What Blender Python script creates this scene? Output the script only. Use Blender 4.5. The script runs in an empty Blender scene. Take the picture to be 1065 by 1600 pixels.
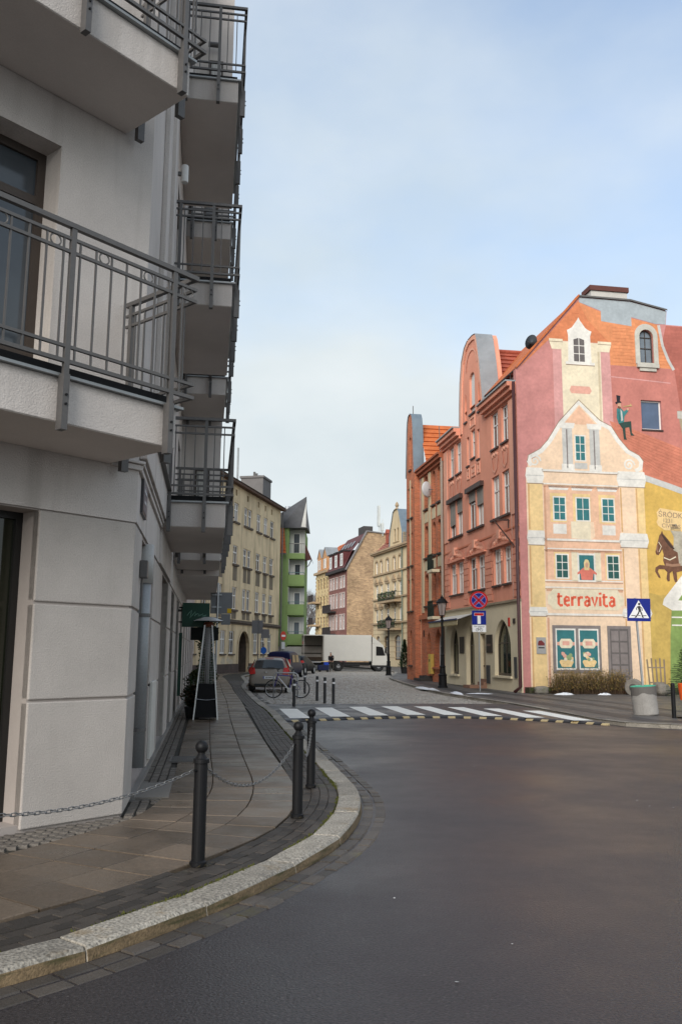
import bpy, bmesh, math, random
from mathutils import Vector, Matrix
from mathutils.geometry import tessellate_polygon
R_ = math.radians
random.seed(7)
scn = bpy.context.scene
COL = scn.collection
# ---------------------------------------------------------------- camera
CAM_H = 1.7; PITCH = R_(9.2); ROLL = R_(0.5); FPX = 1362.0
fw = Vector((0, math.cos(PITCH), math.sin(PITCH))); u0 = Vector((0, -math.sin(PITCH), math.cos(PITCH))); r0 = Vector((1, 0, 0))
rt = r0*math.cos(ROLL)+u0*math.sin(ROLL); up = u0*math.cos(ROLL)-r0*math.sin(ROLL)
cd = bpy.data.cameras.new('camera'); cam = bpy.data.objects.new('camera', cd); COL.objects.link(cam)
cd.sensor_fit = 'VERTICAL'; cd.sensor_height = 36.0; cd.lens = 36.0*FPX/1600.0; cd.clip_end = 2000; cd.clip_start = .05
m = Matrix((rt, up, -fw)).transposed().to_4x4(); m.translation = Vector((0, 0, CAM_H)); cam.matrix_world = m
scn.camera = cam
# ---------------------------------------------------------------- sky, sun, exposure
SUN_EL, SUN_AZ = 27.0, -161.0       # azimuth from +Y clockwise (behind left)
w = bpy.data.worlds.new('World'); scn.world = w; w.use_nodes = True
nt = w.node_tree; nt.nodes.clear()
def N(t, **k):
    n = nt.nodes.new(t)
    for a, b in k.items():
        if a.startswith('i_'): n.inputs[a[2:]].default_value = b
        else: setattr(n, a, b)
    return n
def L(a, b): nt.links.new(a, b)
out = N('ShaderNodeOutputWorld'); bg = N('ShaderNodeBackground'); bg.inputs['Strength'].default_value = .15
sky = N('ShaderNodeTexSky', sky_type='NISHITA', sun_disc=False, sun_elevation=R_(SUN_EL), sun_rotation=R_(SUN_AZ), air_density=1.0, dust_density=1.2, ozone_density=1.0)
tc = N('ShaderNodeTexCoord'); sep = N('ShaderNodeSeparateXYZ'); L(tc.outputs['Generated'], sep.inputs[0])
mr = N('ShaderNodeMapRange'); L(sep.outputs['Z'], mr.inputs[0])
for i, v in zip((1, 2, 3, 4), (0.20, .70, 1.05, .42)): mr.inputs[i].default_value = v
mp = N('ShaderNodeMapping'); L(tc.outputs['Generated'], mp.inputs[0]); mp.inputs['Scale'].default_value = (1, 1, 1.9); mp.inputs['Location'].default_value = (.35, .2, .1)
nz = N('ShaderNodeTexNoise'); nz.inputs['Scale'].default_value = 1.7; nz.inputs['Detail'].default_value = 7; nz.inputs['Roughness'].default_value = .52; L(mp.outputs[0], nz.inputs['Vector'])
ma = N('ShaderNodeMath', operation='MULTIPLY_ADD'); L(nz.outputs['Fac'], ma.inputs[0]); ma.inputs[1].default_value = 1.9; ma.inputs[2].default_value = -.90
ad = N('ShaderNodeMath', operation='ADD', use_clamp=True); L(mr.outputs[0], ad.inputs[0]); L(ma.outputs[0], ad.inputs[1])
mx = N('ShaderNodeMix', data_type='RGBA'); L(ad.outputs[0], mx.inputs[0]); L(sky.outputs[0], mx.inputs[6]); nz2 = N('ShaderNodeTexNoise'); nz2.inputs['Scale'].default_value = 3.2; nz2.inputs['Detail'].default_value = 6; L(mp.outputs[0], nz2.inputs['Vector'])
mr2 = N('ShaderNodeMapRange'); L(nz2.outputs['Fac'], mr2.inputs[0]); mr2.inputs[1].default_value = .34; mr2.inputs[2].default_value = .66
mc = N('ShaderNodeMix', data_type='RGBA'); L(mr2.outputs[0], mc.inputs[0]); mc.inputs[6].default_value = (2.42, 2.74, 2.90, 1); mc.inputs[7].default_value = (3.0, 3.22, 3.30, 1); L(mc.outputs[2], mx.inputs[7])
L(mx.outputs[2], bg.inputs[0]); L(bg.outputs[0], out.inputs[0])
sd = bpy.data.lights.new('sun', 'SUN'); sun = bpy.data.objects.new('sun', sd); COL.objects.link(sun)
sd.energy = 1.75; sd.angle = R_(40); sd.color = (1, .95, .88)
az, el = R_(SUN_AZ), R_(SUN_EL)
sun.rotation_euler = Vector((math.sin(az)*math.cos(el), math.cos(az)*math.cos(el), math.sin(el))).to_track_quat('Z', 'Y').to_euler()
scn.view_settings.view_transform = 'Standard'; scn.view_settings.look = 'None'; scn.view_settings.exposure = 0.9; scn.view_settings.gamma = 1
scn.cycles.max_bounces = 6
# ---------------------------------------------------------------- materials
MT = {}
def M(name, col, rough=.85, var=.14, vs=1.2, fine=.08, fs=45, bump=.12, bs=70, metal=0, spec=.35, rnd=0, tint=None, emit=0, stretch=None, brick=None, streak=None, rvar=0, bdist=.01):
    if name in MT: return MT[name]
    mt = bpy.data.materials.new(name); mt.use_nodes = True; t = mt.node_tree; b = t.nodes['Principled BSDF']
    def nn(ty, **k):
        n = t.nodes.new(ty)
        for a, v in k.items(): setattr(n, a, v)
        return n
    lk = t.links.new
    b.inputs['Roughness'].default_value = rough; b.inputs['Metallic'].default_value = metal; b.inputs['Specular IOR Level'].default_value = spec
    co = nn('ShaderNodeTexCoord').outputs['Object']
    base = None; col4 = (*col, 1)
    c = nn('ShaderNodeRGB'); c.outputs[0].default_value = col4; cur = c.outputs[0]
    if brick:
        bw, bh, mort, mcol = brick
        s = nn('ShaderNodeSeparateXYZ'); lk(co, s.inputs[0]); cb = nn('ShaderNodeCombineXYZ')
        a2 = nn('ShaderNodeMath', operation='ADD'); lk(s.outputs[0], a2.inputs[0]); lk(s.outputs[1], a2.inputs[1])
        lk(a2.outputs[0], cb.inputs[0]); lk(s.outputs[2], cb.inputs[1])
        bt = nn('ShaderNodeTexBrick'); lk(cb.outputs[0], bt.inputs['Vector']); bt.inputs['Scale'].default_value = 1
        bt.inputs['Brick Width'].default_value = bw; bt.inputs['Row Height'].default_value = bh; bt.inputs['Mortar Size'].default_value = mort
        bt.inputs['Color1'].default_value = col4; bt.inputs['Color2'].default_value = (*[x*(.86 if name.startswith('mural') else .62) for x in col], 1); bt.inputs['Mortar'].default_value = (*mcol, 1)
        cur = bt.outputs['Color']
    def modulate(cur, fac_out, lo, hi):
        mrn = nn('ShaderNodeMapRange'); lk(fac_out, mrn.inputs[0]); mrn.inputs[1].default_value = .25; mrn.inputs[2].default_value = .75; mrn.inputs[3].default_value = lo; mrn.inputs[4].default_value = hi
        v = nn('ShaderNodeVectorMath', operation='SCALE'); lk(cur, v.inputs[0]); lk(mrn.outputs[0], v.inputs['Scale']); return v.outputs[0]
    vec = co
    if stretch:
        mp = nn('ShaderNodeMapping'); mp.inputs['Scale'].default_value = stretch; lk(co, mp.inputs[0]); vec = mp.outputs[0]
    n1 = nn('ShaderNodeTexNoise'); n1.inputs['Scale'].default_value = vs; n1.inputs['Detail'].default_value = 6; n1.inputs['Roughness'].default_value = .65; lk(vec, n1.inputs['Vector'])
    if var: cur = modulate(cur, n1.outputs[0], 1-var, 1+var)
    n2 = nn('ShaderNodeTexNoise'); n2.inputs['Scale'].default_value = fs; n2.inputs['Detail'].default_value = 3; lk(co, n2.inputs['Vector'])
    if fine: cur = modulate(cur, n2.outputs[0], 1-fine, 1+fine)
    if streak:                                   # dirt streaks with a shape of their own
        scol, sc, lo_, hi_ = streak
        mp = nn('ShaderNodeMapping'); mp.inputs['Scale'].default_value = sc; lk(co, mp.inputs[0])
        n3 = nn('ShaderNodeTexNoise'); n3.inputs['Scale'].default_value = 1; n3.inputs['Detail'].default_value = 7; n3.inputs['Roughness'].default_value = .6; lk(mp.outputs[0], n3.inputs['Vector'])
        mrn = nn('ShaderNodeMapRange'); lk(n3.outputs[0], mrn.inputs[0]); mrn.inputs[1].default_value = lo_; mrn.inputs[2].default_value = hi_
        mxn = nn('ShaderNodeMix', data_type='RGBA'); lk(mrn.outputs[0], mxn.inputs[0]); lk(cur, mxn.inputs[6]); mxn.inputs[7].default_value = (*scol, 1); cur = mxn.outputs[2]
    if rnd:
        oi = nn('ShaderNodeObjectInfo'); cur = modulate(cur, oi.outputs['Random'], 1-rnd, 1+rnd)
    lk(cur, b.inputs['Base Color'])
    if rvar: 
        mrn = nn('ShaderNodeMapRange'); lk(n1.outputs[0], mrn.inputs[0]); mrn.inputs[1].default_value = .35; mrn.inputs[2].default_value = .65; mrn.inputs[3].default_value = max(.03, rough-rvar); mrn.inputs[4].default_value = min(1, rough+rvar); lk(mrn.outputs[0], b.inputs['Roughness'])
    if bump:
        nb = nn('ShaderNodeTexNoise'); nb.inputs['Scale'].default_value = bs; nb.inputs['Detail'].default_value = 4; lk(co, nb.inputs['Vector'])
        bp = nn('ShaderNodeBump'); bp.inputs['Strength'].default_value = bump; bp.inputs['Distance'].default_value = bdist
        if brick:
            sb = nn('ShaderNodeMath', operation='SUBTRACT'); lk(nb.outputs[0], sb.inputs[0]); lk(bt.outputs['Fac'], sb.inputs[1]); lk(sb.outputs[0], bp.inputs['Height'])
        else: lk(nb.outputs[0], bp.inputs['Height'])
        lk(bp.outputs[0], b.inputs['Normal'])
    if emit: b.inputs['Emission Color'].default_value = col4; b.inputs['Emission Strength'].default_value = emit
    MT[name] = mt; return mt
def glass(name, col=(.02, .024, .028), rough=.06, spec=.6):
    return M(name, col, rough=rough, var=.3, vs=.8, fine=0, bump=.02, bs=1.5, spec=spec, rnd=.5)
# ---------------------------------------------------------------- mesh helpers
class MB:
    def __init__(s): s.v = []; s.f = []
    def add(s, vs, fs):
        o = len(s.v); s.v += [tuple(v) for v in vs]; s.f += [[i+o for i in f] for f in fs]; return s
    def box(s, x0, x1, y0, y1, z0, z1):
        return s.add([(x0,y0,z0),(x1,y0,z0),(x1,y1,z0),(x0,y1,z0),(x0,y0,z1),(x1,y0,z1),(x1,y1,z1),(x0,y1,z1)],
                     [(3,2,1,0),(4,5,6,7),(0,1,5,4),(1,2,6,5),(2,3,7,6),(3,0,4,7)])
    def poly(s, pts, flip=False):
        f = list(range(len(pts)))
        return s.add(pts, [f[::-1] if flip else f])
    def bar(s, p, q, w, h=None, upv=(0,0,1)):
        p = Vector(p); q = Vector(q); d = (q-p).normalized(); u = Vector(upv)
        if abs(d.dot(u)) > .99: u = Vector((0,1,0))
        a = d.cross(u).normalized(); b = a.cross(d); h = h or w; a *= w/2; b *= h/2
        vs = [p-a-b, p+a-b, p+a+b, p-a+b, q-a-b, q+a-b, q+a+b, q-a+b]
        return s.add(vs, [(0,1,2,3),(7,6,5,4),(4,5,1,0),(5,6,2,1),(6,7,3,2),(7,4,0,3)])
    def tube(s, pts, r, n=8, cap=True, closed=False):
        pts = [Vector(p) for p in pts]; k = len(pts); rs = r if isinstance(r, (list, tuple)) else [r]*k
        vs = []; a = None
        for i, p in enumerate(pts):
            if closed: d = pts[(i+1) % k]-pts[i-1]
            else: d = pts[min(i+1, k-1)]-pts[max(i-1, 0)]
            d.normalize()
            if a is None:
                a = d.orthogonal().normalized()
            else:
                a = (a-d*a.dot(d)); a = a.normalized() if a.length > 1e-6 else d.orthogonal().normalized()
            b = d.cross(a)
            for j in range(n):
                t = 2*math.pi*j/n; vs.append(p+(a*math.cos(t)+b*math.sin(t))*rs[i])
        fs = []
        for i in range(k if closed else k-1):
            for j in range(n):
                i2 = (i+1) % k
                fs.append((i*n+j, i*n+(j+1) % n, i2*n+(j+1) % n, i2*n+j))
        if cap and not closed: fs += [tuple(range(n))[::-1], tuple(range((k-1)*n, k*n))]
        return s.add(vs, fs)
    def lathe(s, prof, n=16, c=(0,0,0), ax='z'):
        vs = []; fs = []
        for r, z in prof:
            for j in range(n):
                t = 2*math.pi*j/n; x, y = r*math.cos(t), r*math.sin(t)
                vs.append((c[0]+x, c[1]+y, c[2]+z) if ax == 'z' else ((c[0]+z, c[1]+x, c[2]+y) if ax == 'x' else (c[0]+y, c[1]+z, c[2]+x)))
        k = len(prof)
        for i in range(k-1):
            for j in range(n): fs.append((i*n+j, i*n+(j+1) % n, (i+1)*n+(j+1) % n, (i+1)*n+j))
        fs += [tuple(range(n))[::-1], tuple(range((k-1)*n, k*n))]
        return s.add(vs, fs)
    def sheet(s, outer, holes=(), y=0, mapf=None):
        """planar polygon in x,z with holes, facing -y"""
        mapf = mapf or (lambda x, z: (x, y, z))
        loops = [[Vector((p[0], p[1], 0)) for p in l] for l in [outer]+list(holes)]
        tri = tessellate_polygon(loops); flat = [v for l in loops for v in l]; o = len(s.v)
        s.v += [tuple(mapf(v.x, v.y)) for v in flat]
        for t in tri:
            a, b, c = (flat[i] for i in t)
            ccw = (b-a).cross(c-a).z > 0
            s.f.append([i+o for i in (t if ccw else t[::-1])])
        return s
    def rim(s, loop, y0, y1, inward=False):
        n = len(loop); o = len(s.v)
        s.v += [(p[0], y0, p[1]) for p in loop]+[(p[0], y1, p[1]) for p in loop]
        area = sum(loop[i][0]*loop[(i+1) % n][1]-loop[(i+1) % n][0]*loop[i][1] for i in range(n))
        for i in range(n):
            j = (i+1) % n; f = [o+i, o+n+i, o+n+j, o+j]
            if (area > 0) == inward: f = f[::-1]
            s.f.append(f)
        return s
    def slab(s, outer, y0, y1, holes=()):
        """prism of an x,z polygon between y0 (front) and y1 with through holes"""
        s.sheet(outer, holes, y0)
        o = len(s.f); s.sheet(outer, holes, y1)
        for i in range(o, len(s.f)): s.f[i] = s.f[i][::-1]
        s.rim(outer, y0, y1)
        for h in holes: s.rim(h, y0, y1, True)
        return s
    def mesh(s, name):
        me = bpy.data.meshes.new(name); me.from_pydata(s.v, [], s.f); me.update(); return me
    def build(s, name, mat, parent=None, smooth=False, loc=None, rot=None, bevel=0, kind=None, sub=0):
        return link(name, s.mesh(name), mat, parent, smooth, loc, rot, bevel, kind, sub)
def link(name, me, mat, parent=None, smooth=False, loc=None, rot=None, bevel=0, kind=None, sub=0):
    if mat is not None and not me.materials: me.materials.append(mat)
    if smooth:
        for p in me.polygons: p.use_smooth = True
    o = bpy.data.objects.new(name, me); COL.objects.link(o)
    if parent: o.parent = parent
    if loc is not None: o.location = loc
    if rot is not None: o.rotation_euler = rot
    if bevel:
        b = o.modifiers.new('bevel', 'BEVEL'); b.width = bevel; b.segments = 2; b.limit_method = 'ANGLE'
    if sub:
        b = o.modifiers.new('sub', 'SUBSURF'); b.levels = b.render_levels = sub
    if kind: o['kind'] = kind
    return o
def tag(o, label, cat, group=None):
    o['label'] = label; o['category'] = cat
    if group: o['group'] = group
    return o
def thing(name, label, cat, loc=(0,0,0), rz=0, group=None):
    o = bpy.data.objects.new(name, None); COL.objects.link(o); o.location = loc; o.rotation_euler = (0, 0, rz); o.empty_display_size = .2
    return tag(o, label, cat, group)
def copy_tree(o, parent=None):
    c = o.copy(); COL.objects.link(c); c.parent = parent
    for ch in o.children: copy_tree(ch, c)
    return c
def rect(x0, x1, z0, z1): return [(x0,z0),(x1,z0),(x1,z1),(x0,z1)]
def arch(x0, x1, z0, z1, h=None, kind='round', n=10):
    h = h if h is not None else (x1-x0)/2; c = (x0+x1)/2; r = (x1-x0)/2; p = [(x0,z0),(x1,z0)]
    if kind == 'round':
        for i in range(n+1):
            t = math.pi*i/n; p.append((c+r*math.cos(t), z1-h+h*math.sin(t)))
    else:                                          # pointed
        for i in range(n+1):
            k = i/n; p.append((x1-(x1-c)*(1-math.cos(k*math.pi/2.4))/(1-math.cos(math.pi/2.4)), z1-h+h*math.sin(k*math.pi/2.4)/math.sin(math.pi/2.4)))
        for i in range(n-1, -1, -1):
            k = i/n; p.append((x0+(c-x0)*(1-math.cos(k*math.pi/2.4))/(1-math.cos(math.pi/2.4)), z1-h+h*math.sin(k*math.pi/2.4)/math.sin(math.pi/2.4)))
    return p
def wall(name, outer, holes, mat, parent, y0=0, depth=.25, thick=.3, kind=None):
    b = MB(); b.sheet(outer, holes, y0)
    for h in holes: b.rim(h, y0, y0+depth, True)
    b.rim(outer, y0, y0+thick)
    return b.build(name, mat, parent, kind=kind)
WC = {}
def window(parent, x0, x1, z0, z1, y, fmat, gmat, ah=0, akind='round', fwid=.07, mull=1, trans=(.68,), name='window', fd=.06, bars=.05, pd=.035):
    """frame with mullions and transoms (one part) and its pane (sub-part)"""
    w, h = round(x1-x0, 3), round(z1-z0, 3); key = (w, h, ah, akind, fwid, mull, trans, fmat.name, gmat.name, fd, bars)
    if key not in WC:
        f = MB(); o = arch(0, w, 0, h, ah, akind) if ah else rect(0, w, 0, h)
        i_ = arch(fwid, w-fwid, fwid, h-fwid, max(ah-fwid*.5, .02), akind) if ah else rect(fwid, w-fwid, fwid, h-fwid)
        f.slab(o, 0, fd, [i_])
        for k in range(mull):
            c = w*(k+1)/(mull+1); f.box(c-bars/2, c+bars/2, .004, fd-.004, fwid*.9, h-fwid*.9)
        for tr in trans: f.box(fwid*.9, w-fwid*.9, -.004, fd-.008, h*tr-bars*.5, h*tr+bars*.5)
        p = MB(); p.sheet([(a, c) for a, c in o], (), pd)
        WC[key] = (f.mesh(name), p.mesh('pane'))
    fm, pm = WC[key]
    o = link(name, fm, fmat, parent, loc=(x0, y, z0)); pn = link('pane', pm, gmat, o)
    if gmat.name == 'window_glass' and random.random() < .5:
        pn.material_slots[0].link = 'OBJECT'; pn.material_slots[0].material = M('curtained_glass', (.30,.29,.265), rough=.14, var=.45, vs=3, fine=.1, fs=12, bump=0, spec=.6, rnd=.5, stretch=(6,6,.5))
    return o
def facade(name, label, cat, x, y, a, rev=False, z=0, group=None):
    """root empty; local x runs left to right seen from the street, -y is outward. a = heading of the facade in degrees from +Y to the right"""
    return thing(name, label, cat, (x, y, z), R_(270-a) if rev else R_(90-a), group)
def text_mesh(s, size, ext=.004, bold=0):
    cu = bpy.data.curves.new('t', 'FONT'); cu.body = s; cu.size = size; cu.extrude = ext; cu.offset = bold; cu.align_x = 'CENTER'; cu.align_y = 'CENTER'
    o = bpy.data.objects.new('t', cu); COL.objects.link(o); bpy.context.view_layer.update()
    me = bpy.data.meshes.new_from_object(o.evaluated_get(bpy.context.evaluated_depsgraph_get())); bpy.data.objects.remove(o); me.materials.clear(); return me
def ribbon(b, pts, wd, y, th=.004):
    """flat painted stroke in x,z with thickness th towards -y"""
    n = len(pts); Lp = []; Rp = []; ws = wd if isinstance(wd, (list, tuple)) else [wd]*n
    for i in range(n):
        a = pts[max(i-1, 0)]; c = pts[min(i+1, n-1)]; dx, dz = c[0]-a[0], c[1]-a[1]; l = math.hypot(dx, dz) or 1
        Lp.append((pts[i][0]-dz/l*ws[i]/2, pts[i][1]+dx/l*ws[i]/2)); Rp.append((pts[i][0]+dz/l*ws[i]/2, pts[i][1]-dx/l*ws[i]/2))
    for i in range(n-1):
        q = [Rp[i], Rp[i+1], Lp[i+1], Lp[i]]
        b.poly([(p[0], y-th, p[1]) for p in q])
    return b
def catmull(pts, step=.05):
    P = [Vector(p) for p in pts]; P = [P[0]*2-P[1]]+P+[P[-1]*2-P[-2]]; o = []
    for i in range(1, len(P)-2):
        n = max(2, int((P[i+1]-P[i]).length/step))
        for k in range(n):
            t = k/n; a, b, c, d = P[i-1:i+3]
            o.append(.5*((2*b)+(c-a)*t+(2*a-5*b+4*c-d)*t*t+(3*b-a-3*c+d)*t**3))
    o.append(P[-2]); return o
class Path:
    def __init__(s, pts, step=.1):
        s.p = catmull([(a, b, 0) for a, b in pts], step); s.s = [0]
        for i in range(1, len(s.p)): s.s.append(s.s[-1]+(s.p[i]-s.p[i-1]).length)
        s.len = s.s[-1]
    def at(s, t, off=0):
        """point at arc length t, offset to the left by off"""
        import bisect
        t = min(max(t, 0), s.len-1e-6); i = min(bisect.bisect_right(s.s, t)-1, len(s.p)-2); k = (t-s.s[i])/max(1e-9, s.s[i+1]-s.s[i])
        p = s.p[i].lerp(s.p[i+1], k)
        a = s.p[min(i+3, len(s.p)-1)]-s.p[max(i-2, 0)]; a.normalize()
        return Vector((p.x-a.y*off, p.y+a.x*off, 0))
    def side(s, x, y):
        """signed distance to path, left positive (coarse)"""
        q = Vector((x, y, 0)); best = 1e9; bi = 0
        for i in range(0, len(s.p), 4):
            d = (s.p[i]-q).length_squared
            if d < best: best = d; bi = i
        a = s.p[min(bi+2, len(s.p)-1)]-s.p[max(bi-2, 0)]; a.normalize(); v = q-s.p[bi]
        return a.x*v.y-a.y*v.x
# ================================================================ material palette
PLASTER = M('grey_plaster', (.54,.495,.46), var=.15, vs=.7, fine=.11, fs=70, bump=.7, bs=75, streak=((.34,.305,.275), (2.2,2.2,.16), .52, .84))
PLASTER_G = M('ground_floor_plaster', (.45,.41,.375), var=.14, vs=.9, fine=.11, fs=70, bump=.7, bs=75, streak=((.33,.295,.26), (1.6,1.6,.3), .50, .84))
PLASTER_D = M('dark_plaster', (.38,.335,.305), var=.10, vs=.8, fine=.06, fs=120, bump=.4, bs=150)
SOFFIT = M('soffit_bounce_plaster', (.66,.60,.555), var=.10, vs=.8, fine=.06, fs=90, bump=.35, bs=120)  # wall plaster made paler: ground bounce on undersides put into the colour
RAIL = M('grey_painted_steel', (.088,.083,.080), rough=.45, var=.12, fine=.1, fs=30, bump=.04, spec=.5)
BLACK = M('black_painted_iron', (.008,.008,.009), rough=.5, var=.3, fine=.2, fs=60, bump=.15, bs=90, spec=.22)
ZINC = M('zinc_sheet', (.30,.315,.32), rough=.45, var=.2, vs=1.3, fine=.06, bump=.05, metal=.35, spec=.5)
ZINC_D = M('dark_zinc_flashing', (.12,.115,.11), rough=.5, var=.2, fine=.1, bump=.05)
GLS = glass('window_glass'); GLSD = glass('dark_shop_glass', (.022,.026,.012), .05)
GLSB = glass('bluish_window_glass', (.10,.12,.14), .08)
WHT = M('white_window_paint', (.74,.73,.70), rough=.5, var=.06, fine=.04, bump=.03)
BRN = M('brown_window_frame', (.055,.042,.034), rough=.4, var=.15, fine=.1, bump=.05)
GALV = M('galvanised_steel', (.38,.39,.40), rough=.42, var=.15, fine=.08, bump=.03, metal=.6)
ASPH = M('wet_asphalt', (.027,.022,.0225), rough=.43, var=.26, vs=.30, fine=.75, fs=55, bump=.5, bs=62, spec=.5, rvar=.12, bdist=.010, streak=((.10,.088,.084), (42,42,42), .60, .72))
SLAB = M('wet_concrete_slab', (.118,.088,.062), rough=.44, var=.38, vs=1.1, fine=.22, fs=45, bump=.4, bs=80, rnd=.20, rvar=.2, spec=.4, streak=((.045,.032,.016), (.8,.8,1), .56, .80))
SETT = M('dark_concrete_sett', (.046,.038,.031), rough=.6, var=.25, vs=2, fine=.3, fs=140, bump=.5, bs=180, rnd=.28, streak=((.06,.065,.025), (1.4,1.4,1.4), .62, .8))
GRAN = M('granite_kerb', (.27,.245,.205), rough=.7, var=.28, vs=3.5, fine=.7, fs=55, bump=.8, bs=60, rnd=.14, streak=((.20,.13,.05), (3,3,14), .60, .82))
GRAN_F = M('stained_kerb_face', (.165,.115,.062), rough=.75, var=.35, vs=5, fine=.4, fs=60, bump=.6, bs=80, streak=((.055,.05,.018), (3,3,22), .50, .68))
GUT = M('gutter_sett', (.066,.056,.047), rough=.5, var=.3, vs=2.5, fine=.2, fs=90, bump=.5, bs=100, rnd=.25, streak=((.10,.09,.03), (2,2,2), .58, .8))
COBB = M('worn_cobblestone', (.31,.285,.25), rough=.45, var=.32, vs=2.2, fine=.25, fs=12, bump=.4, bs=60, rvar=.2)
JOINT = M('dark_joint_grit', (.042,.037,.028), rough=.8, var=.3, fine=.3, bump=.5, bs=90)
PAVR = M('asphalt_pavement', (.105,.097,.09), rough=.55, var=.2, vs=.6, fine=.25, fs=60, bump=.35, bs=120, rvar=.2)
PAVD = M('dark_paver_band', (.05,.047,.046), rough=.55, var=.25, fine=.2, fs=40, bump=.4, bs=80)
RPAINT = M('worn_white_road_paint', (.80,.785,.73), rough=.9, spec=.12, var=.08, vs=2, fine=.10, fs=50, bump=.25, bs=90, streak=((.28,.26,.24), (1.5,.7,1), .64, .82))
YPAINT = M('yellow_rubber', (.46,.36,.19), rough=.6, var=.2, vs=3)
SOIL = M('mossy_soil', (.055,.052,.028), rough=.95, var=.4, vs=3, fine=.3, bump=.8, bs=25, bdist=.03)
SNOW = M('dirty_snow', (.78,.80,.83), rough=.6, var=.08, vs=5, fine=.05, bump=.5, bs=12, bdist=.03)
# ================================================================ ground, road, kerbs, pavements
HS = 1.025; PZ = .08
def sheet_xy(name, pts, z, mat, kind='structure', parent=None):
    b = MB(); b.sheet([(p[0], p[1]) for p in pts], (), 0, mapf=lambda x, y: (x, y, z)); o = b.build(name, mat, parent)
    if kind: o['kind'] = kind
    return o
sheet_xy('ground', [(-500,-120),(500,-120),(500,700),(-500,700)], -.05, M('far_ground', (.09,.085,.08), var=.3, vs=.05))
KP = Path([(-9,-3.6),(-6,-.2),(-3.3,2.95),(-1.71,4.76),(-1.31,5.25),(-1.0,5.74),(-.62,6.45),(-.24,7.35),(.04,8.21),(.21,9.2),(.27,10.15),(.24,11.1),(.10,12.2),(-.18,14.21),(-.58,16.79),(-1.19,21.1),(-1.80,25.4),(-2.46,29.2),(-3.82,38.2),(-4.54,43.7),(-5.07,50),(-6.0,57),(-6.6,63),(-6.0,69),(-4.6,76),(-3.0,84),(-1,94)])
RK = Path([(40,14.5),(20,18.2),(12,20.1),(8.9,20.75),(7.5,21.35),(6.74,22.2),(6.33,25.2),(5.7,29.8),(5.2,32.3),(4.72,35.0),(4.16,38.6),(3.68,46.4),(3.42,53.5),(3.4,61),(4.2,70),(4.9,82),(3.6,97),(.8,110),(-2.5,124),(-8,145)])
sheet_xy('road', [(-40,-40),(60,-40),(60,29.6),(-8,29.6),(-8,12),(-40,12)], 0, ASPH)
left_edge = [KP.at(s, .12) for s in [i*.5 for i in range(int(KP.len/.5)+1)]]
pave_l = sheet_xy('pavement_left', [(p.x, p.y) for p in left_edge]+[(-60,110),(-60,-3)], PZ-.03, JOINT)
# kerb stones, gutter
def strip_stone(path, s0, s1, o0, o1, z0, z1, batter=0, top_in=.012):
    b = MB(); n = max(1, int((s1-s0)/.25)); ring = []
    rz = random.uniform(-.006, .006)
    for i in range(n+1):
        t = s0+(s1-s0)*i/n; e = .008 if i in (0, n) else 0
        a = path.at(t, o0); a2 = path.at(t, o0+batter); a3 = path.at(t, o0+batter+.02); c = path.at(t, o1)
        ring.append([(a.x,a.y,z0),(a2.x,a2.y,z1-.022+rz-e),(a3.x,a3.y,z1+rz-e),(c.x,c.y,z1+rz-e),(c.x,c.y,z0)])
    vs = [p for r in ring for p in r]; fs = []
    for i in range(n):
        for j in range(4): fs.append((i*5+j, (i+1)*5+j, (i+1)*5+j+1, i*5+j+1))
    fs += [(0,1,2,3,4), tuple(n*5+k for k in (4,3,2,1,0))]
    b.add(vs, fs); return b
s = 2.0; kerb_l = None
kl = bpy.data.objects.new('kerb_left', None); COL.objects.link(kl); kl['kind'] = 'structure'
rnd = random.Random(3)
while s < 75:
    ln = rnd.uniform(.95, 1.25) if s < 40 else 2.0
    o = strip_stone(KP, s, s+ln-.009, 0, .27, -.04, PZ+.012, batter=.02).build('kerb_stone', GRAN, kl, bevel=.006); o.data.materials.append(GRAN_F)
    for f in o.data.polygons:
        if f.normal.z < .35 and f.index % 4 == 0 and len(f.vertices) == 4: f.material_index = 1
    s += ln
mo = MB(); rm = random.Random(5)
for i in range(5200):
    t_ = 8+rm.random()**1.3*26; q = KP.at(t_, .275+rm.gauss(0,.012)); hh = rm.uniform(.004,.018); a = rm.uniform(0,6.28); wv = rm.uniform(.006,.016)
    if math.sin(t_*2.1)+math.sin(t_*5.3) < rm.uniform(-1.2,1.2): continue
    mo.add([(q.x+wv*math.cos(a),q.y+wv*math.sin(a),PZ-.004),(q.x-wv*math.cos(a),q.y-wv*math.sin(a),PZ-.004),(q.x+rm.uniform(-.006,.006),q.y,PZ+.004+hh)],[(0,1,2)])
o = mo.build('kerb_moss', M('green_moss',(.07,.075,.015),rough=.95,var=.3,vs=9), kl, kind='stuff')
s = 8.0; gl = bpy.data.objects.new('gutter_left', None); COL.objects.link(gl); gl['kind'] = 'structure'
rest = MB(); cnt = 0
while s < 52:
    for o0, o1 in ((-.135, -.012), (-.265, -.145)):
        st = rnd.uniform(0, .02); ln = rnd.uniform(.15, .24)
        b = strip_stone(KP, s+st, s+.215, o0, o1, -.04, .016+rnd.uniform(-.003,.005), .005)
        if cnt < 260: b.build('gutter_stone', GUT, gl); cnt += 1
        else: rest.add(b.v, b.f)
    s += .225
rest.build('gutter_stones', GUT, gl, kind='stuff')
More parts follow.
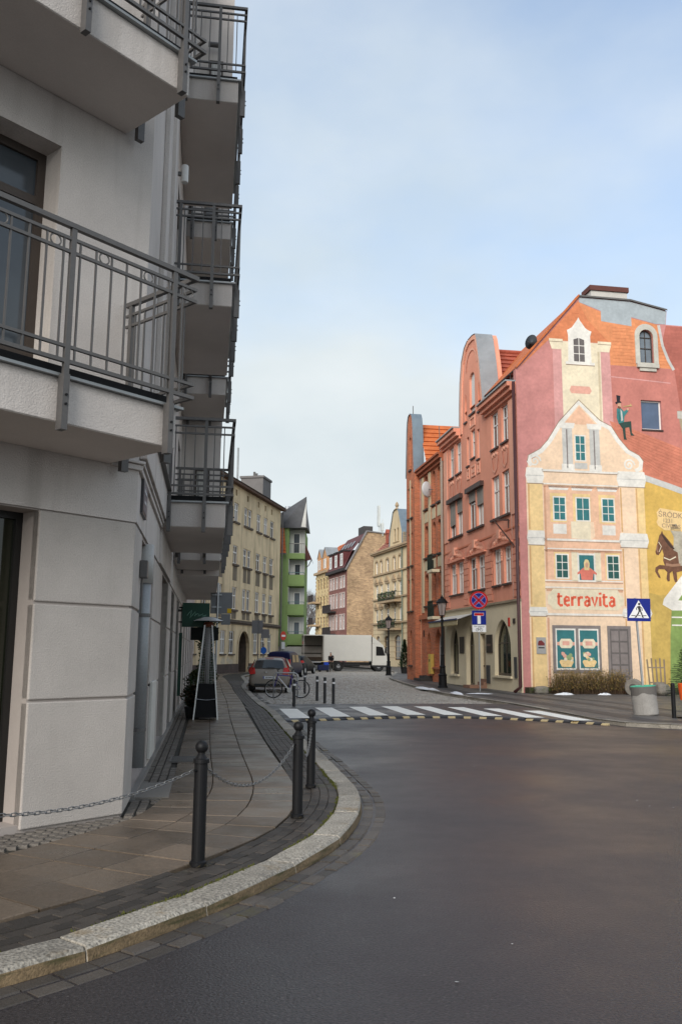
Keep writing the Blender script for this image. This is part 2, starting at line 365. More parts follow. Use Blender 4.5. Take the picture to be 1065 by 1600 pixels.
# flagstones
SP = Path([(x*HS, y*HS) for x, y in [(-6.4,-1.2),(-4.4,2.0),(-2.9,4.2),(-2.0,5.5),(-1.5,6.2),(-1.15,6.86),(-.88,7.45),(-.62,8.16),(-.49,8.91),(-.47,9.94),(-.60,11.41),(-1.15,14.94),(-2.16,21.77),(-3.2,29.2),(-4.32,36.55),(-5.4,44),(-6.8,53),(-7.9,60),(-8,66),(-6.9,73),(-5.2,81)]])
KC = Vector((-2.16, 9.11)); dA = Vector((math.sin(R_(40)), math.cos(R_(40)))); dB = Vector((math.sin(R_(-8.5)), math.cos(R_(-8.5))))
nA = Vector((dA.y, -dA.x)); nB = Vector((dB.y, -dB.x))
def bdist(x, y):
    v = Vector((x, y))-KC; return max(v.dot(nA), v.dot(nB))          # distance outside the corner building
nslab = 0; far_slab = MB(); slab_cells = []
s = 3.0; row = 0
while s < SP.len-.6:
    for k in range(6):
        if k > 2 and s > 15: break
        c = SP.at(s+.25, .5*k+.25)
        if bdist(c.x, c.y) < (.5 if k > 2 else .15): break
        g_ = .008; z = PZ+.002+rnd.uniform(-.003,.003)
        e_ = .005; P4 = [SP.at(s+g_, .5*k+e_), SP.at(s+.5-g_, .5*k+e_), SP.at(s+.5-g_, .5*(k+1)-e_), SP.at(s+g_, .5*(k+1)-e_)]
        tl = [rnd.uniform(-.002,.002) for _ in range(4)]
        cen = sum((p for p in P4), Vector())/4
        b = MB(); topv = [(cen.x+(p.x-cen.x)*.985, cen.y+(p.y-cen.y)*.985, z+t) for p, t in zip(P4, tl)]
        b.add([(p.x,p.y,PZ-.04) for p in P4]+[(p.x,p.y,z-.006+t) for p, t in zip(P4, tl)]+topv,
              [(0,1,5,4),(1,2,6,5),(2,3,7,6),(3,0,4,7),(4,5,9,8),(5,6,10,9),(6,7,11,10),(7,4,8,11),(8,9,10,11)])
        if nslab < 290 and cen.y > 3.5: b.build('paving_slab', SLAB, pave_l); nslab += 1
        else: far_slab.add(b.v, b.f)
    s += .5; row += 1
far_slab.build('paving_slabs', SLAB, pave_l, kind='stuff')
# dark setts between slabs and kerb, small setts along the house
cells = []
s = 4.0
while s < 58:
    for j in range(14):
        o = .285+.1*j; st = .1*(j % 2); c = KP.at(s+.1+st, o+.05)
        if c.y < 3.4: continue
        d = SP.side(c.x, c.y)
        if d > -.02: break
        cells.append((c.length, s+st, o))
    s += .2
cells.sort(); small = MB()
for i, (_, s, o) in enumerate(cells):
    z = PZ-.004+rnd.uniform(-.004,.003); g_ = .0025
    P4 = [KP.at(s+g_, o+g_), KP.at(s+.2-g_, o+g_), KP.at(s+.2-g_, o+.1-g_), KP.at(s+g_, o+.1-g_)]
    b = MB(); cen = sum(P4, Vector())/4
    b.add([(p.x,p.y,PZ-.05) for p in P4]+[(p.x,p.y,z-.006) for p in P4]+[(cen.x+(p.x-cen.x)*.97, cen.y+(p.y-cen.y)*.97, z) for p in P4],
          [(0,1,5,4),(1,2,6,5),(2,3,7,6),(3,0,4,7),(4,5,9,8),(5,6,10,9),(6,7,11,10),(7,4,8,11),(8,9,10,11)])
    if i < 295: b.build('paver', SETT, pave_l)
    else: small.add(b.v, b.f)
small.build('pavers', SETT, pave_l, kind='stuff')
small = MB()
for iu in range(-70, 330):
    for iv in range(0, 26):
        p = KC+dB*(iu*.105)+nB*(.06+iv*.105) if iu >= 0 else KC+dA*(iu*.105)+nA*(.06+iv*.105)
        if bdist(p.x, p.y) < .05: continue
        d = SP.side(p.x, p.y)
        lim = 1.53
        if d < lim: continue
        if p.y < 9.6 and d < 2.03 and bdist(p.x, p.y) > .5: continue
        if 9.9 < p.y < 10.9 and p.x > -2.25-(p.y-10)*.15 and False: continue
        z = PZ-.005+rnd.uniform(-.005,.004); h = .048; a = rnd.uniform(-.1,.1)
        q = [Vector((p.x, p.y))+(dB*cx+nB*cy)*h for cx, cy in ((-1,-1),(-1,1),(1,1),(1,-1))]
        small.add([(v.x,v.y,PZ-.05) for v in q]+[(p.x+(v.x-p.x)*.86,p.y+(v.y-p.y)*.86,z) for v in q], [(0,1,5,4),(1,2,6,5),(2,3,7,6),(3,0,4,7),(4,5,6,7)])
small.build('small_setts', M('small_granite_sett', (.115,.10,.085), rough=.5, var=.3, vs=6, fine=.2, bump=.4), pave_l, kind='stuff')
# entrance slab and drain grate by the house
es = MB(); p0 = KC+dB*1.0+nB*.03
q = [p0, p0+nB*.38, p0+nB*.38+dB*1.15, p0+dB*1.15]
es.add([(v.x,v.y,PZ-.03) for v in q]+[(v.x,v.y,PZ+.012) for v in q], [(0,1,5,4),(1,2,6,5),(2,3,7,6),(3,0,4,7),(4,5,6,7)]); es.build('entrance_slab', M('pale_concrete', (.19,.175,.155), var=.12, fine=.12), pave_l)
gr = thing('drain_grate', 'dark steel floor grate in the setts beside the downpipe', 'grate', (*(KC+dB*4.6+nB*.52), PZ), R_(98.5))
b = MB(); b.box(-.33,.33,-.24,-.215,-.01,.014); b.box(-.33,.33,.215,.24,-.01,.014); b.box(-.33,-.305,-.215,.215,-.01,.014); b.box(.305,.33,-.215,.215,-.01,.014); b.build('frame', ZINC_D, gr)
for i in range(19): MB().box(-.29+i*.031, -.278+i*.031, -.214, .214, -.01, .010).build('grate_bar', ZINC_D, gr)
# right pavement
right_edge = [RK.at(i*.5, -.05) for i in range(int(RK.len/.5)+1)]
pave_r = sheet_xy('pavement_right', [(p.x,p.y) for p in right_edge]+[(60,150),(60,14)], .10, PAVR)
kr = bpy.data.objects.new('kerb_right', None); COL.objects.link(kr); kr['kind'] = 'structure'
s = 14.0
while s < 110:
    ln = 1.05 if s < 80 else 2.5
    strip_stone(RK, s+ln-.012, s, 0, -.22, -.04, .112, -.02).build('kerb_stone', GRAN, kr); s += ln
for o0, o1 in ((-.75, -1.35), (-2.3, -2.8), (-3.6, -3.9)):
    b = MB(); prev = None
    for i in range(60):
        t = 22+i*.75; a, c = RK.at(t, o0), RK.at(t, o1)
        if prev: b.add([(prev[0].x,prev[0].y,.104),(a.x,a.y,.104),(c.x,c.y,.104),(prev[1].x,prev[1].y,.104)], [(3,2,1,0)])
        prev = (a, c)
    b.build('dark_paving_band', PAVD, pave_r)
# raised crossing with stripes
TF = Path([(-1.32,22.05),(.17,23.05),(1.9,23.85),(3.29,23.95),(4.58,23.55),(5.73,22.75),(6.6,21.95)], .2)
TB = Path([(-2.35,28.5),(-.2,29.0),(1.6,29.4),(3.2,29.6),(4.6,29.7),(5.3,29.75),(5.68,29.7)], .2)
rx = bpy.data.objects.new('raised_crossing', None); COL.objects.link(rx); rx['kind'] = 'structure'
TABLE = M('crossing_asphalt', (.062,.058,.058), rough=.45, var=.2, vs=.8, fine=.25, fs=70, bump=.4, bs=120, rvar=.2)
b = MB(); n = 30; vs = []
for i in range(n+1):
    f = TF.at(TF.len*i/n); k = TB.at(TB.len*i/n); d = (k-f).normalized(); f2 = f+d*.22
    vs += [(f.x,f.y,.002),(f2.x,f2.y,.072),(k.x,k.y,.072),(k.x,k.y,-.02)]
b.add(vs, [(i*4+j, (i+1)*4+j, (i+1)*4+j+1, i*4+j+1) for i in range(n) for j in range(3)]); b.build('crossing_table', TABLE, rx)
dS = Vector((math.sin(R_(-8.0)), math.cos(R_(-8.0)), 0)); nS = Vector((dS.y, -dS.x, 0))
for i in range(8):
    x = -.98+i*1.02; y = 22.3+(.58 if i == 1 else 1.0 if i in (2,) else 1.28 if i in (3,4) else 1.0 if i == 5 else .45 if i == 6 else -.1 if i == 7 else 0)
    tp = min((TF.at(TF.len*k_/200) for k_ in range(201)), key=lambda q_: abs(q_.x-x)); y = tp.y+.22
    c = Vector((x, y, 0)); ln = 3.75; e = rnd.uniform(-.02,.02)
    q = [c-nS*.26, c+nS*.26, c+nS*.26+dS*(ln+e), c-nS*.26+dS*(ln-e)]
    MB().add([(v.x,v.y,.0765) for v in q], [(0,1,2,3)]).build('painted_stripe', RPAINT, rx)
n = 44
for i in range(n):
    a, c = TF.at(TF.len*i/n+.01, -.005), TF.at(TF.len*(i+1)/n-.01, -.005); a2, c2 = TF.at(TF.len*i/n+.01, .09), TF.at(TF.len*(i+1)/n-.01, .09)
    b = MB(); b.add([(a.x,a.y,0),(c.x,c.y,0),(c2.x,c2.y,0),(a2.x,a2.y,0),(a.x,a.y,.02),(c.x,c.y,.02),(c2.x,c2.y,.05),(a2.x,a2.y,.05)], [(0,1,5,4),(1,2,6,5),(2,3,7,6),(3,0,4,7),(4,5,6,7)])
    b.build('edge_block', YPAINT if i % 2 else M('black_rubber', (.02,.02,.022), rough=.6), rx)
# cobbled street
cob = sheet_xy('cobbled_street', [(p.x,p.y) for p in (KP.at(s_, -.02) for s_ in [i for i in range(36, int(KP.len))])]+[(p.x,p.y) for p in (RK.at(s_, .02) for s_ in range(int(RK.len)-1, 44, -1))], -.012, JOINT)
b = MB(); ky = sorted([(p.y, p.x) for p in KP.p if p.y > 26]); ry = sorted([(p.y, p.x) for p in RK.p if p.y > 26])
def interp(t, y):
    import bisect
    i = min(max(bisect.bisect(t, (y, 0)), 1), len(t)-1); (y0, x0), (y1, x1) = t[i-1], t[i]; return x0+(x1-x0)*(y-y0)/max(1e-6, y1-y0)
y = 28.2
while y < 92:
    sx, sy = (.17, .15) if y < 60 else (.26, .23)
    x = interp(ky, y)+.03+rnd.random()*.1; xe = interp(ry, y)-.05
    tb_ = 28.7+.27*max(0, min(4, x+2.2)) 
    while x < xe:
        w_ = sx*rnd.uniform(.75,1.2)
        if y > 28.62+.26*max(0, min(4.2, x+2.3)):
            z = rnd.uniform(-.006,.012); jy = rnd.uniform(-.012,.012)
            x0, x1, y0, y1 = x+.006, x+w_-.006, y+.006+jy, y+sy-.006+jy; i_ = .022; t1, t2 = rnd.uniform(-.006,.006), rnd.uniform(-.006,.006)
            b.add([(x0,y0,-.02),(x1,y0,-.02),(x1,y1,-.02),(x0,y1,-.02),(x0+i_,y0+i_,z+t1),(x1-i_,y0+i_,z+t2),(x1-i_,y1-i_,z-t1),(x0+i_,y1-i_,z-t2)], [(0,1,5,4),(1,2,6,5),(2,3,7,6),(3,0,4,7),(4,5,6,7)])
        x += w_
    y += sy
b.build('cobblestones', COBB, cob, kind='stuff')
# snow remains on the right kerb
def snow_heap(x, y, L_, W_, h, z, label):
    b = MB(); n, m_ = 14, 5; vs = []
    for i in range(n+1):
        for j in range(m_+1):
            a, c = i/n, j/m_; e = math.sin(math.pi*a)**.5*math.sin(math.pi*c)**.6
            vs.append(((a-.5)*L_+rnd.uniform(-.04,.04), (c-.5)*W_*(.6+.4*math.sin(7*a+x))+rnd.uniform(-.02,.02), -.02+e*h*rnd.uniform(.6,1.2)))
    b.add(vs, [(i*(m_+1)+j, (i+1)*(m_+1)+j, (i+1)*(m_+1)+j+1, i*(m_+1)+j+1) for i in range(n) for j in range(m_)])
    o = b.build('snow_heap', SNOW, smooth=True, loc=(x, y, z), rot=(0,0,R_(100))); tag(o, label, 'snow', 'snow left on the right pavement'); return o
snow_heap(4.02, 40.9, 4.2, .35, .10, .11, 'long strip of old snow on the kerb beside the near lamp post')
snow_heap(4.75, 36.2, 1.8, .35, .10, .11, 'small snow patch on the kerb between lamp post and no-stopping sign')
snow_heap(5.75, 36.6, .5, 1.5, .05, .104, 'thin snow patch around the foot of the no-stopping sign')
snow_heap(9.2, 36.3, .35, 1.0, .10, .104, 'white snow scrap in front of the hedge left part')
snow_heap(10.9, 36.6, .3, .7, .10, .104, 'white snow scrap under the right part of the hedge')
# ================================================================ grey corner building
CB = thing('corner_building', 'grey plastered corner building with steel balconies and dark shop window', 'building', (KC.x, KC.y, 0))
AA, AB = R_(50), R_(98.5)
def place(o, ang, extra=0):
    o.location = Matrix.Rotation(ang, 3, 'Z') @ o.location; o.rotation_euler[2] = ang+extra; return o
def pa(b, name, mat, ang, **k): return place(b.build(name, mat, CB, **k), ang)
# upper walls
hA = [rect(-3.4,-1.14,zb+.45,zb+3.16) for zb in (3.65,7.35,11.05)]
o = wall('front_wall', rect(-12,0,3.045,20), hA, PLASTER, CB, 0, .3, .02); place(o, AA)
for zb in (3.65,7.35,11.05): place(window(CB,-3.4,-1.14,zb+.45,zb+3.16,.28,BRN,GLSB,fwid=.09,mull=1,trans=(.2,.80),bars=.09,fd=.09), AA)
xw = [(.9+i*3.2, 2.1+i*3.2) for i in range(10)]
hB = [rect(5.6,7.4,zb+.45,zb+2.75) for zb in (3.65,7.35,11.05,14.75)]+[rect(9.9,11.2,zb+.45,zb+2.75) for zb in (3.65,7.35,11.05,14.75)]+[rect(x,x+1.2,zb+.9,zb+2.75) for zb in (3.65,7.35,11.05,14.75) for x in (23,26,29,32,35)]
o = wall('street_wall', rect(0,40,3.06,20), hB, PLASTER, CB, 0, .25, .02); place(o, AB)
for zb in (3.65,7.35,11.05,14.75):
    for x0, x1, z0 in [(5.6,7.4,.45),(9.9,11.2,.45)]+[(x,x+1.2,.9) for x in (23,26,29,32,35)]:
        place(window(CB,x0,x1,zb+z0,zb+2.75,.2,BRN,GLS,fwid=.08,mull=1,trans=(.75,)), AB)
for x in (1.7, 3.3): pa(MB().box(x,x+.62,-.07,-.001,4.3,20), 'pilaster_strip', PLASTER, AB, bevel=.01)
pa(MB().box(-12,-.02,.6,12,0,20).box(.5,40,.55,14,0,20), 'core_wall', PLASTER_D, 0) if False else None
b = MB(); b.box(-12,-.3,.5,.6,0,20); pa(b, 'core_wall', PLASTER_D, AA); b = MB(); b.box(.3,40,.5,.6,0,20); pa(b, 'core_wall', PLASTER_D, AB)
b = MB(); b.sheet([(-12*dA.x,-12*dA.y),(0,0),(40*dB.x,40*dB.y),(40*dB.x-14,40*dB.y),(-25,0)], (), 0, mapf=lambda x, y: (x, y, 19.98)); b.build('roof', ZINC_D, CB)
b = MB(); b.add([(40*dB.x,40*dB.y,0),(40*dB.x-14,40*dB.y,0),(40*dB.x-14,40*dB.y,20),(40*dB.x,40*dB.y,20)],[(0,1,2,3)]); b.build('end_wall', PLASTER, CB)
# ground floor
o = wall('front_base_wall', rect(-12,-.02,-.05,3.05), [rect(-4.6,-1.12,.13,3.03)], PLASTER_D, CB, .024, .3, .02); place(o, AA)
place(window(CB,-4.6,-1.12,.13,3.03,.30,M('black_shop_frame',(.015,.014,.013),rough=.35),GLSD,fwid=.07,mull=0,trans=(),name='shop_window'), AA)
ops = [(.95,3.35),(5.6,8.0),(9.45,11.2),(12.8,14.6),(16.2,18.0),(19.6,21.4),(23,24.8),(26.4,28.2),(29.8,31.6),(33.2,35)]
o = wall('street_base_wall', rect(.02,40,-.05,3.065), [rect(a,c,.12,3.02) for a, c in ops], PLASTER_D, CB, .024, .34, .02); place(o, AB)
for i, (a, c) in enumerate(ops):
    if i == 0: pa(MB().box(a-.05,c+.05,.30,.36,.05,3.06), 'recess_panel', PLASTER_D, AB)
    else: place(window(CB,a,c,.12,3.02,.26,BRN,GLSD,fwid=.08,mull=1,trans=(.8,),name='shop_window'), AB)
prs = [(0.03,.95),(3.35,5.6),(8.0,9.45),(11.2,12.8),(14.6,16.2),(18.0,19.6),(21.4,23),(24.8,26.4),(28.2,29.8),(31.6,33.2),(35,36.6)]
for z0, z1 in ((.09,1.222),(1.246,2.138),(2.162,3.03)):
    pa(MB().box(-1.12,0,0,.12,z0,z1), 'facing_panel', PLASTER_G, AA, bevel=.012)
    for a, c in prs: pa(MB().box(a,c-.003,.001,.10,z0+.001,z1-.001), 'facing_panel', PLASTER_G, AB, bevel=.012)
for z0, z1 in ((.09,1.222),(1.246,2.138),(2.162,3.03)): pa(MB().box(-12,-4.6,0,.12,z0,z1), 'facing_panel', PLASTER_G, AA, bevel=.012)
pa(MB().box(.95,40,-.04,.02,.05,.135), 'plinth_step', M('wet_grey_concrete',(.20,.19,.18),rough=.45,var=.2,fine=.15), AB)
# mouldings over the ground floor
b = MB(); b.box(.05,4.42,-.035,-.001,3.60,3.66); b.box(.05,4.42,-.06,-.001,3.665,3.70); pa(b, 'moulding', PLASTER, AB, bevel=.008)
b = MB(); b.box(-.36,.04,-.035,-.001,3.60,3.66); b.box(-.36,.05,-.06,-.001,3.665,3.70); pa(b, 'moulding', PLASTER, AA, bevel=.008)
b = MB(); b.box(.04,4.45,-.085,-.002,3.74,4.22); pa(b, 'parapet_band', PLASTER, AB, bevel=.01)
b = MB(); b.add([(.02,-.15,4.225),(4.48,-.15,4.225),(4.48,0,4.29),(.02,0,4.29),(.02,-.15,4.20),(4.48,-.15,4.20),(4.48,-.086,4.20),(.02,-.086,4.20)],[(0,1,2,3),(4,5,1,0),(7,6,5,4)]); pa(b, 'flashing', ZINC_D, AB)
for x in (4.45,): 
    b = MB(); b.box(x,8.3,-.03,-.001,3.06,3.6); pa(b, 'wall_band', PLASTER, AB)
# projecting bay
b = MB(); b.box(12,22,-.95,0,3.65,20); pa(b, 'bay', PLASTER, AB)
b = MB(); b.box(11.95,22.05,-1.0,0,3.52,3.645); pa(b, 'bay_ledge', SOFFIT, AB)
for zb in (3.65,7.35,11.05,14.75):
    wn = window(CB,0,.36,0,1.75,0,BRN,GLS,fwid=.05,mull=0,trans=(.5,)); wn.location = (11.95,-.34,zb+.75); place(wn, AB, -math.pi/2)
    b = MB(); b.box(11.92,11.999,-.76,-.30,zb+.70,zb+.745); pa(b, 'sill', PLASTER, AB)
    for x in (13.2,15.6,18,20.4):
        wn = window(CB,x,x+1.0,zb+.75,zb+2.7,-.997,BRN,GLS,fwid=.06,trans=(.72,)); place(wn, AB)
b = MB(); b.tube([(11.8,-.30,17.6),(11.8,-.62,17.6)],.07,10); pa(b,'bay_lamp',RAIL,AB)
# balconies
BAL = {}
def balcony(ang, x0, x1, dep, zb, posts, sideposts, rings=True, side='x0'):
    S = MB().box(x0,x1,-dep,-.002,zb,zb+.385); slab = pa(S, 'balcony', PLASTER, ang, bevel=.008)
    def sub(b, name, mat, **k):                      # sub-part: same frame as slab
        return b.build(name, mat, slab, **k)
    sub(MB().box(x0+.01,x1-.01,-dep+.01,-.01,zb-.004,zb-.0005), 'soffit', SOFFIT)
    sub(MB().box(x0-.05,x1+.05,-dep-.05,-.003,zb+.386,zb+.412), 'flashing', ZINC)
    sub(MB().box(x0+.02,x1-.02,-dep+.02,-.003,zb+.413,zb+.50), 'deck_edge', BLACK)
    yo = -dep-.10; xa, xb = x0-.10, x1+.10
    lv = [(1.73,.05,.045),(1.61,.028,.028),(1.49,.028,.028),(.64,.028,.028),(.51,.034,.034)]
    for z, w_, h_ in lv:
        b = MB(); b.bar((xa-w_/2,yo,zb+z),(xb+w_/2,yo,zb+z),w_,h_); sub(b, 'rail', RAIL)
        for xs in (xa, xb):
            b = MB(); b.bar((xs,-.03,zb+z+.0007),(xs,yo+w_*.3,zb+z+.0007),w_*.98,h_*.98); sub(b, 'rail', RAIL)
    for px in posts:
        b = MB(); b.box(px-.03,px+.03,yo-.03,yo+.055,zb-.09,zb+.395); b.box(px-.025,px+.025,yo-.018,yo+.02,zb+.395,zb+1.715); sub(b, 'railing_post', RAIL)
        for zz in (.13,.21): sub(MB().lathe([(.011,0),(.011,.014)],8,(px,yo-.044,zb+zz),'y'), 'bolt', BLACK)
    for xs, sg in ((xa,-1),(xb,1)):
        for py in sideposts:
            b = MB(); b.box(min(xs-sg*.055,xs+sg*.03),max(xs-sg*.055,xs+sg*.03),py-.03,py+.03,zb-.09,zb+.395); b.box(xs-.02,xs+.02,py-.025,py+.025,zb+.395,zb+1.715); sub(b, 'railing_post', RAIL)
            for zz in (.13,.21): sub(MB().lathe([(.011,0),(.011,.014)],8,(xs+sg*.032 if sg>0 else xs-.044,py,zb+zz),'x'), 'bolt', BLACK)
    if 'bal' not in BAL: BAL['bal'] = MB().box(-.008,.008,-.008,.008,.50,1.48).mesh('baluster'); BAL['top'] = MB().box(-.008,.008,-.008,.008,1.50,1.60).mesh('baluster')
    if 'ring' not in BAL:
        pts = [(.05*math.cos(t*math.pi/10),0,.05*math.sin(t*math.pi/10)) for t in range(20)]; BAL['ring'] = MB().tube(pts,.008,6,closed=True).mesh('ring')
    n = int((xb-xa)/.158); st = (xb-xa)/n
    for i in range(1, n):
        x = xa+st*i
        if any(abs(x-p) < .05 for p in posts): continue
        link('baluster', BAL['bal'], RAIL, slab, loc=(x,yo,zb)); link('baluster', BAL['top'], RAIL, slab, loc=(x,yo,zb))
        if rings and i % 3 == 1: link('ring', BAL['ring'], RAIL, slab, loc=(x+st/2,yo,zb+1.55))
    for xs in (xa, xb):
        m_ = int((-yo-.05)/.158)
        for i in range(1, m_+1):
            y = -.03-(-yo-.03)*i/(m_+1)
            if any(abs(y-p) < .05 for p in sideposts): continue
            link('baluster', BAL['bal'], RAIL, slab, loc=(xs,y,zb)); link('baluster', BAL['top'], RAIL, slab, loc=(xs,y,zb))
    return slab
for zb in (3.62,7.33): balcony(AA,-4.9,-.37,1.045,zb,(-.53,-1.65,-2.77,-3.9),(-.12,-.80))
for zb in (3.65,7.35,11.05): 
    balcony(AB,4.5,8.2,1.0,zb,(4.75,5.9,7.0,7.95),(-.12,-.66)); balcony(AB,9.6,11.9,1.0,zb,(9.85,10.75,11.65),(-.12,-.66))
# downpipe, utility box, street plate, lamps, leaf sticker
b = MB(); b.tube([(1.95,.03,3.02),(1.95,.03,.30)],.092,16); pa(b, 'downpipe', M('grey_downpipe',(.27,.28,.285),rough=.45,var=.15,fine=.08,bump=.05,metal=.3), AB, smooth=True)
b = MB(); b.tube([(1.95,.03,3.04),(1.95,.03,2.55)],.108,16); pa(b, 'downpipe_cover', M('pale_pipe_cover',(.42,.41,.39),rough=.6), AB, smooth=True)
for z in (2.15,.75): 
    b = MB(); b.tube([(1.95,.03,z-.02),(1.95,.03,z+.02)],.102,16); b.box(1.93,1.97,.12,.30,z-.015,z+.015); pa(b, 'pipe_clamp', ZINC_D, AB)
b = MB(); b.box(3.42,4.35,-.045,0.0,.22,1.28); pa(b, 'meter_cover', M('off_white_panel',(.55,.54,.50),rough=.5), AB, bevel=.01)
sp = thing('street_name_plate', 'dark blue framed street plate high on the grey corner pier', 'sign', tuple(KC+dB*.72+nB*.0)+(3.42,), AB)
MB().box(-.30,.30,-.03,-.002,-.20,.20).build('frame', M('plate_frame',(.05,.05,.055),rough=.4), sp); MB().box(-.265,.265,-.034,-.0305,-.165,.165).build('plate', M('plate_blue',(.10,.11,.14),rough=.35,var=.3,vs=6), sp)
for i, (z, w_) in enumerate(((.07,.36),(-.05,.28))): MB().box(-w_/2,w_/2,-.0375,-.0345,z-.02,z+.02).build('lettering', M('plate_white',(.5,.5,.5)), sp)
def wall_lamp(u_, z, label, off=.16):
    t = thing('wall_lamp', label, 'lamp', tuple(KC+dB*u_+nB*0)+(z,), AB)
    MB().lathe([(.055,-.15),(.06,-.14),(.06,.14),(.055,.15)],14,(0,-off,0)).build('lamp_body', M('white_lamp_metal',(.62,.61,.58),rough=.5), t, smooth=False)
    MB().box(-.025,.025,-off+.05,-.001,-.03,.03).build('bracket', RAIL, t); return t
wall_lamp(4.35, 9.55, 'white cylinder wall lamp beside the second floor balcony railing')
bx = thing('wall_box', 'small grey junction box on the corner pier beside the downpipe', 'box', tuple(KC+dB*.78)+(2.62,), AB); MB().box(-.07,.07,-.09,-.001,-.10,.10).build('housing', RAIL, bx, bevel=.01); MB().tube([(0,-.03,-.1),(0,-.03,-.5)],.008,6).build('cable', RAIL, bx)
wall_lamp(13.6, 2.75, 'white cylinder wall lamp next to the green shop sign')
lf = MB()
for k in range(7):
    a = k*.9; c = (-1.43-.02*k, 1.32+.10*(k-3)); l = .13
    lf.poly([(c[0],.286,c[1]),(c[0]+l*math.cos(a)*.5-.05*math.sin(a),.286,c[1]+l*math.sin(a)*.5+.05*math.cos(a)),(c[0]+l*math.cos(a),.286,c[1]+l*math.sin(a)),(c[0]+l*math.cos(a)*.5+.05*math.sin(a),.286,c[1]+l*math.sin(a)*.5-.05*math.cos(a))])
o = pa(lf, 'leaf_sticker', M('green_leaf_sticker',(.02,.32,.04),rough=.5), AA)
# ================================================================ stained tenement
TW = M('stained_ochre_stucco', (.70,.56,.355), var=.20, vs=.5, fine=.08, fs=30, bump=.3, bs=40, streak=((.32,.245,.15), (1.1,1.1,.17), .48, .74))
TD = M('dark_sill_stone', (.11,.085,.065), var=.3, vs=3)
SILLSTAIN = M('sooty_stucco', (.19,.155,.11), var=.35, vs=1.2, stretch=(2,2,.5))
TN = facade('tenement', 'stained ochre tenement house with white windows and an arched gateway', 'building', -8.13, 72.96, 12)
rows = [(12.28,13.85),(8.8,10.33),(5.12,6.93)]
colsT = [(-2.75,-1.6),(-.1,.85),(1.0,1.95),(3.4,4.65),(5.55,6.75),(7.6,8.8),(-6.3,-5.1),(-9.6,-8.4),(-12.6,-11.4)]
gcol = [(-5.2,-4.0),(-3.15,-1.95),(3.25,4.45),(5.4,6.6),(7.5,8.7),(-8.6,-7.4),(-11.6,-10.4)]
holes = [rect(a,c,z0,z1) for z0, z1 in rows for a, c in colsT]+[rect(a,c,1.58,3.38) for a, c in gcol]+[arch(-.85,2.0,0.02,3.45)]+[rect(a-.0,a+.42,14.45,14.95) for a in (-2.5,.55,3.6,5.7,7.75,-6)]
wall('wall', rect(-15,11.05,-.1,15.5), holes, TW, TN, 0, .22, 12)
for z0, z1 in rows:
    for a, c in colsT:
        window(TN,a,c,z0,z1,.08,WHT,GLS,fwid=.10,mull=1,trans=(.62,),bars=.09); MB().box(a-.12,c+.12,-.14,-.001,z0-.16,z0-.001).build('sill', TD, TN)
        if z0 > 8: continue
for z0 in (8.8,5.12):
    for a, c in colsT: MB().box(a+.05,c-.05,-.012,-.001,z0-1.35 if z0 > 8 else z0-.75,z0-.165).build('apron_panel', SILLSTAIN, TN)
for a, c in gcol:
    window(TN,a,c,1.58,3.38,.08,WHT,GLS,fwid=.10,mull=1,trans=(.62,),bars=.09); MB().box(a-.08,c+.08,-.12,-.001,1.46,1.579).build('sill', TD, TN)
for a in (-2.5,.55,3.6,5.7,7.75,-6): MB().box(a,a+.42,.15,.2,14.45,14.95).build('vent_opening', M('black_void',(.01,.01,.01)), TN)
MB().box(-15,11.1,-.22,-.002,4.08,4.28).box(-15,11.1,-.12,-.002,3.95,4.079).build('string_course', TD, TN)
MB().box(-15,11.05,-.10,-.001,-.1,.75).build('plinth', M('brown_plinth',(.085,.06,.05),var=.3), TN) if False else None
for a, c in ((-15,-.85),(2.0,11.05)): MB().box(a,c,-.10,-.001,-.1,.78).build('plinth', M('brown_plinth',(.085,.06,.05),var=.3), TN)
MB().box(-15,11.3,-.45,-.001,15.3,15.52).build('eaves', M('weathered_eaves',(.12,.07,.05),var=.4,vs=2), TN)
b = MB(); b.add([(-15,-.55,15.525),(11.4,-.55,15.525),(11.4,6,17.2),(-15,6,17.2)],[(0,1,2,3)]); b.build('roof', M('tar_roof',(.05,.05,.055),rough=.6), TN)
b = MB(); b.rim(arch(-.85,2.0,.02,3.45),.22,1.0,True); b.build('gate_passage', TD, TN); b = MB(); b.sheet(arch(-.85,2.0,0.02,3.45),(),.98); b.build('gate', M('dark_gate_wood',(.02,.016,.013),rough=.6), TN)
b = MB(); ribbon(b, arch(-.97,2.12,.78,3.57)[1:]+[(-.97,.78)], .22, -.002, .05); b.build('gate_surround', TW, TN)
b = MB(); b.box(8.2,10.8,1.0,3.2,15.5,18.1); b.box(8.1,10.9,.9,3.3,18.1,18.3); cmn = b.build('chimney', M('grey_chimney',(.16,.15,.145)), TN); MB().tube([(2.2,1.5,15.4),(2.2,1.5,19.6)],.09,8).build('vent_pipe', ZINC, TN)
for a in (8.6,9.3,10.2): MB().tube([(a,2,18.3),(a,2,18.75)],.12,8).build('chimney_pot', ZINC_D, TN)
b = MB(); b.tube([(11.2,-.15,15.2),(11.2,-.15,.3)],.07,8); b.build('downpipe', ZINC_D, TN)
# sensors of age: bare plaster patches near the ground
for x, z, s_ in ((-4.4,1.0,.55),(-2.6,.95,.5),(-3.3,1.1,.35)):
    rp = random.Random(int(x*9)); pts = [(x+s_*(.7+.5*rp.random())*math.cos(t), z+s_*.55*(.6+.6*rp.random())*math.sin(t)) for t in [k*math.pi/7 for k in range(14)]]
    MB().sheet(pts,(),-.004).build('bare_plaster_patch', M('pale_bare_plaster',(.55,.47,.34),var=.25,vs=4), TN)
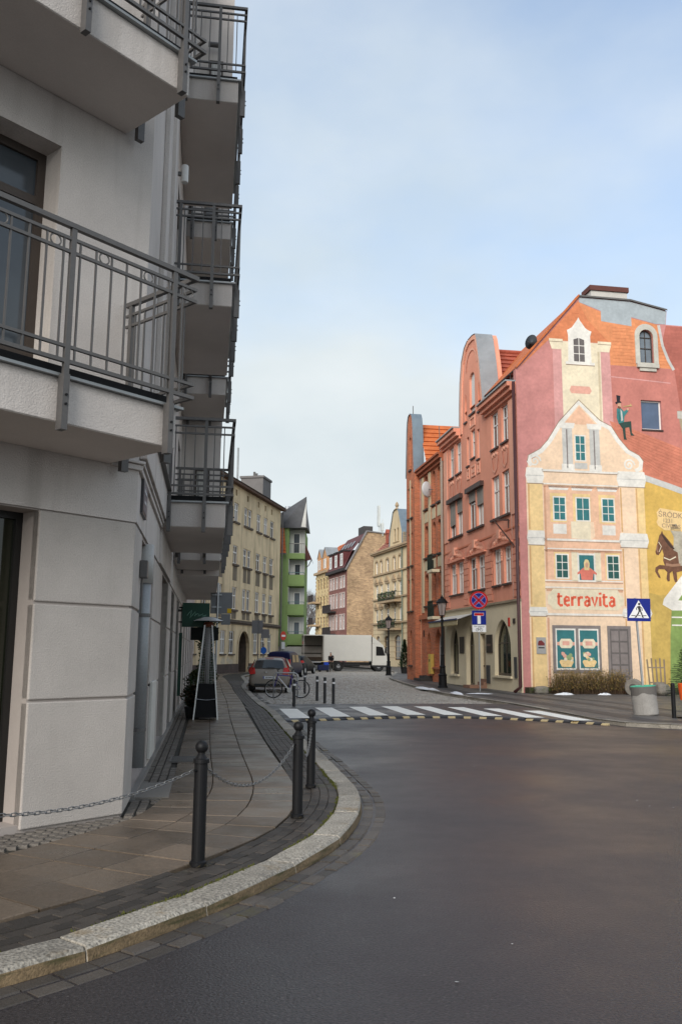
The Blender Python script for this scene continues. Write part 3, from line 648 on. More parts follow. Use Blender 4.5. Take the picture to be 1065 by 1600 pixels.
# ================================================================ green house
GRN = M('green_render', (.24,.345,.13), var=.10, vs=.6, fine=.05, bump=.15)
GH = facade('green_house', 'green rendered house with stacked corner balconies and pointed grey turret roof', 'building', -6.08, 86, 90)
GWH = M('pale_loggia_wall', (.55,.55,.52), var=.1)
b = MB(); b.box(-6,.95,0,8,2.3,14.0); b.box(.95,2.5,1.3,8,2.3,14.0); b.build('wall', GRN, GH)
MB().box(-6,2.45,.1,8,0,2.299).build('base_wall', M('pale_base_render',(.42,.42,.40),var=.15), GH)
for zb, zt in ((2.45,3.75),(5.35,6.65),(8.2,9.55)):
    bl = MB().box(.93,2.52,-.10,1.29,zb,zb+.12).build('balcony', GRN, GH)
    b = MB(); b.box(.93,2.52,-.12,-.03,zb+.121,zt-.25); b.box(2.43,2.52,-.029,1.29,zb+.121,zt-.25); b.build('parapet', GRN, bl)
    MB().bar((.93,-.06,zt-.02),(2.5,-.06,zt-.02),.05).bar((2.47,-.06,zt-.02),(2.47,1.2,zt-.02),.05).build('handrail', M('teal_rail',(.10,.2,.2),rough=.5), bl)
    MB().box(.955,2.5,1.24,1.298,zb+.125,zb+2.75).build('loggia_wall', GWH, bl)
    window(GH,1.45,2.1,zb+.2,zb+2.3,1.2,WHT,GLSB,fwid=.07,mull=0,trans=()); MB().box(.951,.99,-.02,1.24,zb+1.3,zb+2.75).build('loggia_cheek', GWH, GH)
MB().box(.955,2.5,1.24,1.298,11.5,13.98).build('loggia_wall', GWH, GH); window(GH,1.3,2.0,11.55,13.6,1.2,WHT,GLSB,fwid=.07,mull=0,trans=(.5,)); MB().box(.93,2.52,-.05,1.29,10.9,11.45).build('loggia_floor', GRN, GH)
b = MB()
for x in [1.0+.18*k for k in range(9)]: b.bar((x,0,11.45),(x,0,12.4),.02)
b.bar((.95,0,12.4),(2.5,0,12.4),.05); b.build('balcony_railing', ZINC_D, GH)
b = MB(); b.add([(.02,-.35,13.95),(2.75,-.35,13.95),(2.9,4,13.95),(-.1,4,13.95),(.05,.2,15.5),(2.65,-.42,17.1),(2.5,1.6,16.9),(.0,3,15.6)],
    [(0,1,5,4),(1,2,6,5),(2,3,7,6),(3,0,4,7),(4,5,6,7),(3,2,1,0)]); b.build('turret_roof', M('dark_slate_roof',(.075,.078,.085),rough=.6,var=.25,vs=2), GH)
b = MB(); b.add([(2.15,-.37,14.05),(2.62,-.37,14.0),(2.63,-.43,16.6)],[(0,1,2)]); b.build('turret_cheek', GWH, GH)
TILE_O = M('orange_roof_tile', (.50,.135,.04), rough=.7, var=.22, vs=2, fine=.12, fs=14, bump=.2, bs=20)
TILE_R = M('red_roof_tile', (.34,.085,.05), rough=.7, var=.22, vs=2, fine=.12, fs=14, bump=.2, bs=20)
def tiled_roof(name, root, x0, x1, y0, z0, y1, z1, mat, row=.33, x0t=None, x1t=None, ribs=True):
    """roof plane rising from (y0,z0) to (y1,z1), each tile course a proud step"""
    b = MB(); Ls = math.hypot(y1-y0, z1-z0); n = max(2, int(Ls/row)); dy, dz = (y1-y0)/Ls, (z1-z0)/Ls; ny, nz_ = -dz, dy
    x0t = x0 if x0t is None else x0t; x1t = x1 if x1t is None else x1t
    for i in range(n):
        a, c = Ls*i/n, Ls*(i+1)/n; ka, kc = i/n, (i+1)/n; h = .07
        xa, xb = x0+(x0t-x0)*ka, x1+(x1t-x1)*ka; xc, xd = x0+(x0t-x0)*kc, x1+(x1t-x1)*kc
        lo = (y0+dy*a+ny*h, z0+dz*a+nz_*h); hi = (y0+dy*c, z0+dz*c); bt = (y0+dy*a, z0+dz*a)
        b.add([(xa,bt[0],bt[1]),(xb,bt[0],bt[1]),(xb,lo[0],lo[1]),(xa,lo[0],lo[1]),(xd,hi[0],hi[1]),(xc,hi[0],hi[1])],[(0,1,2,3),(3,2,4,5)])
    return b.build(name, mat, root)
tiled_roof('roof_skirt', GH, -1.2, .72, -.75, 11.35, -.05, 14.4, TILE_O, .3, -1.2, .42)
b = MB(); b.box(-1.2,.74,-.82,-.6,11.25,11.36); b.build('gutter', ZINC_D, GH)
b = MB(); b.add([(2.5,1.5,12.6),(3.2,1.5,11.0),(3.2,7,11.0),(2.5,7,12.6),(2.5,1.5,10.8)],[(0,1,2,3),(0,4,1)]); b.build('side_eave', M('maroon_eave',(.10,.04,.035)), GH)
MB().tube([(3.15,1.4,10.95),(2.9,1.4,10.4),(2.55,1.4,10.1)],.05,6).build('downpipe', ZINC_D, GH)
b = MB(); b.lathe([(.35,0),(.38,.2),(.38,1.1),(.3,1.3)],12,(.55,4,15.5)); b.build('roof_vent', GALV, GH)
# ================================================================ salmon house
SAL = M('salmon_stucco', (.74,.315,.21), var=.13, vs=.6, fine=.05, fs=30, bump=.15, bs=60, streak=((.54,.205,.13), (1.0,1.0,.25), .50, .82))
SAL_L = M('light_salmon_stucco', (.76,.38,.265), var=.10, vs=1.5, fine=.06, bump=.2)
SAL_D = M('salmon_reveal', (.56,.20,.11), var=.12)
CRM = M('cream_stucco', (.70,.61,.43), var=.10, vs=.7, fine=.05, bump=.12, streak=((.42,.35,.24), (.8,.8,.35), .62, .85))
DKB = M('dark_brown_trim', (.06,.035,.03), rough=.5)
SH = facade('salmon_house', 'salmon stucco townhouse with curved gable and cream arched ground floor', 'building', 5.95, 49.56, -9, True)
gp = [(2.05,13.45),(1.92,14.1),(1.62,15.5),(1.42,16.5),(1.18,17.3),(.98,17.9),(.80,18.16),(.3,18.25)]
gq = [(.45,18.25),(1.05,18.02),(1.6,17.4),(1.92,16.3),(2.08,15.0),(2.15,13.45)]
gab = [(5.5+a, z) for a, z in gp]+[(5.5-a, z) for a, z in gq]
outer = [(0,4.0),(11.9,4.0),(11.9,13.45)]+gab+[(0,13.45)]
prs = [(1.1,2.2),(2.45,3.5),(4.6,5.75),(5.95,7.05),(8.35,9.4),(9.8,10.75)]
R1, R2, R3 = (4.9,6.6), (8.05,10.1), (11.46,13.22)
w3 = [(1.1,2.0),(2.45,3.4),(8.4,9.4),(9.85,10.75)]; w3c = [(4.45,4.85),(5.2,5.85),(6.2,6.6)]
holes = [rect(a,c,*R1) for a, c in prs]+[rect(a,c,*R2) for a, c in prs]+[rect(a,c,*R3) for a, c in w3]+[rect(4.45,4.85,11.5,13.05),rect(5.2,5.85,11.75,13.25),rect(6.2,6.6,11.5,13.05)]
holes += [arch(5.05,5.95,14.15,16.35,.35), arch(4.15,4.55,13.95,15.5,.7,'point'), arch(6.45,6.85,13.95,15.5,.7,'point')]
wall('wall', outer, holes, SAL, SH, 0, .28, 1.1)
for a, c in prs:
    for z0, z1 in (R1, R2): window(SH,a,c,z0,z1,.11,WHT,GLS,fwid=.09,mull=1,trans=(.66,),bars=.07); 
    MB().box(a-.06,c+.06,-.10,-.001,R1[0]-.09,R1[0]-.001).build('sill', DKB, SH)
for a, c in ((1.0,3.6),(4.5,5.8),(5.9,7.15),(8.25,10.85)): MB().box(a,c,-.11,-.001,R2[0]-.10,R2[0]-.001).build('sill', DKB, SH)
for a, c in w3:
    window(SH,a,c,*R3,.11,WHT,GLS,fwid=.09,mull=1,trans=(.66,),bars=.07); MB().box(a-.05,c+.05,-.09,-.001,R3[0]-.08,R3[0]-.001).build('sill', DKB, SH)
for a, c, z0, z1 in ((4.45,4.85,11.5,13.05),(5.2,5.85,11.75,13.25),(6.2,6.6,11.5,13.05)):
    window(SH,a,c,z0,z1,.11,WHT,GLS,fwid=.07,mull=0,trans=(.6,)); MB().box(a-.04,c+.04,-.08,-.001,z0-.07,z0-.001).build('sill', DKB, SH)
MB().sheet(arch(5.05,5.95,14.15,16.35,.35),(),.12).build('window_board', M('white_board',(.62,.62,.60),var=.08), SH)
for a in (4.15,6.45): MB().sheet(arch(a,a+.4,13.95,15.5,.7,'point'),(),.2).build('blind_lancet', SAL_D, SH)
for a in (5.0,4.1,6.4): MB().box(a,a+(1.0 if a == 5.0 else .5),-.08,-.001,14.06 if a == 5.0 else 13.87,14.149 if a == 5.0 else 13.949).build('sill', DKB, SH)
b = MB(); ring = [(x, z) for x, z in gab]
inn = [(5.5+(x-5.5)*.84, 13.45+(z-13.45)*.955) for x, z in gab]
b.slab([(x, z) for x, z in gab], -.05, -.001, [inn[::1]] if False else ()); b = MB()
n_ = len(gab)
for i in range(n_-1):
    q = [gab[i], gab[i+1], inn[i+1], inn[i]]
    b.add([(q[0][0],-.06,q[0][1]),(q[1][0],-.06,q[1][1]),(q[2][0],-.06,q[2][1]),(q[3][0],-.06,q[3][1]),(q[2][0],-.001,q[2][1]),(q[3][0],-.001,q[3][1]),(q[0][0],-.001,q[0][1]),(q[1][0],-.001,q[1][1])],[(0,1,2,3),(3,2,4,5),(1,0,6,7)])
b.build('gable_moulding', SAL_L, SH)
b = MB()                                               # zinc covering of the gable back
for i in range(n_-1):
    (x0,z0),(x1,z1) = gab[i], gab[i+1]; e = .04; s0 = 1 if x0 > 5.5 else -1
    b.add([(x0+e*s0,-.09,z0+.03),(x1+e*s0,-.09,z1+.03),(x1+e*s0,.85,z1+.03),(x0+e*s0,.85,z0+.03)],[(0,1,2,3)])
b.build('gable_flashing', ZINC, SH)
pts = arch(4.55,6.45,16.6,17.6,.95)[2:]
b = MB(); ribbon(b, pts, .12, -.002, .04); b.build('gable_arch_moulding', SAL_L, SH)
# ornament panels, cornices
for a, c in ((1.1,2.0),(2.45,3.4),(8.4,9.4),(9.85,10.75)):
    b = MB(); m_ = (a+c)/2
    ribbon(b, [(a+.15,11.2),(a+.1,10.9),(a+.2,10.45),(m_,10.28),(c-.2,10.45),(c-.1,10.9),(c-.15,11.2)], .11, -.001, .04)
    for k in range(5): b.lathe([(.02,-.06),(.09,-.03),(.10,0)],8,(m_+.16*(k-2),0,11.12+.06*(k % 2)),'y')
    b.build('stucco_cartouche', SAL_L, SH)
for a, c in w3c: 
    b = MB(); b.slab(rect(a-.02,c+.02,10.75,11.35),-.04,-.001,[rect(a+.07,c-.07,10.84,11.26)]); b.box(a+.1,c-.1,-.03,-.001,10.95,11.15); b.build('stucco_panel', SAL_L, SH)
b = MB(); b.slab(rect(5.05,5.95,13.4,13.95),-.04,-.001,[rect(5.17,5.83,13.5,13.85)]); b.build('stucco_panel', SAL_L, SH)
for x0, x1 in ((-.05,3.42),(7.58,11.87)):
    b = MB(); b.box(x0,x1,-.12,-.001,13.30,13.46); b.box(x0,x1,-.28,-.001,13.461,13.66); b.box(x0,x1,-.42,-.001,13.661,13.86); b.build('cornice', SAL, SH)
    b = MB(); b.box(x0,x1,-.50,.6,13.862,13.93); b.build('gutter', ZINC, SH)
for x0, x1 in ((.05,.75),(10.98,11.8)): MB().box(x0,x1,-.05,-.001,7.9,13.2).build('corner_strip', SAL_L, SH)
MB().box(0,11.9,-.035,-.001,7.28,7.36).build('string_course', SAL_D, SH)
# rusticated first floor
for x0, x1 in ((.03,.95),(3.62,4.48),(7.18,8.22),(10.9,11.87)):
    z = 4.22; k = 0
    while z < 7.0:
        MB().box(x0+(.08 if k % 2 else 0),x1-(.08 if k % 2 else 0),-.035,-.001,z,z+.285).build('rustic_block', SAL, SH, bevel=.012); z += .315; k += 1
for c in (2.3,5.83,9.55):
    b = MB(); pts = [(c+1.5*math.cos(t), 6.72+.55*math.sin(t)) for t in [math.pi*k/14 for k in range(15)]]; ribbon(b, pts, .11, -.002, .14); b.box(c-1.62,c+1.62,-.16,-.001,6.66,6.73); b.build('pediment', SAL, SH)
    b = MB(); b.sheet(pts,(),-.03); 
    for k in range(7): b.lathe([(.02,-.10),(.10,-.07),(.12,-.03)],8,(c-.9+.3*k,0,6.86+.14*math.sin(math.pi*(k+.5)/7)),'y')
    b.build('pediment_ornament', SAL_L, SH); MB().box(c-.16,c+.16,-.19,-.001,7.0,7.42).build('keystone', SAL_L, SH)
    b = MB()
    for k in range(5): b.lathe([(.02,-.06),(.07,-.04),(.08,0)],8,(c,0,6.5-.12*k),'y')
    b.build('garland', SAL_L, SH)
# roller shutters
for a, c, zb in ((1.1,2.2,8.75),(2.45,3.5,9.3),(4.6,5.75,9.5),(5.95,7.05,9.15)):
    sb_ = MB().box(a-.08,c+.08,-.20,-.001,10.0,10.24).build('shutter_box', DKB, SH)
    b = MB(); z = zb
    while z < 10.0: b.box(a+.02,c-.02,.02,.05,z,min(z+.052,10.0)); z += .058
    b.build('shutter_slats', M('grey_beige_shutter',(.30,.27,.235),rough=.6), sb_)
# cream ground floor
gh = [arch(1.15,2.65,.65,3.2,1.2,'point'),arch(4.0,5.4,.12,3.2,1.2,'point'),arch(8.45,10.65,.75,3.3,1.35,'point'),rect(6.35,7.15,.12,2.7)]
wall('ground_floor_wall', rect(0,11.9,-.1,4.0), gh, CRM, SH, -.06, .36, 1.0)
b = MB(); b.box(-.03,11.95,-.16,-.001,4.0,4.10); b.build('ledge', M('weathered_ledge',(.30,.25,.17),var=.3), SH)
window(SH,1.15,2.65,.65,3.2,.12,BRN,GLSD,ah=1.2,akind='point',fwid=.12,mull=1,trans=(.62,),name='shop_window')
window(SH,4.0,5.4,.12,3.2,.16,BRN,GLSD,ah=1.2,akind='point',fwid=.14,mull=1,trans=(.66,),name='shop_door')
window(SH,8.45,10.65,.75,3.3,.12,BRN,GLSD,ah=1.35,akind='point',fwid=.12,mull=1,trans=(.58,),name='shop_window')
dr = MB().box(6.35,7.15,.1,.16,.12,2.7).build('door', M('beige_door',(.45,.36,.24)), SH); MB().lathe([(.03,-.06),(.03,0)],8,(6.5,.1,1.15),'y').build('handle', BRN, dr)
for k in range(3): MB().box(6.2-.08*k,7.25,-.35-.28*(2-k)+0,-.061,.101,.24+.15*k-.1*0).build('step', M('reddish_step',(.27,.15,.10),var=.2), SH) if k < 1 else MB().box(6.35,7.25,-.35+.12*k,-.062,.24+.15*(k-1),.24+.15*k).build('step', M('reddish_step',(.27,.15,.10),var=.2), SH)
MB().box(1.0,2.8,-.16,-.061,.55,.649).build('sill', CRM, SH); MB().box(8.3,10.8,-.16,-.061,.66,.749).build('sill', CRM, SH)
AWN = M('striped_awning_cloth',(.55,.47,.30),rough=.9)
aw = MB().add([(.1,-.07,3.75),(5.6,-.07,3.75),(5.6,-1.0,3.42),(.1,-1.0,3.42),(.1,-.07,3.72),(5.6,-.07,3.72),(5.6,-1.0,3.39),(.1,-1.0,3.39)],[(0,1,2,3),(7,6,5,4),(3,2,6,7)]).build('awning', M('white_awning',(.55,.54,.50)), SH)
MB().bar((.1,-1.02,3.44),(5.6,-1.02,3.44),.05,.07).build('awning_rail', M('navy_trim',(.05,.06,.12)), aw)
b1, b2 = MB(), MB(); k = 0; x = .1
while x < 5.58:
    (b1 if k % 2 else b2).box(x,min(x+.11,5.6),-1.0,-.985,3.13+(.03 if k % 2 else 0),3.40); x += .11; k += 1
b1.build('awning_valance', AWN, aw); b2.build('awning_valance_stripes', M('olive_awning_stripe',(.30,.24,.11),rough=.9), aw)
def plaque(x, z, w_, h_, mat=None, root=SH, y=-.061, name='plaque'): return MB().box(x,x+w_,y-.04,y,z,z+h_).build(name, mat or M('dark_plaque',(.03,.022,.02),rough=.4), root)
plaque(2.95,1.75,.75,.85); pl_ = plaque(7.35,1.78,.85,.85); MB().box(7.45,8.0,-.104,-.1015,2.1,2.2).build('lettering', M('plaque_text',(.18,.12,.09)), pl_)
plaque(7.3,.35,.5,.85,M('vent_grey',(.07,.07,.07)),name='vent_grille'); plaque(11.1,.7,.3,.9,M('vent_grey',(.07,.07,.07)),name='meter_box'); plaque(11.05,3.05,.25,.22,name='wall_box'); plaque(10.45,2.95,.16,.38,M('red_alarm_box',(.45,.03,.02)),name='alarm_box')
b = MB(); b.tube([(12.0,-.16,13.8),(12.0,-.16,.35),(11.9,-.4,.12)],.075,10); b.build('downpipe', M('dark_red_downpipe',(.06,.02,.02),rough=.45), SH, smooth=True)
b = MB(); b.tube([(11.05,-.03,13),(11.05,-.03,4.15)],.02,6); b.build('cable', M('pale_cable',(.45,.3,.25)), SH)
b = MB(); b.bar((10.6,-.02,7.75),(10.6,-.75,7.75),.05); b.bar((10.6,-.75,7.75),(11.3,-.02,6.45),.05); b.bar((10.6,-.02,7.75),(10.6,-.02,7.35),.05); b.bar((10.75,-.02,7.68),(10.75,-.7,7.68),.03); b.build('sign_bracket', DKB, SH)
# cross roof behind gable and terrace
o = tiled_roof('roof', SH, .8, 9.5, -8.0, 13.9, -5.5, 17.55, TILE_R, .34); o.rotation_euler[2] = math.pi/2
b = MB(); b.add([(5.5,.8,17.55),(2.0,.8,13.9),(2.0,9.5,13.9),(5.5,9.5,17.55)],[(0,1,2,3)]); b.build('roof_back', TILE_R, SH)
b = MB(); b.tube([(5.5,.8,17.6),(5.5,9.5,17.6)],.12,8); b.build('ridge', TILE_R, SH)
b = MB(); b.box(-.02,11.4,.61,9.5,13.4,13.6); b.build('terrace_deck', ZINC_D, SH)
b = MB(); b.box(0,11.4,1.15,11,0,13.4); b.build('rear_wall', SAL, SH)
tr = MB()
for x in (8.2,9.3,10.4,11.5): tr.bar((x,.3,13.93),(x,.3,14.75),.04)
tr.bar((8.2,.3,14.75),(11.6,.3,14.75),.045); tr.bar((8.2,.3,14.4),(11.6,.3,14.4),.03); tr.build('terrace_railing', M('pale_railing',(.5,.5,.48)), SH)
b = MB(); b.add([(9.9,1.2,13.95),(11.8,1.2,13.95),(11.8,2.4,16.0),(9.9,2.4,16.0),(9.9,1.2,15.0),(11.8,1.2,15.0)],[(0,1,5,4),(4,5,2,3),(0,4,3)]); b.build('glazed_dormer', M('skylight_glass',(.45,.48,.48),rough=.15), SH)
def leafy(name, label, cat, x, y, z, r, h, n, mats, leaf=.06, root=None, rz=0, group=None, pot=None, shape='cone', seed=1):
    rr = random.Random(seed); t = thing(name, label, cat, (x, y, z), rz, group)
    h0 = 0
    if pot:
        pr, ph, pm = pot; MB().lathe([(pr*.75,0),(pr,ph),(pr*1.05,ph),(pr*.9,ph-.02)],14).build('pot', pm, t); h0 = ph-.03
    MB().tube([(0,0,h0*.6),(0,0,h0+h*.8)],[.02+.015*h,.006],6).build('trunk', M('twig_bark',(.07,.05,.035),rough=.9), t)
    bs = [MB() for _ in mats]
    for i in range(n):
        k = rr.random(); zz = h0+h*(.02+.98*k)
        if shape == 'cone': R__ = r*(1-k)**.85+.03
        elif shape == 'ball': R__ = r*math.sqrt(max(.02, 1-(2*k-1)**2))
        else: R__ = r*(.75+.25*math.sin(k*9))
        a = rr.uniform(0, 2*math.pi); q = R__*rr.uniform(.35,1)**.6; q *= .8+.25*math.sin(5*a+7*k)
        c = Vector((q*math.cos(a), q*math.sin(a), zz)); d = Vector((math.cos(a)+rr.uniform(-.5,.5), math.sin(a)+rr.uniform(-.5,.5), rr.uniform(-.3,.9))).normalized()
        sd = d.cross(Vector((rr.uniform(-1,1),rr.uniform(-1,1),1))).normalized()*leaf*.38; l = leaf*rr.uniform(.8,1.7)
        bs[rr.randrange(len(mats))].add([c-d*l*.5, c+sd, c+d*l*.5, c-sd], [(0,1,2,3)])
    for b, m_ in zip(bs, mats): b.build('foliage', m_, t)
    return t
LEAF_D = M('dark_evergreen_leaf',(.018,.035,.014),rough=.7,var=.3,vs=6); LEAF_M = M('evergreen_leaf',(.035,.065,.022),rough=.7,var=.3,vs=6); LEAF_Y = M('dry_yellow_leaf',(.26,.165,.05),rough=.8,var=.3,vs=6); LEAF_B = M('brown_twig_leaf',(.09,.055,.028),rough=.9,var=.3,vs=6)
dvR = Vector((math.sin(R_(-9)), math.cos(R_(-9)))); nR = Vector((dvR.y, -dvR.x))     # nR points into the right houses
def rp(u_, inn_): return Vector((7.75, 38.2))+dvR*u_+nR*inn_
p = rp(3.1,.9); leafy('terrace_shrub','dark evergreen shrub on the salmon house roof terrace beside the gable','shrub',p.x,p.y,13.62,.5,1.5,500,[LEAF_D,LEAF_M],.13,seed=4)
p = rp(8.3,.9); leafy('terrace_shrub','small dark shrub behind the far side of the salmon gable','shrub',p.x,p.y,13.62,.4,1.5,300,[LEAF_D,LEAF_M],.13,seed=5)
# ================================================================ red brick house
BRK = M('red_brick', (.60,.165,.07), rough=.85, var=.15, vs=1.2, brick=(.25,.077,.012,(.42,.22,.14)), bump=.4, bs=30, bdist=.008)
BCR = M('cream_panel_stucco', (.62,.52,.34), var=.12, vs=1)
BH = facade('brick_house', 'narrow red brick house with cream panels, pointed doorway and curved zinc gable', 'building', 4.43, 59.13, -9, True)   # u=21.2 .. 11.5
colsB = [(21.2-15.95,21.2-15.2),(21.2-14.15,21.2-13.45),(21.2-12.95,21.2-12.25)]
rowsB = [(10.6,12.7),(7.55,9.55),(4.6,6.55)]
holes = [arch(a,c,z0,z1,.3) for a, c in colsB for z0, z1 in rowsB]+[arch(5.5,6.5,.15,3.0,1.0,'point'),arch(7.35,8.85,.95,3.15,1.1,'point')]
wall('wall', rect(4.2,9.7,-.1,13.0), holes, BRK, BH, 0, .35, 1)
for a, c in colsB:
    for z0, z1 in rowsB:
        window(BH,a,c,z0,z1,.3,BRN,GLS,ah=.3,fwid=.06,mull=0,trans=(.7,)); MB().box(a-.08,c+.08,-.12,-.001,z0-.10,z0-.001).build('sill', DKB, BH)
# cream lesenes between the windows
for a, c in ((4.55,5.05),(6.25,6.75),(9.05,9.45)):
    MB().box(a,c,-.045,-.001,4.2,12.75).build('cream_panel', BCR, BH)
for a, c in colsB:
    for z0, z1 in ((9.75,10.4),(6.75,7.35)): MB().box(a-.02,c+.02,-.03,-.001,z0,z1).build('cream_panel', BCR, BH)
b = MB(); b.box(4.2,9.7,-.16,-.001,3.80,4.08); b.build('ledge', M('salmon_ledge',(.46,.16,.08)), BH)
b = MB(); b.box(4.2,9.72,-.14,-.001,12.8,13.0); b.box(4.2,9.72,-.30,-.001,13.001,13.2); b.box(4.2,9.72,-.4,.4,13.201,13.32); b.build('cornice', M('brick_cornice',(.38,.12,.06)), BH)
MB().sheet(arch(5.5,6.5,.15,3.0,1.0,'point'),(),.3).build('door', M('olive_grey_door',(.20,.18,.12)), BH)
window(BH,7.35,8.85,.95,3.15,.28,WHT,GLS,ah=1.1,akind='point',fwid=.1,trans=(.55,)); MB().box(7.2,9.0,-.14,-.001,.84,.949).build('sill', M('salmon_ledge',(.46,.16,.08)), BH)
for k in range(2): MB().box(5.2+.1*k,6.8-.1*k,-.75+.3*k,-.002,.101 if k == 0 else .262,.26+.16*k).build('step', M('dark_step',(.05,.045,.042)), BH)
# protruding gabled bay at the far end
gz = [(4.18,13.2),(4.1,14.2),(3.98,15.4),(3.9,16.3),(3.75,16.9),(3.5,17.25),(3.2,17.35)]
ov = gz+[(6.2-x, z) for x, z in gz[::-1]]
ho = [rect(a,a+.42,z0,z1) for a in (2.4,3.3) for z0, z1 in ((10.4,12.4),(7.3,9.4),(4.4,6.4))]+[arch(2.85,3.35,13.6,15.8,.25)]+[arch(2.75,3.4,1.0,3.2,.6,'point')]
wall('bay_wall', [(2.0,-.1),(4.2,-.1),(4.2,13.2)]+ov+[(2.0,13.2)], ho, BRK, BH, -.4, .3, .39)
for h in ho: 
    xs = [q[0] for q in h]; zs = [q[1] for q in h]; window(BH,min(xs),max(xs),min(zs),max(zs),-.14,BRN,GLS,fwid=.05,mull=0,trans=()); MB().box(min(xs)-.08,max(xs)+.08,-.5,-.401,min(zs)-.1,min(zs)-.001).build('sill', DKB, BH)
b = MB()
for i in range(len(ov)-1):
    (x0,z0),(x1,z1) = ov[i], ov[i+1]; b.add([(x0+.03*(1 if x0>3.1 else -1),-.47,z0+.03),(x1+.03*(1 if x0>3.1 else -1),-.47,z1+.03),(x1+.03*(1 if x0>3.1 else -1),.25,z1+.03),(x0+.03*(1 if x0>3.1 else -1),.25,z0+.03)],[(0,1,2,3)])
b.build('gable_flashing', M('blue_grey_zinc',(.17,.215,.25),rough=.45,var=.2,metal=.3), BH)
MB().tube([(3.1,-.2,17.3),(3.1,-.2,17.95)],.03,6).build('lightning_rod', ZINC_D, BH)
for a in (2.95,): MB().box(a,a+.25,-.43,-.401,4.3,12.9).build('cream_panel', BCR, BH)
o = tiled_roof('roof', BH, .2, 9, -5.3, 13.0, -3.1, 16.7, TILE_O, .38); o.rotation_euler[2] = math.pi/2
b = MB(); b.box(2.0,9.7,.95,10,0,13.1); b.build('rear_wall', BRK, BH)
MB().tube([(4.9,1.2,13.3),(4.4,1.2,16.3)],.03,6).build('aerial_mast', ZINC_D, BH); MB().tube([(9.62,-.12,13.0),(9.62,-.12,.3)],.07,8).build('downpipe', M('grey_beige_pipe',(.35,.30,.25)), BH)
for zb in (6.55,3.85):                                  # little iron balconies at the right window
    b = MB(); b.box(8.05,9.15,-.62,-.16,zb-.18,zb-.02); ba = b.build('balcony', CRM, BH); b = MB()
    for i in range(10): b.bar((8.08+.115*i,-.6,zb-.02),(8.08+.115*i,-.6,zb+.85),.03)
    b.bar((8.05,-.6,zb+.85),(9.15,-.6,zb+.85),.05); b.box(8.15,9.1,-.58,-.5,zb,zb+.5); b.bar((8.08,-.6,zb+.85),(8.08,-.05,zb+.85),.04); b.bar((9.13,-.6,zb+.85),(9.13,-.05,zb+.85),.04); b.build('railing', M('dark_green_iron',(.012,.02,.014),rough=.5), ba)
yb = MB().box(6.65,7.2,-.22,-.02,.55,1.7).build('letter_box', M('yellow_letter_box',(.62,.43,.10),rough=.5), BH); MB().box(6.82,7.02,-.224,-.2205,1.25,1.4).build('emblem', M('box_dark',(.05,.04,.03)), yb)
plaque(4.75,2.75,.22,.4,root=BH,y=-.002,name='wall_box')
def dish(x, y, z, r, ang, label, mat):
    t = thing('satellite_dish', label, 'dish', (x, y, z), ang)
    b = MB(); pf = [(r*k/6, .22*r*(k/6)**2) for k in range(7)]; b.lathe([(max(a, .005), -d) for a, d in pf[::-1]], 20, (0,-.35,0), 'y'); b.build('reflector', mat, t, smooth=True)
    MB().tube([(0,0,-.05),(0,-.33,0)],.025,6).build('arm', ZINC_D, t); MB().tube([(0,-.35,-.3*r),(0,-.35-r*.9,-.1*r)],.012,6).build('feed_arm', ZINC_D, t); return t
p = rp(13.9,-.02); dish(p.x,p.y,11.6,.5,R_(225),'white satellite dish fixed to the red brick house',M('white_dish',(.66,.67,.68),rough=.4))
# ================================================================ mural house
KM = rp(-.4,0)
MH = facade('mural_house', 'gabled end house painted with a large street mural of old town facades', 'building', KM.x, KM.y, 81)
def PT(name, col, **k):
    d = dict(rough=.85, var=.20, vs=1.1, fine=.09, fs=7, bump=.12, bs=50); d.update(k); return M('mural_'+name, col, **d)
P_PINK = PT('pink',(.52,.225,.205)); P_LPINK = PT('light_pink',(.60,.31,.29)); P_CREAM = PT('cream',(.73,.64,.47)); P_PEACH = PT('peach',(.74,.46,.31),var=.2); P_PEACHL = PT('light_peach',(.78,.58,.41),var=.16); P_YEL = PT('warm_yellow',(.76,.55,.27),var=.2)
P_WHITE = PT('white',(.72,.69,.63)); P_GREYW = PT('grey_white',(.52,.51,.48)); P_RED = PT('red',(.49,.185,.15)); P_OCH = PT('ochre',(.62,.40,.10),var=.25); P_MUST = PT('mustard',(.52,.36,.10),var=.25); P_GREEN = PT('green',(.21,.30,.09),var=.3)
P_TEAL = PT('teal',(.04,.17,.18)); P_DTEAL = PT('dark_teal',(.03,.10,.09)); P_GREY = PT('grey',(.22,.19,.18)); P_DGREY = PT('dark_grey',(.13,.115,.11)); P_SKIN = PT('skin',(.55,.33,.22)); P_DARK = PT('dark',(.02,.02,.025)); P_BRWN = PT('brown',(.16,.075,.045),var=.4,vs=4); P_LET = PT('lettering',(.72,.13,.07)); P_BLUSH = PT('blush',(.68,.36,.28)); P_SHADE = PT('umber_line',(.30,.21,.15))
P_ORT = PT('orange_tiles',(.70,.27,.12),brick=(.24,.13,.004,(.66,.255,.12))); P_ORD = PT('deep_orange_tiles',(.66,.225,.10),brick=(.24,.13,.004,(.62,.21,.10))); P_RDT = PT('red_tiles',(.58,.205,.13),brick=(.26,.13,.005,(.54,.185,.13))); P_RD2 = PT('dark_red_tiles',(.44,.14,.105),brick=(.3,.14,.004,(.34,.10,.085)))
W1 = rect(5.98,6.98,11.94,13.32); W2 = arch(6.05,6.72,15.12,16.72,.34)
wall('wall', [(0,-.1),(13,-.1),(13,17.0),(7.42,17.05),(7.5,17.72),(5.67,18.08),(3.13,18.1),(0,14.45)], [W1, W2], P_PINK, MH, 0, .25, .3)
def paint(name, pts, mat, layer, holes=()):
    return MB().sheet(pts, holes, -.003*layer-.001).build(name, mat, MH)
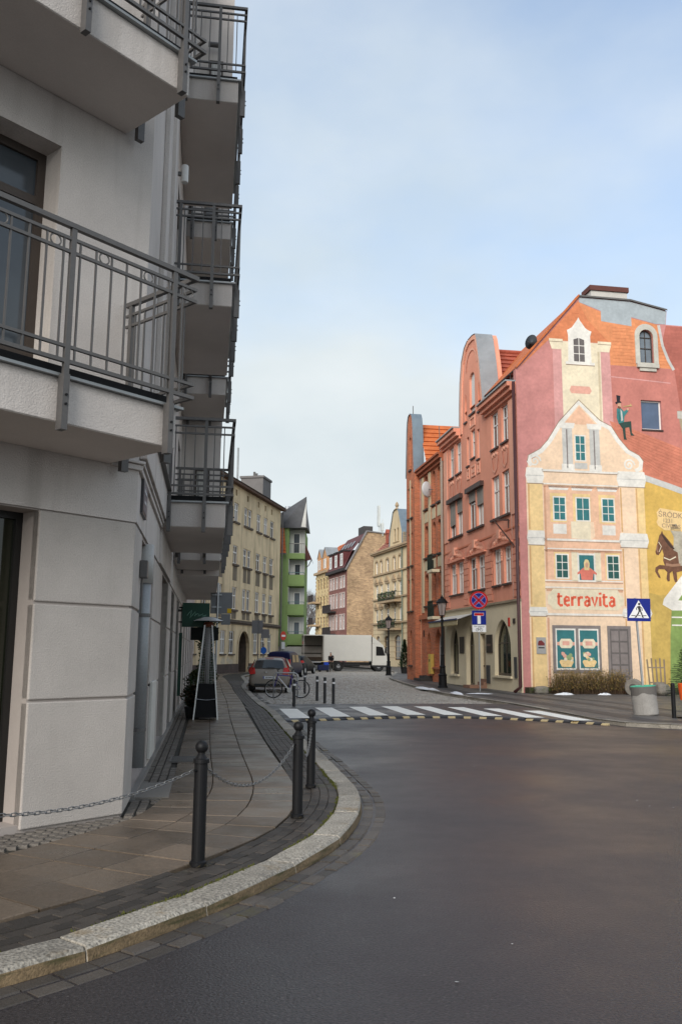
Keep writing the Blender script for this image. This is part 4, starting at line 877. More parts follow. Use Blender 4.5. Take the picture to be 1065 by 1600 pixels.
def stroke(name, pts, wd, mat, layer):
    return ribbon(MB(), pts, wd, 0, .003*layer+.001).build(name, mat, MH)
paint('painted_roof', [(.22,14.55),(1.6,15.92),(4.62,15.92),(4.48,14.9),(7.65,14.9),(7.3,15.8),(7.05,17.0),(5.7,17.25),(4.2,17.45),(3.1,17.85)], P_ORT, 1, [W2])
paint('painted_roof', [(.22,14.58),(1.62,15.95),(4.6,15.95),(3.55,17.0),(3.1,17.9)], P_ORD, 2)
paint('painted_zinc', [(3.13,18.08),(3.15,17.85),(4.2,17.5),(4.2,17.0),(5.7,16.85),(5.7,17.3),(6.9,17.05),(7.4,17.06),(7.48,17.70),(5.67,18.06)], PT('zinc',(.36,.40,.42)), 2)
stroke('painted_edge', [(7.05,17.0),(7.2,16.0),(7.45,15.3),(7.7,14.85)], .14, P_GREYW, 3)
paint('painted_roof', [(7.42,17.0),(13,16.95),(13,12.9),(7.75,12.95),(7.72,14.9),(7.2,16.2)], P_RD2, 1)
paint('painted_wall', [(4.46,10.5),(8.2,10.5),(7.72,14.88),(4.5,14.88)], P_RED, 2, [W1])
stroke('painted_line', [(4.5,14.35),(6.0,14.28),(7.5,14.2)], .05, P_LPINK, 3)
paint('painted_wall', [(7.78,12.9),(13,12.9),(13,10.4),(8.1,10.6)], PT('stone_frieze',(.36,.29,.20)), 3); stroke('painted_frieze', [(7.75,12.7),(13,12.7)], .35, PT('frieze_grey',(.48,.45,.40)), 4)
paint('painted_wall', [(1.78,9.9),(4.62,9.9),(4.55,15.92),(1.78,15.92)], P_LPINK, 3)
paint('painted_tower', [(2.2,9.9),(4.1,9.9),(4.1,15.9),(2.2,15.9)], P_CREAM, 4)
for x in (1.62,3.98): 
    paint('painted_capital', [(x+.12,15.5),(x+.55,15.5),(x+.66,15.88),(x+.66,16.0),(x,16.0),(x,15.88)], P_CREAM, 5); stroke('painted_line', [(x,15.86),(x+.66,15.86)], .03, P_SHADE, 6)
paint('painted_surround', [(2.4,14.82),(3.8,14.82),(3.8,14.95),(3.65,14.95),(3.62,16.2),(3.7,16.45),(3.55,16.5),(3.4,16.6),(3.15,16.95),(3.08,17.1),(3.0,16.95),(2.75,16.6),(2.6,16.5),(2.5,16.45),(2.55,16.2),(2.52,14.95),(2.4,14.95)], P_WHITE, 5)
stroke('painted_line', [(2.4,14.80),(3.8,14.80)], .04, P_SHADE, 6)
def pwin(x0, x1, z0, z1, mat=P_TEAL, nx=2, nz_=3, ar=0, lay=6, fr=P_WHITE):
    paint('painted_window_frame', rect(x0-.06,x1+.06,z0-.06,z1+.06) if not ar else arch(x0-.06,x1+.06,z0-.06,z1+.06,ar), fr, lay)
    g_ = .035; w_ = (x1-x0-g_*(nx-1))/nx; h_ = (z1-z0-g_*(nz_-1))/nz_
    for i in range(nx):
        for j in range(nz_):
            a, c = x0+i*(w_+g_), z0+j*(h_+g_)
            if ar and j == nz_-1: paint('painted_pane', [(a,c),(a+w_,c),(a+w_,c+h_*.75 if i else c+h_),(a,c+h_ if i else c+h_*.75)], mat, lay+1)
            else: paint('painted_pane', rect(a,a+w_,c,c+h_), mat, lay+1)
pwin(2.80,3.32,14.97,16.1,P_DGREY,2,3,.26)
paint('painted_cartouche', [(2.62,13.45),(3.5,13.45),(3.6,13.6),(3.5,13.8),(2.62,13.8),(2.54,13.6)], P_BLUSH, 5)
for k in range(12):
    z_ = 15.06+.165*k; x1_ = 7.62-.30*(k/11)**.6*1.9
    for xa_, xb_ in (((4.72,5.78),(6.99,x1_)) if z_ < 17.0 else ((4.72,x1_),)):
        if xb_-xa_ > .1 and z_ < 16.85: stroke('painted_tile_course', [(xa_,z_),((xa_+xb_)/2,z_+.012),(xb_,z_)], .018, PT('tile_line',(.50,.17,.075)), 2)
for k in range(9): 
    z_ = 16.1+.17*k; stroke('painted_tile_course', [(1.7+.155*k,z_),(4.45-.19*k,z_)], .018, PT('tile_line_deep',(.47,.145,.07)), 3) if 4.45-.19*k-(1.7+.155*k) > .2 and z_ > 17.15 else None
for k in range(11):
    o_ = .17*k; stroke('painted_tile_course', [(4.75+.12*k,12.05-o_),(6.2+.05*k,11.57-o_),(8.6,10.75-o_*.95)], .018, PT('tile_line_red',(.43,.13,.085)), 5)
# painted red roof, yellow wall, green house
paint('painted_roof', [(4.4,12.25),(6.0,11.75),(8.6,10.85),(13,9.4),(13,7.6),(5.9,9.75),(5.0,10.8)], P_RDT, 4)
stroke('painted_edge', [(5.85,9.7),(7.2,9.3),(9,8.72),(13,7.5)], .28, P_GREYW, 5)
paint('painted_wall', [(5.8,9.55),(7.2,9.18),(13,7.4),(13,3),(6.7,3.6),(6.1,3.8),(5.5,4.2)], P_OCH, 3); paint('painted_wall', [(5.2,4.6),(6.5,4.35),(7.3,4.5),(6.9,3.2),(6.75,.15),(5.2,.15)], P_MUST, 4)
paint('painted_wall', [(6.72,.15),(13,.15),(13,4.4),(7.0,4.05),(6.85,2.6)], P_GREEN, 5)
paint('painted_gable', [(6.55,3.95),(7.0,3.7),(13,3.75),(13,4.1),(11,4.2),(8.9,6.6),(8.7,6.6),(6.62,4.2)], P_WHITE, 6); paint('painted_gable', [(7.3,4.15),(10.4,4.15),(8.8,6.05)], P_GREEN, 7)
for z in (3.4,3.05): stroke('painted_line', [(6.95,z),(13,z)], .06, P_WHITE, 6)
# baroque facade
paint('painted_facade', rect(.35,5.9,.12,9.9), P_PEACHL, 5)
paint('painted_facade', [(.42,9.85),(.46,10.2),(.9,10.45),(1.5,11.1),(1.95,11.95),(2.95,13.1),(3.9,12.15),(4.5,11.8),(4.95,11.1),(5.5,10.7),(5.9,10.3),(5.9,9.85)], P_PEACHL, 6)
paint('painted_facade', rect(1.15,4.72,4.8,9.15), P_PEACH, 6)
paint('painted_facade', [(2.2,12.0),(3.75,12.0),(2.97,12.85)], P_PEACH, 7)
for w_, mt_, ly in ((.2,P_WHITE,7),):
    stroke('painted_volute', [(.62,10.0),(.5,10.2),(.55,10.4),(.75,10.5),(1.1,10.7),(1.5,11.15),(1.85,11.7),(2.05,12.0),(2.95,13.02),(3.85,12.15),(4.4,11.9),(4.75,11.35),(5.2,10.85),(5.7,10.6),(5.85,10.4),(5.8,10.1),(5.55,9.95)], .2, mt_, ly)
stroke('painted_outline', [(.42,10.2),(.5,10.48),(.75,10.62),(1.05,10.8),(1.42,11.22),(1.76,11.76),(1.96,12.08),(2.95,13.16),(3.94,12.24),(4.48,11.98),(4.84,11.42),(5.26,10.94),(5.78,10.68),(5.97,10.42)], .03, P_SHADE, 8)
for cx in (.78,5.25):
    stroke('painted_scroll', [(cx+.28*(1-k/22)*math.cos(k*.55), 10.22+.28*(1-k/22)*math.sin(k*.55)) for k in range(20)], .08, P_WHITE, 8)
for x in (2.1,3.4):
    paint('painted_pilaster', rect(x,x+.48,9.95,12.0), P_GREYW, 7); paint('painted_capital', [(x-.08,11.8),(x+.56,11.8),(x+.62,12.05),(x-.12,12.05)], P_WHITE, 8); paint('painted_base', rect(x-.06,x+.54,9.85,10.15), P_WHITE, 8)
pwin(2.73,3.15,10.35,11.45,P_TEAL,2,3,0,8); paint('painted_sill_panel', rect(2.66,3.25,9.95,10.22), P_GREYW, 8)
paint('painted_pilaster', rect(.42,1.1,.15,9.25), P_YEL, 6); paint('painted_pilaster', rect(4.75,5.5,.15,9.25), P_PEACHL, 6); paint('painted_pilaster', rect(5.5,5.92,.15,9.25), P_YEL, 6)
for z0, z1 in ((9.2,9.92),(6.45,7.1),(3.35,3.75)):
    for x0, x1 in ((.36,1.16),(4.66,6.0)):
        m_ = (z0+z1)/2; paint('painted_cornice', [(x0+.06,z0),(x1-.06,z0),(x1+.04,m_-.02),(x1-.03,z1),(x0+.03,z1),(x0-.04,m_-.02)], P_WHITE, 7); stroke('painted_line', [(x0,m_),(x1,m_)], .03, P_GREYW, 8); stroke('painted_line', [(x0,z0),(x1,z0)], .035, P_SHADE, 8)
for z in (9.82,9.22,6.72,6.32,4.92,4.62,3.45): stroke('painted_line', [(1.1,z),(4.72,z)], .09 if z in (9.82,6.72,3.45) else .05, P_WHITE, 7); stroke('painted_line', [(1.1,z-.07),(4.72,z-.07)], .025, P_SHADE, 7)
for x0, x1 in ((1.62,2.12),(2.68,3.25),(3.9,4.42)):
    paint('painted_reveal', rect(x0-.18,x1+.08,7.5,8.8), P_YEL, 7); pwin(x0,x1,7.62,8.6,P_TEAL,2,3 if x0 != 2.68 else 2,0,8); paint('painted_lintel', [(x0-.2,8.95),(x1+.15,8.95),(x1+.25,9.13),(x0-.25,9.13)], P_WHITE, 7)
for x0 in (1.55,3.85): paint('painted_apron', rect(x0,x0+.62,6.98,7.42), P_WHITE, 7)
paint('painted_balcony', [(2.38,6.8),(3.3,6.75),(3.3,7.55),(2.38,7.55)], P_CREAM, 8); paint('painted_balcony_side', [(3.3,6.75),(3.5,6.9),(3.45,7.55),(3.3,7.55)], P_PEACHL, 8)
for x0, x1 in ((1.66,2.16),(4.04,4.54)): paint('painted_reveal', rect(x0-.12,x1+.08,4.98,6.2), P_YEL, 7); pwin(x0,x1,5.06,6.04,P_DTEAL,2,3,0,8)
paint('painted_shutter', rect(2.35,2.68,4.9,6.2), P_CREAM, 7); paint('painted_shutter', rect(3.4,3.72,4.9,6.2), P_CREAM, 7); paint('painted_window_frame', rect(2.62,3.46,4.88,6.14), P_WHITE, 8); paint('painted_pane', rect(2.7,3.38,4.96,6.06), P_TEAL, 9)
paint('painted_figure', [(2.78,4.97),(3.3,4.97),(3.34,5.25),(3.5,5.2),(3.5,5.28),(3.2,5.5),(3.04,5.55),(2.88,5.5),(2.6,5.28),(2.6,5.2),(2.74,5.25)], PT('coral_dress',(.66,.19,.14)), 10)
paint('painted_hair', [(2.93,5.4),(2.91,5.72),(2.97,5.86),(3.05,5.88),(3.13,5.84),(3.18,5.7),(3.15,5.4)], PT('blond',(.70,.55,.28)), 11); paint('painted_face', [(2.98,5.55),(2.97,5.68),(3.05,5.76),(3.12,5.68),(3.11,5.55),(3.05,5.49)], P_SKIN, 12)
# painted sign with lettering
b = MB(); paint('painted_sign', [(1.45,3.66),(4.45,3.66),(4.55,3.8),(4.7,3.9),(4.72,4.2),(4.55,4.35),(4.45,4.55),(1.45,4.55),(1.32,4.38),(1.2,4.25),(1.2,3.9),(1.35,3.8)], P_CREAM, 8)
LT = {'t':([[(.12,.95),(.10,.15),(.22,.02),(.36,.06)],[(.0,.68),(.34,.72)]],.42),'e':([[(.06,.36),(.36,.42),(.32,.62),(.18,.68),(.06,.5),(.08,.15),(.22,.02),(.38,.1)]],.46),'r':([[(.08,.70),(.08,0)],[(.08,.5),(.2,.66),(.36,.64)]],.42),'a':([[(.08,.62),(.22,.70),(.34,.6),(.34,.02)],[(.34,.38),(.18,.40),(.06,.26),(.08,.08),(.2,.02),(.34,.14)]],.48),'v':([[(.04,.70),(.2,.02),(.38,.72)]],.46),'i':([[(.1,.70),(.1,.02)],[(.02,.95),(.2,.98)]],.24)}
x = 1.62; sc = 2.74/(sum(LT[c][1] for c in 'terravita')); 
for c in 'terravita':
    b = MB()
    for st in LT[c][0]: ribbon(b, [(x+px*sc, 3.82+pz*.58) for px, pz in st], .115 if len(st) > 2 or abs(st[0][0]-st[1][0]) < .1 else .09, 0, .028)
    b.build('painted_letter', P_LET, MH); x += LT[c][1]*sc
# painted shop windows, door, fence
paint('painted_shop_frame', rect(1.36,3.58,.92,2.98), P_GREY, 7)
for x0 in (1.5,2.55):
    paint('painted_pane_border', rect(x0,x0+.92,1.08,2.84), P_WHITE, 8); paint('painted_pane', rect(x0+.06,x0+.86,1.15,2.77), P_TEAL, 9); paint('painted_band', rect(x0+.06,x0+.86,2.12,2.26), P_BLUSH, 10)
    paint('painted_emblem', [(x0+.25,2.0),(x0+.68,2.0),(x0+.76,2.1),(x0+.76,2.28),(x0+.68,2.4),(x0+.25,2.4),(x0+.17,2.28),(x0+.17,2.1)], P_CREAM, 11); paint('painted_emblem', [(x0+.3,2.12),(x0+.62,2.12),(x0+.62,2.3),(x0+.3,2.3)], P_BLUSH, 12)
    rr = random.Random(int(x0*10))
    paint('painted_basket', [(x0+.25,1.2),(x0+.67,1.2),(x0+.8,1.42),(x0+.72,1.5),(x0+.2,1.5),(x0+.14,1.42)], P_YEL, 10)
    for k in range(11):
        cx, cz, r_ = x0+.46+rr.uniform(-.26,.26), 1.5+rr.uniform(0,.3), rr.uniform(.05,.09); paint('painted_flower', [(cx+r_*math.cos(t), cz+r_*math.sin(t)) for t in [j*math.pi/4 for j in range(8)]], [P_CREAM,P_BLUSH,PT('leaf',(.25,.33,.16)),P_YEL][k % 4], 11+k*.2)
paint('painted_door_frame', rect(3.88,4.98,.2,2.98), P_GREY, 8); paint('painted_door', rect(4.0,4.86,.22,2.86), P_DGREY, 9)
for i in range(2):
    for j in range(5): paint('painted_door_panel', rect(4.06+.4*i,4.39+.4*i,.34+.5*j,.76+.5*j), P_GREY, 10)
for k in range(5): 
    x0 = 5.72+.19*k; stroke('painted_picket', [(x0+.06*(1-k/5),.15),(x0-.04*(1-k/4),1.55+.05*(k % 2))], .075, PT('picket',(.25,.19,.13)), 7)
for z in (.55,1.2): stroke('painted_rail', [(5.72,z),(6.52,z)], .05, PT('picket',(.25,.19,.13)), 8)
# generic seated figure, rider and plate
pf = lambda n, pts, m_, l_=7: paint(n, pts, m_, l_)
pf('painted_hat', [(4.74,13.05),(5.02,13.12),(5.0,13.18),(4.95,13.2),(4.98,13.45),(4.78,13.48),(4.8,13.17),(4.72,13.14)], P_DARK); pf('painted_head', [(4.82,13.1),(4.98,13.12),(5.0,12.95),(4.92,12.85),(4.83,12.92)], P_SKIN)
pf('painted_coat', [(4.78,12.85),(5.0,12.85),(5.12,12.72),(5.3,12.85),(5.34,12.75),(5.14,12.5),(5.1,12.2),(4.85,12.1),(4.76,12.4)], PT('teal_coat',(.05,.20,.20))); pf('painted_trousers', [(4.85,12.14),(5.1,12.22),(5.45,12.28),(5.46,11.75),(5.58,11.6),(5.4,11.6),(5.34,12.0),(5.15,11.95),(5.16,11.5),(5.22,11.4),(5.06,11.4),(5.02,11.9)], PT('dark_green_trousers',(.03,.06,.05)), 8); pf('painted_shirt', [(4.95,12.82),(5.03,12.7),(5.06,12.3),(4.97,12.25)], P_GREYW, 9); pf('painted_beard', [(4.84,12.97),(4.95,12.93),(4.98,12.88),(4.91,12.82),(4.83,12.88)], P_BRWN, 9); pf('painted_hand', [(5.26,12.88),(5.36,12.88),(5.36,12.78),(5.28,12.78)], P_SKIN, 9); stroke('painted_fold', [(4.86,12.7),(4.9,12.4),(4.86,12.2)], .03, P_DTEAL, 9); stroke('painted_horn', [(5.1,12.95),(5.4,13.0),(5.5,13.05)], [.04,.05,.14], PT('brass',(.45,.33,.15)), 9)
pf('painted_horse', [(6.33,6.30),(6.36,6.18),(6.47,6.15),(6.58,6.28),(6.66,6.42),(6.72,6.2),(6.68,5.9),(6.75,5.7),(6.5,5.72),(6.30,5.60),(6.27,5.42),(6.42,5.15),(6.52,5.12),(6.50,5.22),(6.40,5.42),(6.45,5.52),(6.72,5.52),(6.85,5.4),(6.80,5.1),(6.85,4.98),(6.95,5.0),(6.97,5.35),(7.1,5.45),(7.15,5.1),(7.2,4.95),(7.32,4.97),(7.3,5.4),(7.7,5.5),(8.3,5.4),(8.4,6.3),(7.6,6.5),(7.2,6.6),(6.95,6.9),(6.75,7.12),(6.70,7.28),(6.64,7.14),(6.56,7.05),(6.45,6.7)], P_BRWN, 5); pf('painted_rider', [(7.2,6.4),(7.25,7.0),(7.1,7.3),(7.2,7.55),(7.4,7.6),(7.55,7.4),(7.75,7.1),(7.7,6.4),(7.6,5.7),(7.45,5.7),(7.4,6.3)], PT('grey_rider',(.42,.38,.30),var=.35,vs=4), 6)
stroke('painted_mane', [(6.68,7.1),(6.9,6.8),(7.1,6.55),(7.25,6.45)], [.05,.13,.12,.05], PT('mane',(.06,.035,.025)), 7); stroke('painted_highlight', [(6.42,6.6),(6.40,6.4),(6.44,6.28)], .05, PT('horse_light',(.34,.19,.12)), 7); stroke('painted_highlight', [(6.8,5.75),(7.1,5.7),(7.5,5.75)], .12, PT('horse_light',(.34,.19,.12)), 7); stroke('painted_strap', [(6.72,6.05),(7.0,5.95),(7.3,6.1)], .05, P_CREAM, 8); stroke('painted_strap', [(6.5,6.75),(6.62,6.55),(6.5,6.3)], .03, P_CREAM, 8)
for x_ in (.46,4.79,5.55): stroke('painted_shade', [(x_,.3),(x_,3.3)], .07, PT('warm_shade',(.60,.36,.17)), 7); stroke('painted_shade', [(x_,3.85),(x_,6.4)], .07, PT('warm_shade',(.60,.36,.17)), 7); stroke('painted_shade', [(x_,7.15),(x_,9.15)], .07, PT('warm_shade',(.60,.36,.17)), 7)
for z_ in (9.1,6.22,4.5): stroke('painted_shade', [(1.15,z_),(4.7,z_)], .10, PT('peach_shade',(.60,.34,.22)), 7)
for x_, z0_, z1_ in ((1.2,4.95,9.1),(1.2,.3,3.3)): stroke('painted_shade', [(x_,z0_),(x_,z1_)], .10, PT('peach_shade',(.60,.34,.22)), 7)
stroke('painted_shade', [(2.32,9.95),(2.32,11.75)], .06, P_GREY, 8); stroke('painted_shade', [(3.62,9.95),(3.62,11.75)], .06, P_GREY, 8); stroke('painted_shade', [(4.0,10.0),(4.0,15.5)], .10, PT('cream_shade',(.58,.48,.33)), 5)
pf('painted_plate', [(6.52,7.5),(6.45,7.65),(6.52,7.8),(6.48,8.1),(6.65,8.3),(8.5,8.05),(8.55,7.2),(6.8,7.3)], P_YEL, 6)
for s_, x, z, sz in (('ŚRÓDKA',7.25,7.98,.34),('1231',7.0,7.72,.26),('CIVITAS',7.15,7.48,.26)):
    o = link('painted_lettering', text_mesh(s_, sz, .002), P_SHADE, MH, loc=(x,-.024,z), rot=(math.pi/2,R_(3),0))
# real windows, plaque, chimney, dish
window(MH,5.98,6.98,11.94,13.32,.12,WHT,glass('blue_curtain_glass',(.14,.20,.32),.1),fwid=.06,mull=0,trans=()); window(MH,6.05,6.72,15.12,16.72,.1,BRN,GLSB,ah=.34,fwid=.05,mull=1,trans=(.45,.78),bars=.035)
MB().box(5.95,7.01,-.05,-.021,11.86,11.935).build('sill', DKB, MH)
b = MB(); b.slab(arch(5.82,6.95,15.05,17.0,.55),-.05,-.002,[arch(6.04,6.73,15.11,16.73,.345)]); b.build('window_surround', PT('grey_surround',(.50,.48,.42)), MH)
b = MB(); b.box(5.85,6.92,-.14,-.002,14.86,15.049); b.box(5.98,6.8,-.08,-.002,14.7,14.859); b.build('sill', PT('grey_surround',(.50,.48,.42)), MH)
plq = MB().box(.62,1.05,-.06,-.025,1.75,2.45).build('wall_plaque', M('steel_plaque',(.42,.40,.38),rough=.35,metal=.5), MH); MB().sheet([(.68,2.1),(.98,2.1),(.98,2.2),(.85,2.32),(.72,2.3),(.68,2.2)],(),-.0625).build('plaque_emblem', M('maroon_print',(.16,.03,.03)), plq); MB().box(.70,.97,-.0635,-.0605,1.98,2.03).build('plaque_text', P_DARK, plq)
b = MB(); b.add([(0,-.10,14.45),(3.13,-.10,18.1),(3.13,.25,18.14),(0,.25,14.49),(0,-.10,14.57),(3.13,-.10,18.22),(3.13,.25,18.22),(0,.25,14.57)],[(0,1,5,4),(4,5,6,7),(0,3,2,1)]); b.build('verge', TILE_O, MH)
b = MB(); b.add([(3.13,-.08,18.1),(5.67,-.08,18.08),(7.5,-.08,17.72),(7.5,.4,17.78),(5.67,.4,18.14),(3.13,.4,18.16),(3.13,-.08,18.18),(5.67,-.08,18.16),(7.5,-.08,17.80)],[(0,1,7,6),(1,2,8,7),(6,7,4,5),(7,8,3,4)]); b.build('coping', ZINC_D, MH)
b = MB(); b.add([(0,.25,14.5),(3.13,.25,18.1),(3.13,9,18.1),(0,9,14.5)],[(3,2,1,0)]); b.build('roof', TILE_O, MH)
ch = MB().box(3.9,5.7,.3,1.1,17.9,18.62).build('chimney', M('pale_chimney',(.52,.50,.46)), MH); MB().box(3.83,5.77,.23,1.17,18.621,18.86).build('chimney_cap', M('brown_cap',(.12,.045,.035)), ch)
c = KM+Vector((math.sin(R_(81)),math.cos(R_(81))))*1.15; dish(c.x,c.y+.45,15.85,.34,R_(-50),'dark satellite dish on the sloping roof edge of the mural house',M('dark_dish',(.05,.055,.06),rough=.5))
b = MB(); b.box(0.05,13,-.55,-.05,.101,.34); b.build('planting_bed', SOIL, MH)
# ================================================================ ochre ornate house
OCH = M('ochre_stucco', (.60,.475,.30), var=.12, vs=.5, fine=.04, bump=.1, streak=((.40,.29,.16), (.8,.8,.3), .55, .85)); OCD = M('ochre_trim', (.38,.275,.17), var=.15); OCB = M('ochre_ground_stucco', (.50,.36,.18), var=.12)
OH = facade('ochre_house', 'ornate ochre townhouse with stepped gable, pediments and iron balconies', 'building', 4.53, 119.7, -15.7, True)
co = [(.95,2.0),(2.95,3.9),(5.45,6.6),(8.25,9.2),(10.4,11.3),(13.9,15.0),(16.5,17.6)]
gO = [(7.0,15.2),(7.0,16.8),(7.35,17.7),(7.9,18.7),(8.35,19.7),(9.0,20.0),(9.9,20.0),(10.5,19.7),(11.0,18.7),(11.5,17.7),(11.9,16.8),(11.9,15.2)]
hl = [arch(a,c,z0,z1,.25 if z0 > 12 else .02) if z0 > 12 else rect(a,c,z0,z1) for a, c in co for z0, z1 in ((12.3,14.0),(8.95,10.7),(5.75,7.4))]
hl += [arch(a,c,z,4.0,.6) for a, c, z in ((1.3,2.9,.9),(4.7,6.4,.1),(8.7,11.1,.9),(13.5,15.3,.1))]+[arch(8.55,9.2,15.9,17.6,.3),arch(9.7,10.35,15.9,17.6,.3)]
wall('wall', [(0,-.1),(18,-.1),(18,15.2)]+gO[::-1]+[(0,15.2)], hl, OCH, OH, 0, .25, .8)
MB().box(0,18,.85,12,0,15.2).build('rear_wall', OCH, OH)
for a, c in co:
    for z0, z1 in ((12.3,14.0),(8.95,10.7),(5.75,7.4)):
        window(OH,a,c,z0,z1,.14,WHT,GLS,fwid=.11,mull=1,trans=(.66,),bars=.09); 
        if z0 < 12:
            m_ = (a+c)/2; MB().slab([(a-.3,z1+.35),(c+.3,z1+.35),(m_,z1+1.05)],-.2,-.001).build('pediment', OCD, OH); MB().box(a-.3,c+.3,-.12,-.001,z1+.1,z1+.349).build('lintel', OCD, OH)
        else: MB().slab(arch(a-.18,c+.18,z0,z1+.22,.4),-.06,-.001,[arch(a-.001,c+.001,z0+.001,z1+.001,.25)]).build('surround', OCD, OH)
for a, c, z in ((1.3,2.9,.9),(4.7,6.4,.1),(8.7,11.1,.9),(13.5,15.3,.1)): window(OH,a,c,z,4.0,.15,M('brown_shop_frame',(.13,.085,.05)),GLS,ah=.6,fwid=.14,mull=1,trans=(.72,),name='shop_window')
for a in (8.55,9.7): window(OH,a,a+.65,15.9,17.6,.15,M('brown_shop_frame',(.13,.085,.05)),GLS,ah=.3,fwid=.08,mull=0,trans=(.6,))
MB().box(8.3,10.6,-.1,-.001,15.75,15.85).build('sill', OCD, OH)
for z0, z1, d in ((12.0,12.2,.22),(8.72,8.92,.2),(5.5,5.72,.28)): MB().box(-.05,18,-d,-.001,z0,z1).build('string_course', OCD, OH)
MB().box(-.1,18,-.4,-.001,14.85,15.02).box(-.1,18,-.55,-.001,15.021,15.25).build('cornice', OCD, OH)
for z in (1.2,1.9,2.6,3.3,4.2,4.8): MB().box(0,18,-.03,-.001,z,z+.05).build('groove_line', OCD, OH)
b = MB()
for i in range(len(gO)-1):
    (x0,z0),(x1,z1) = gO[i], gO[i+1]; b.add([(x0,-.15,z0+.05),(x1,-.15,z1+.05),(x1,1.6,z1+.05),(x0,1.6,z0+.05)],[(0,1,2,3)])
b.build('gable_flashing', M('blue_grey_zinc',(.17,.215,.25)), OH)
fn = MB().lathe([(.35,0),(.22,.15),(.12,.3),(.26,.5),(.2,.75),(.05,1.0)],10,(9.45,.1,20.0)).build('finial', OCD, OH)
tiled_roof('roof', OH, 0, 18, .1, 15.25, 4.2, 19.2, M('pinkish_roof_tile',(.33,.13,.09),var=.25), .5)
MB().box(11.9,18,.5,2,15.25,17.4).build('zinc_dormer', ZINC, OH)
b = MB(); b.box(5.5,6.3,-.1,.9,16.0,17.3); b.add([(5.4,-.2,17.3),(6.4,-.2,17.3),(5.9,-.2,17.9),(5.4,1,17.3),(6.4,1,17.3),(5.9,1,17.9)],[(0,1,2),(0,2,5,3),(1,4,5,2)]); b.build('roof_dormer', TILE_R, OH)
for zb, x0, x1 in ((8.1,5.1,11.7),(4.6,5.1,11.7)):
    ba = MB().box(x0,x1,-1.1,-.001,zb,zb+.25).build('balcony', OCD, OH); b = MB()
    n = int((x1-x0)/.28)
    for i in range(n+1): b.bar((x0+(x1-x0)*i/n,-1.05,zb+.25),(x0+(x1-x0)*i/n,-1.05,zb+1.25),.05)
    b.bar((x0,-1.05,zb+1.25),(x1,-1.05,zb+1.25),.07); b.bar((x0,-1.05,zb+.4),(x1,-1.05,zb+.4),.05)
    for xx in (x0, x1): b.bar((xx,-1.05,zb+1.25),(xx,0,zb+1.25),.06)
    b.build('railing', M('dark_green_iron',(.012,.02,.014)), ba)
    b = MB(); rr = random.Random(int(zb))
    for i in range(260):
        c = Vector((rr.uniform(x0,x1), -1.0+rr.uniform(-.25,.25), zb+.5+rr.uniform(-.1,.9))); l = .16; d = Vector((rr.uniform(-1,1),rr.uniform(-1,1),rr.uniform(-1,1))).normalized(); e = d.orthogonal()*.06; b.add([c-d*l/2,c+e,c+d*l/2,c-e],[(0,1,2,3)])
    b.build('balcony_plants', LEAF_M, ba)
MB().tube([(11.95,-.15,15),(11.95,-.15,.3)],.09,8).build('downpipe', M('green_grey_pipe',(.14,.17,.14)), OH)
# ================================================================ maroon house with bare brick end wall, cream house beyond
MAR = M('maroon_brick', (.27,.115,.095), var=.15, vs=.8, brick=(.5,.16,.02,(.20,.09,.075))); FIRE = M('yellow_brown_brick', (.54,.37,.215), rough=.9, var=.38, vs=.35, brick=(.42,.14,.018,(.36,.25,.16)), bump=.5, bs=9, bdist=.04, streak=((.24,.155,.10), (1.6,1.6,2.4), .50, .72)); MRF = M('maroon_roof', (.10,.025,.025), rough=.6, var=.3, vs=1)
dM = Vector((math.sin(R_(-15.7)), math.cos(R_(-15.7)))); om = Vector((1.0,132))+dM*10.6
MR = facade('maroon_house', 'maroon brick house with white windows, mansard dormers and bare brick end wall', 'building', om.x, om.y, -15.7, True)
cm = [(.6,1.7),(2.3,3.4),(4.2,5.4),(6.5,7.7),(8.2,9.4)]
hl = [rect(a,c,z0,z1) for a, c in cm for z0, z1 in ((11.7,13.4),(8.7,10.8),(5.35,7.5),(1.2,3.6))]
wall('wall', rect(0,10.6,-.1,14.4), hl, MAR, MR, 0, .25, .3)
for a, c in cm:
    for z0, z1 in ((11.7,13.4),(8.7,10.8),(5.35,7.5),(1.2,3.6)):
        window(MR,a,c,z0,z1,.1,WHT,GLSB,fwid=.18,mull=1,trans=(.6,),bars=.12); MB().slab(rect(a-.16,c+.16,z0-.14,z1+.16),-.05,-.001,[rect(a+.001,c-.001,z0+.001,z1-.001)]).build('surround', M('pink_white_trim',(.50,.40,.36)), MR)
b = MB(); b.sheet([(0,-.1),(9,-.1),(9,19.6),(6.5,19.9),(3.1,20.2),(0,14.5)],(),0,mapf=lambda x, z: (10.62,x,z)); b.build('brick_end_wall', FIRE, MR)
b = MB(); b.bar((10.6,-.3,14.2),(10.6,3.1,20.3),.5,.18); b.bar((10.6,3.1,20.28),(10.6,9,19.75),.5,.18); b.build('verge', M('grey_verge',(.20,.19,.19)), MR)
MB().box(-.1,10.6,-.6,-.001,14.1,14.55).build('eaves', M('dark_eaves',(.035,.03,.03)), MR)
b = MB(); b.add([(0,-.4,14.56),(10.5,-.4,14.56),(10.5,.7,17.0),(0,.7,17.0),(10.5,3.1,20.1),(0,3.1,20.1)],[(0,1,2,3),(3,2,4,5)]); b.build('roof', MRF, MR)
for x in (1.0,4.2,7.4):
    d_ = MB().box(x,x+2.0,-.25,2.2,14.6,17.2).build('dormer', MRF, MR); MB().box(x-.15,x+2.15,-.45,2.2,17.2,17.4).build('dormer_roof', M('dark_eaves',(.035,.03,.03)), d_); window(MR,x+.35,x+1.65,15.0,16.9,-.32,WHT,GLSB,fwid=.16,mull=1,trans=(.55,),bars=.12)
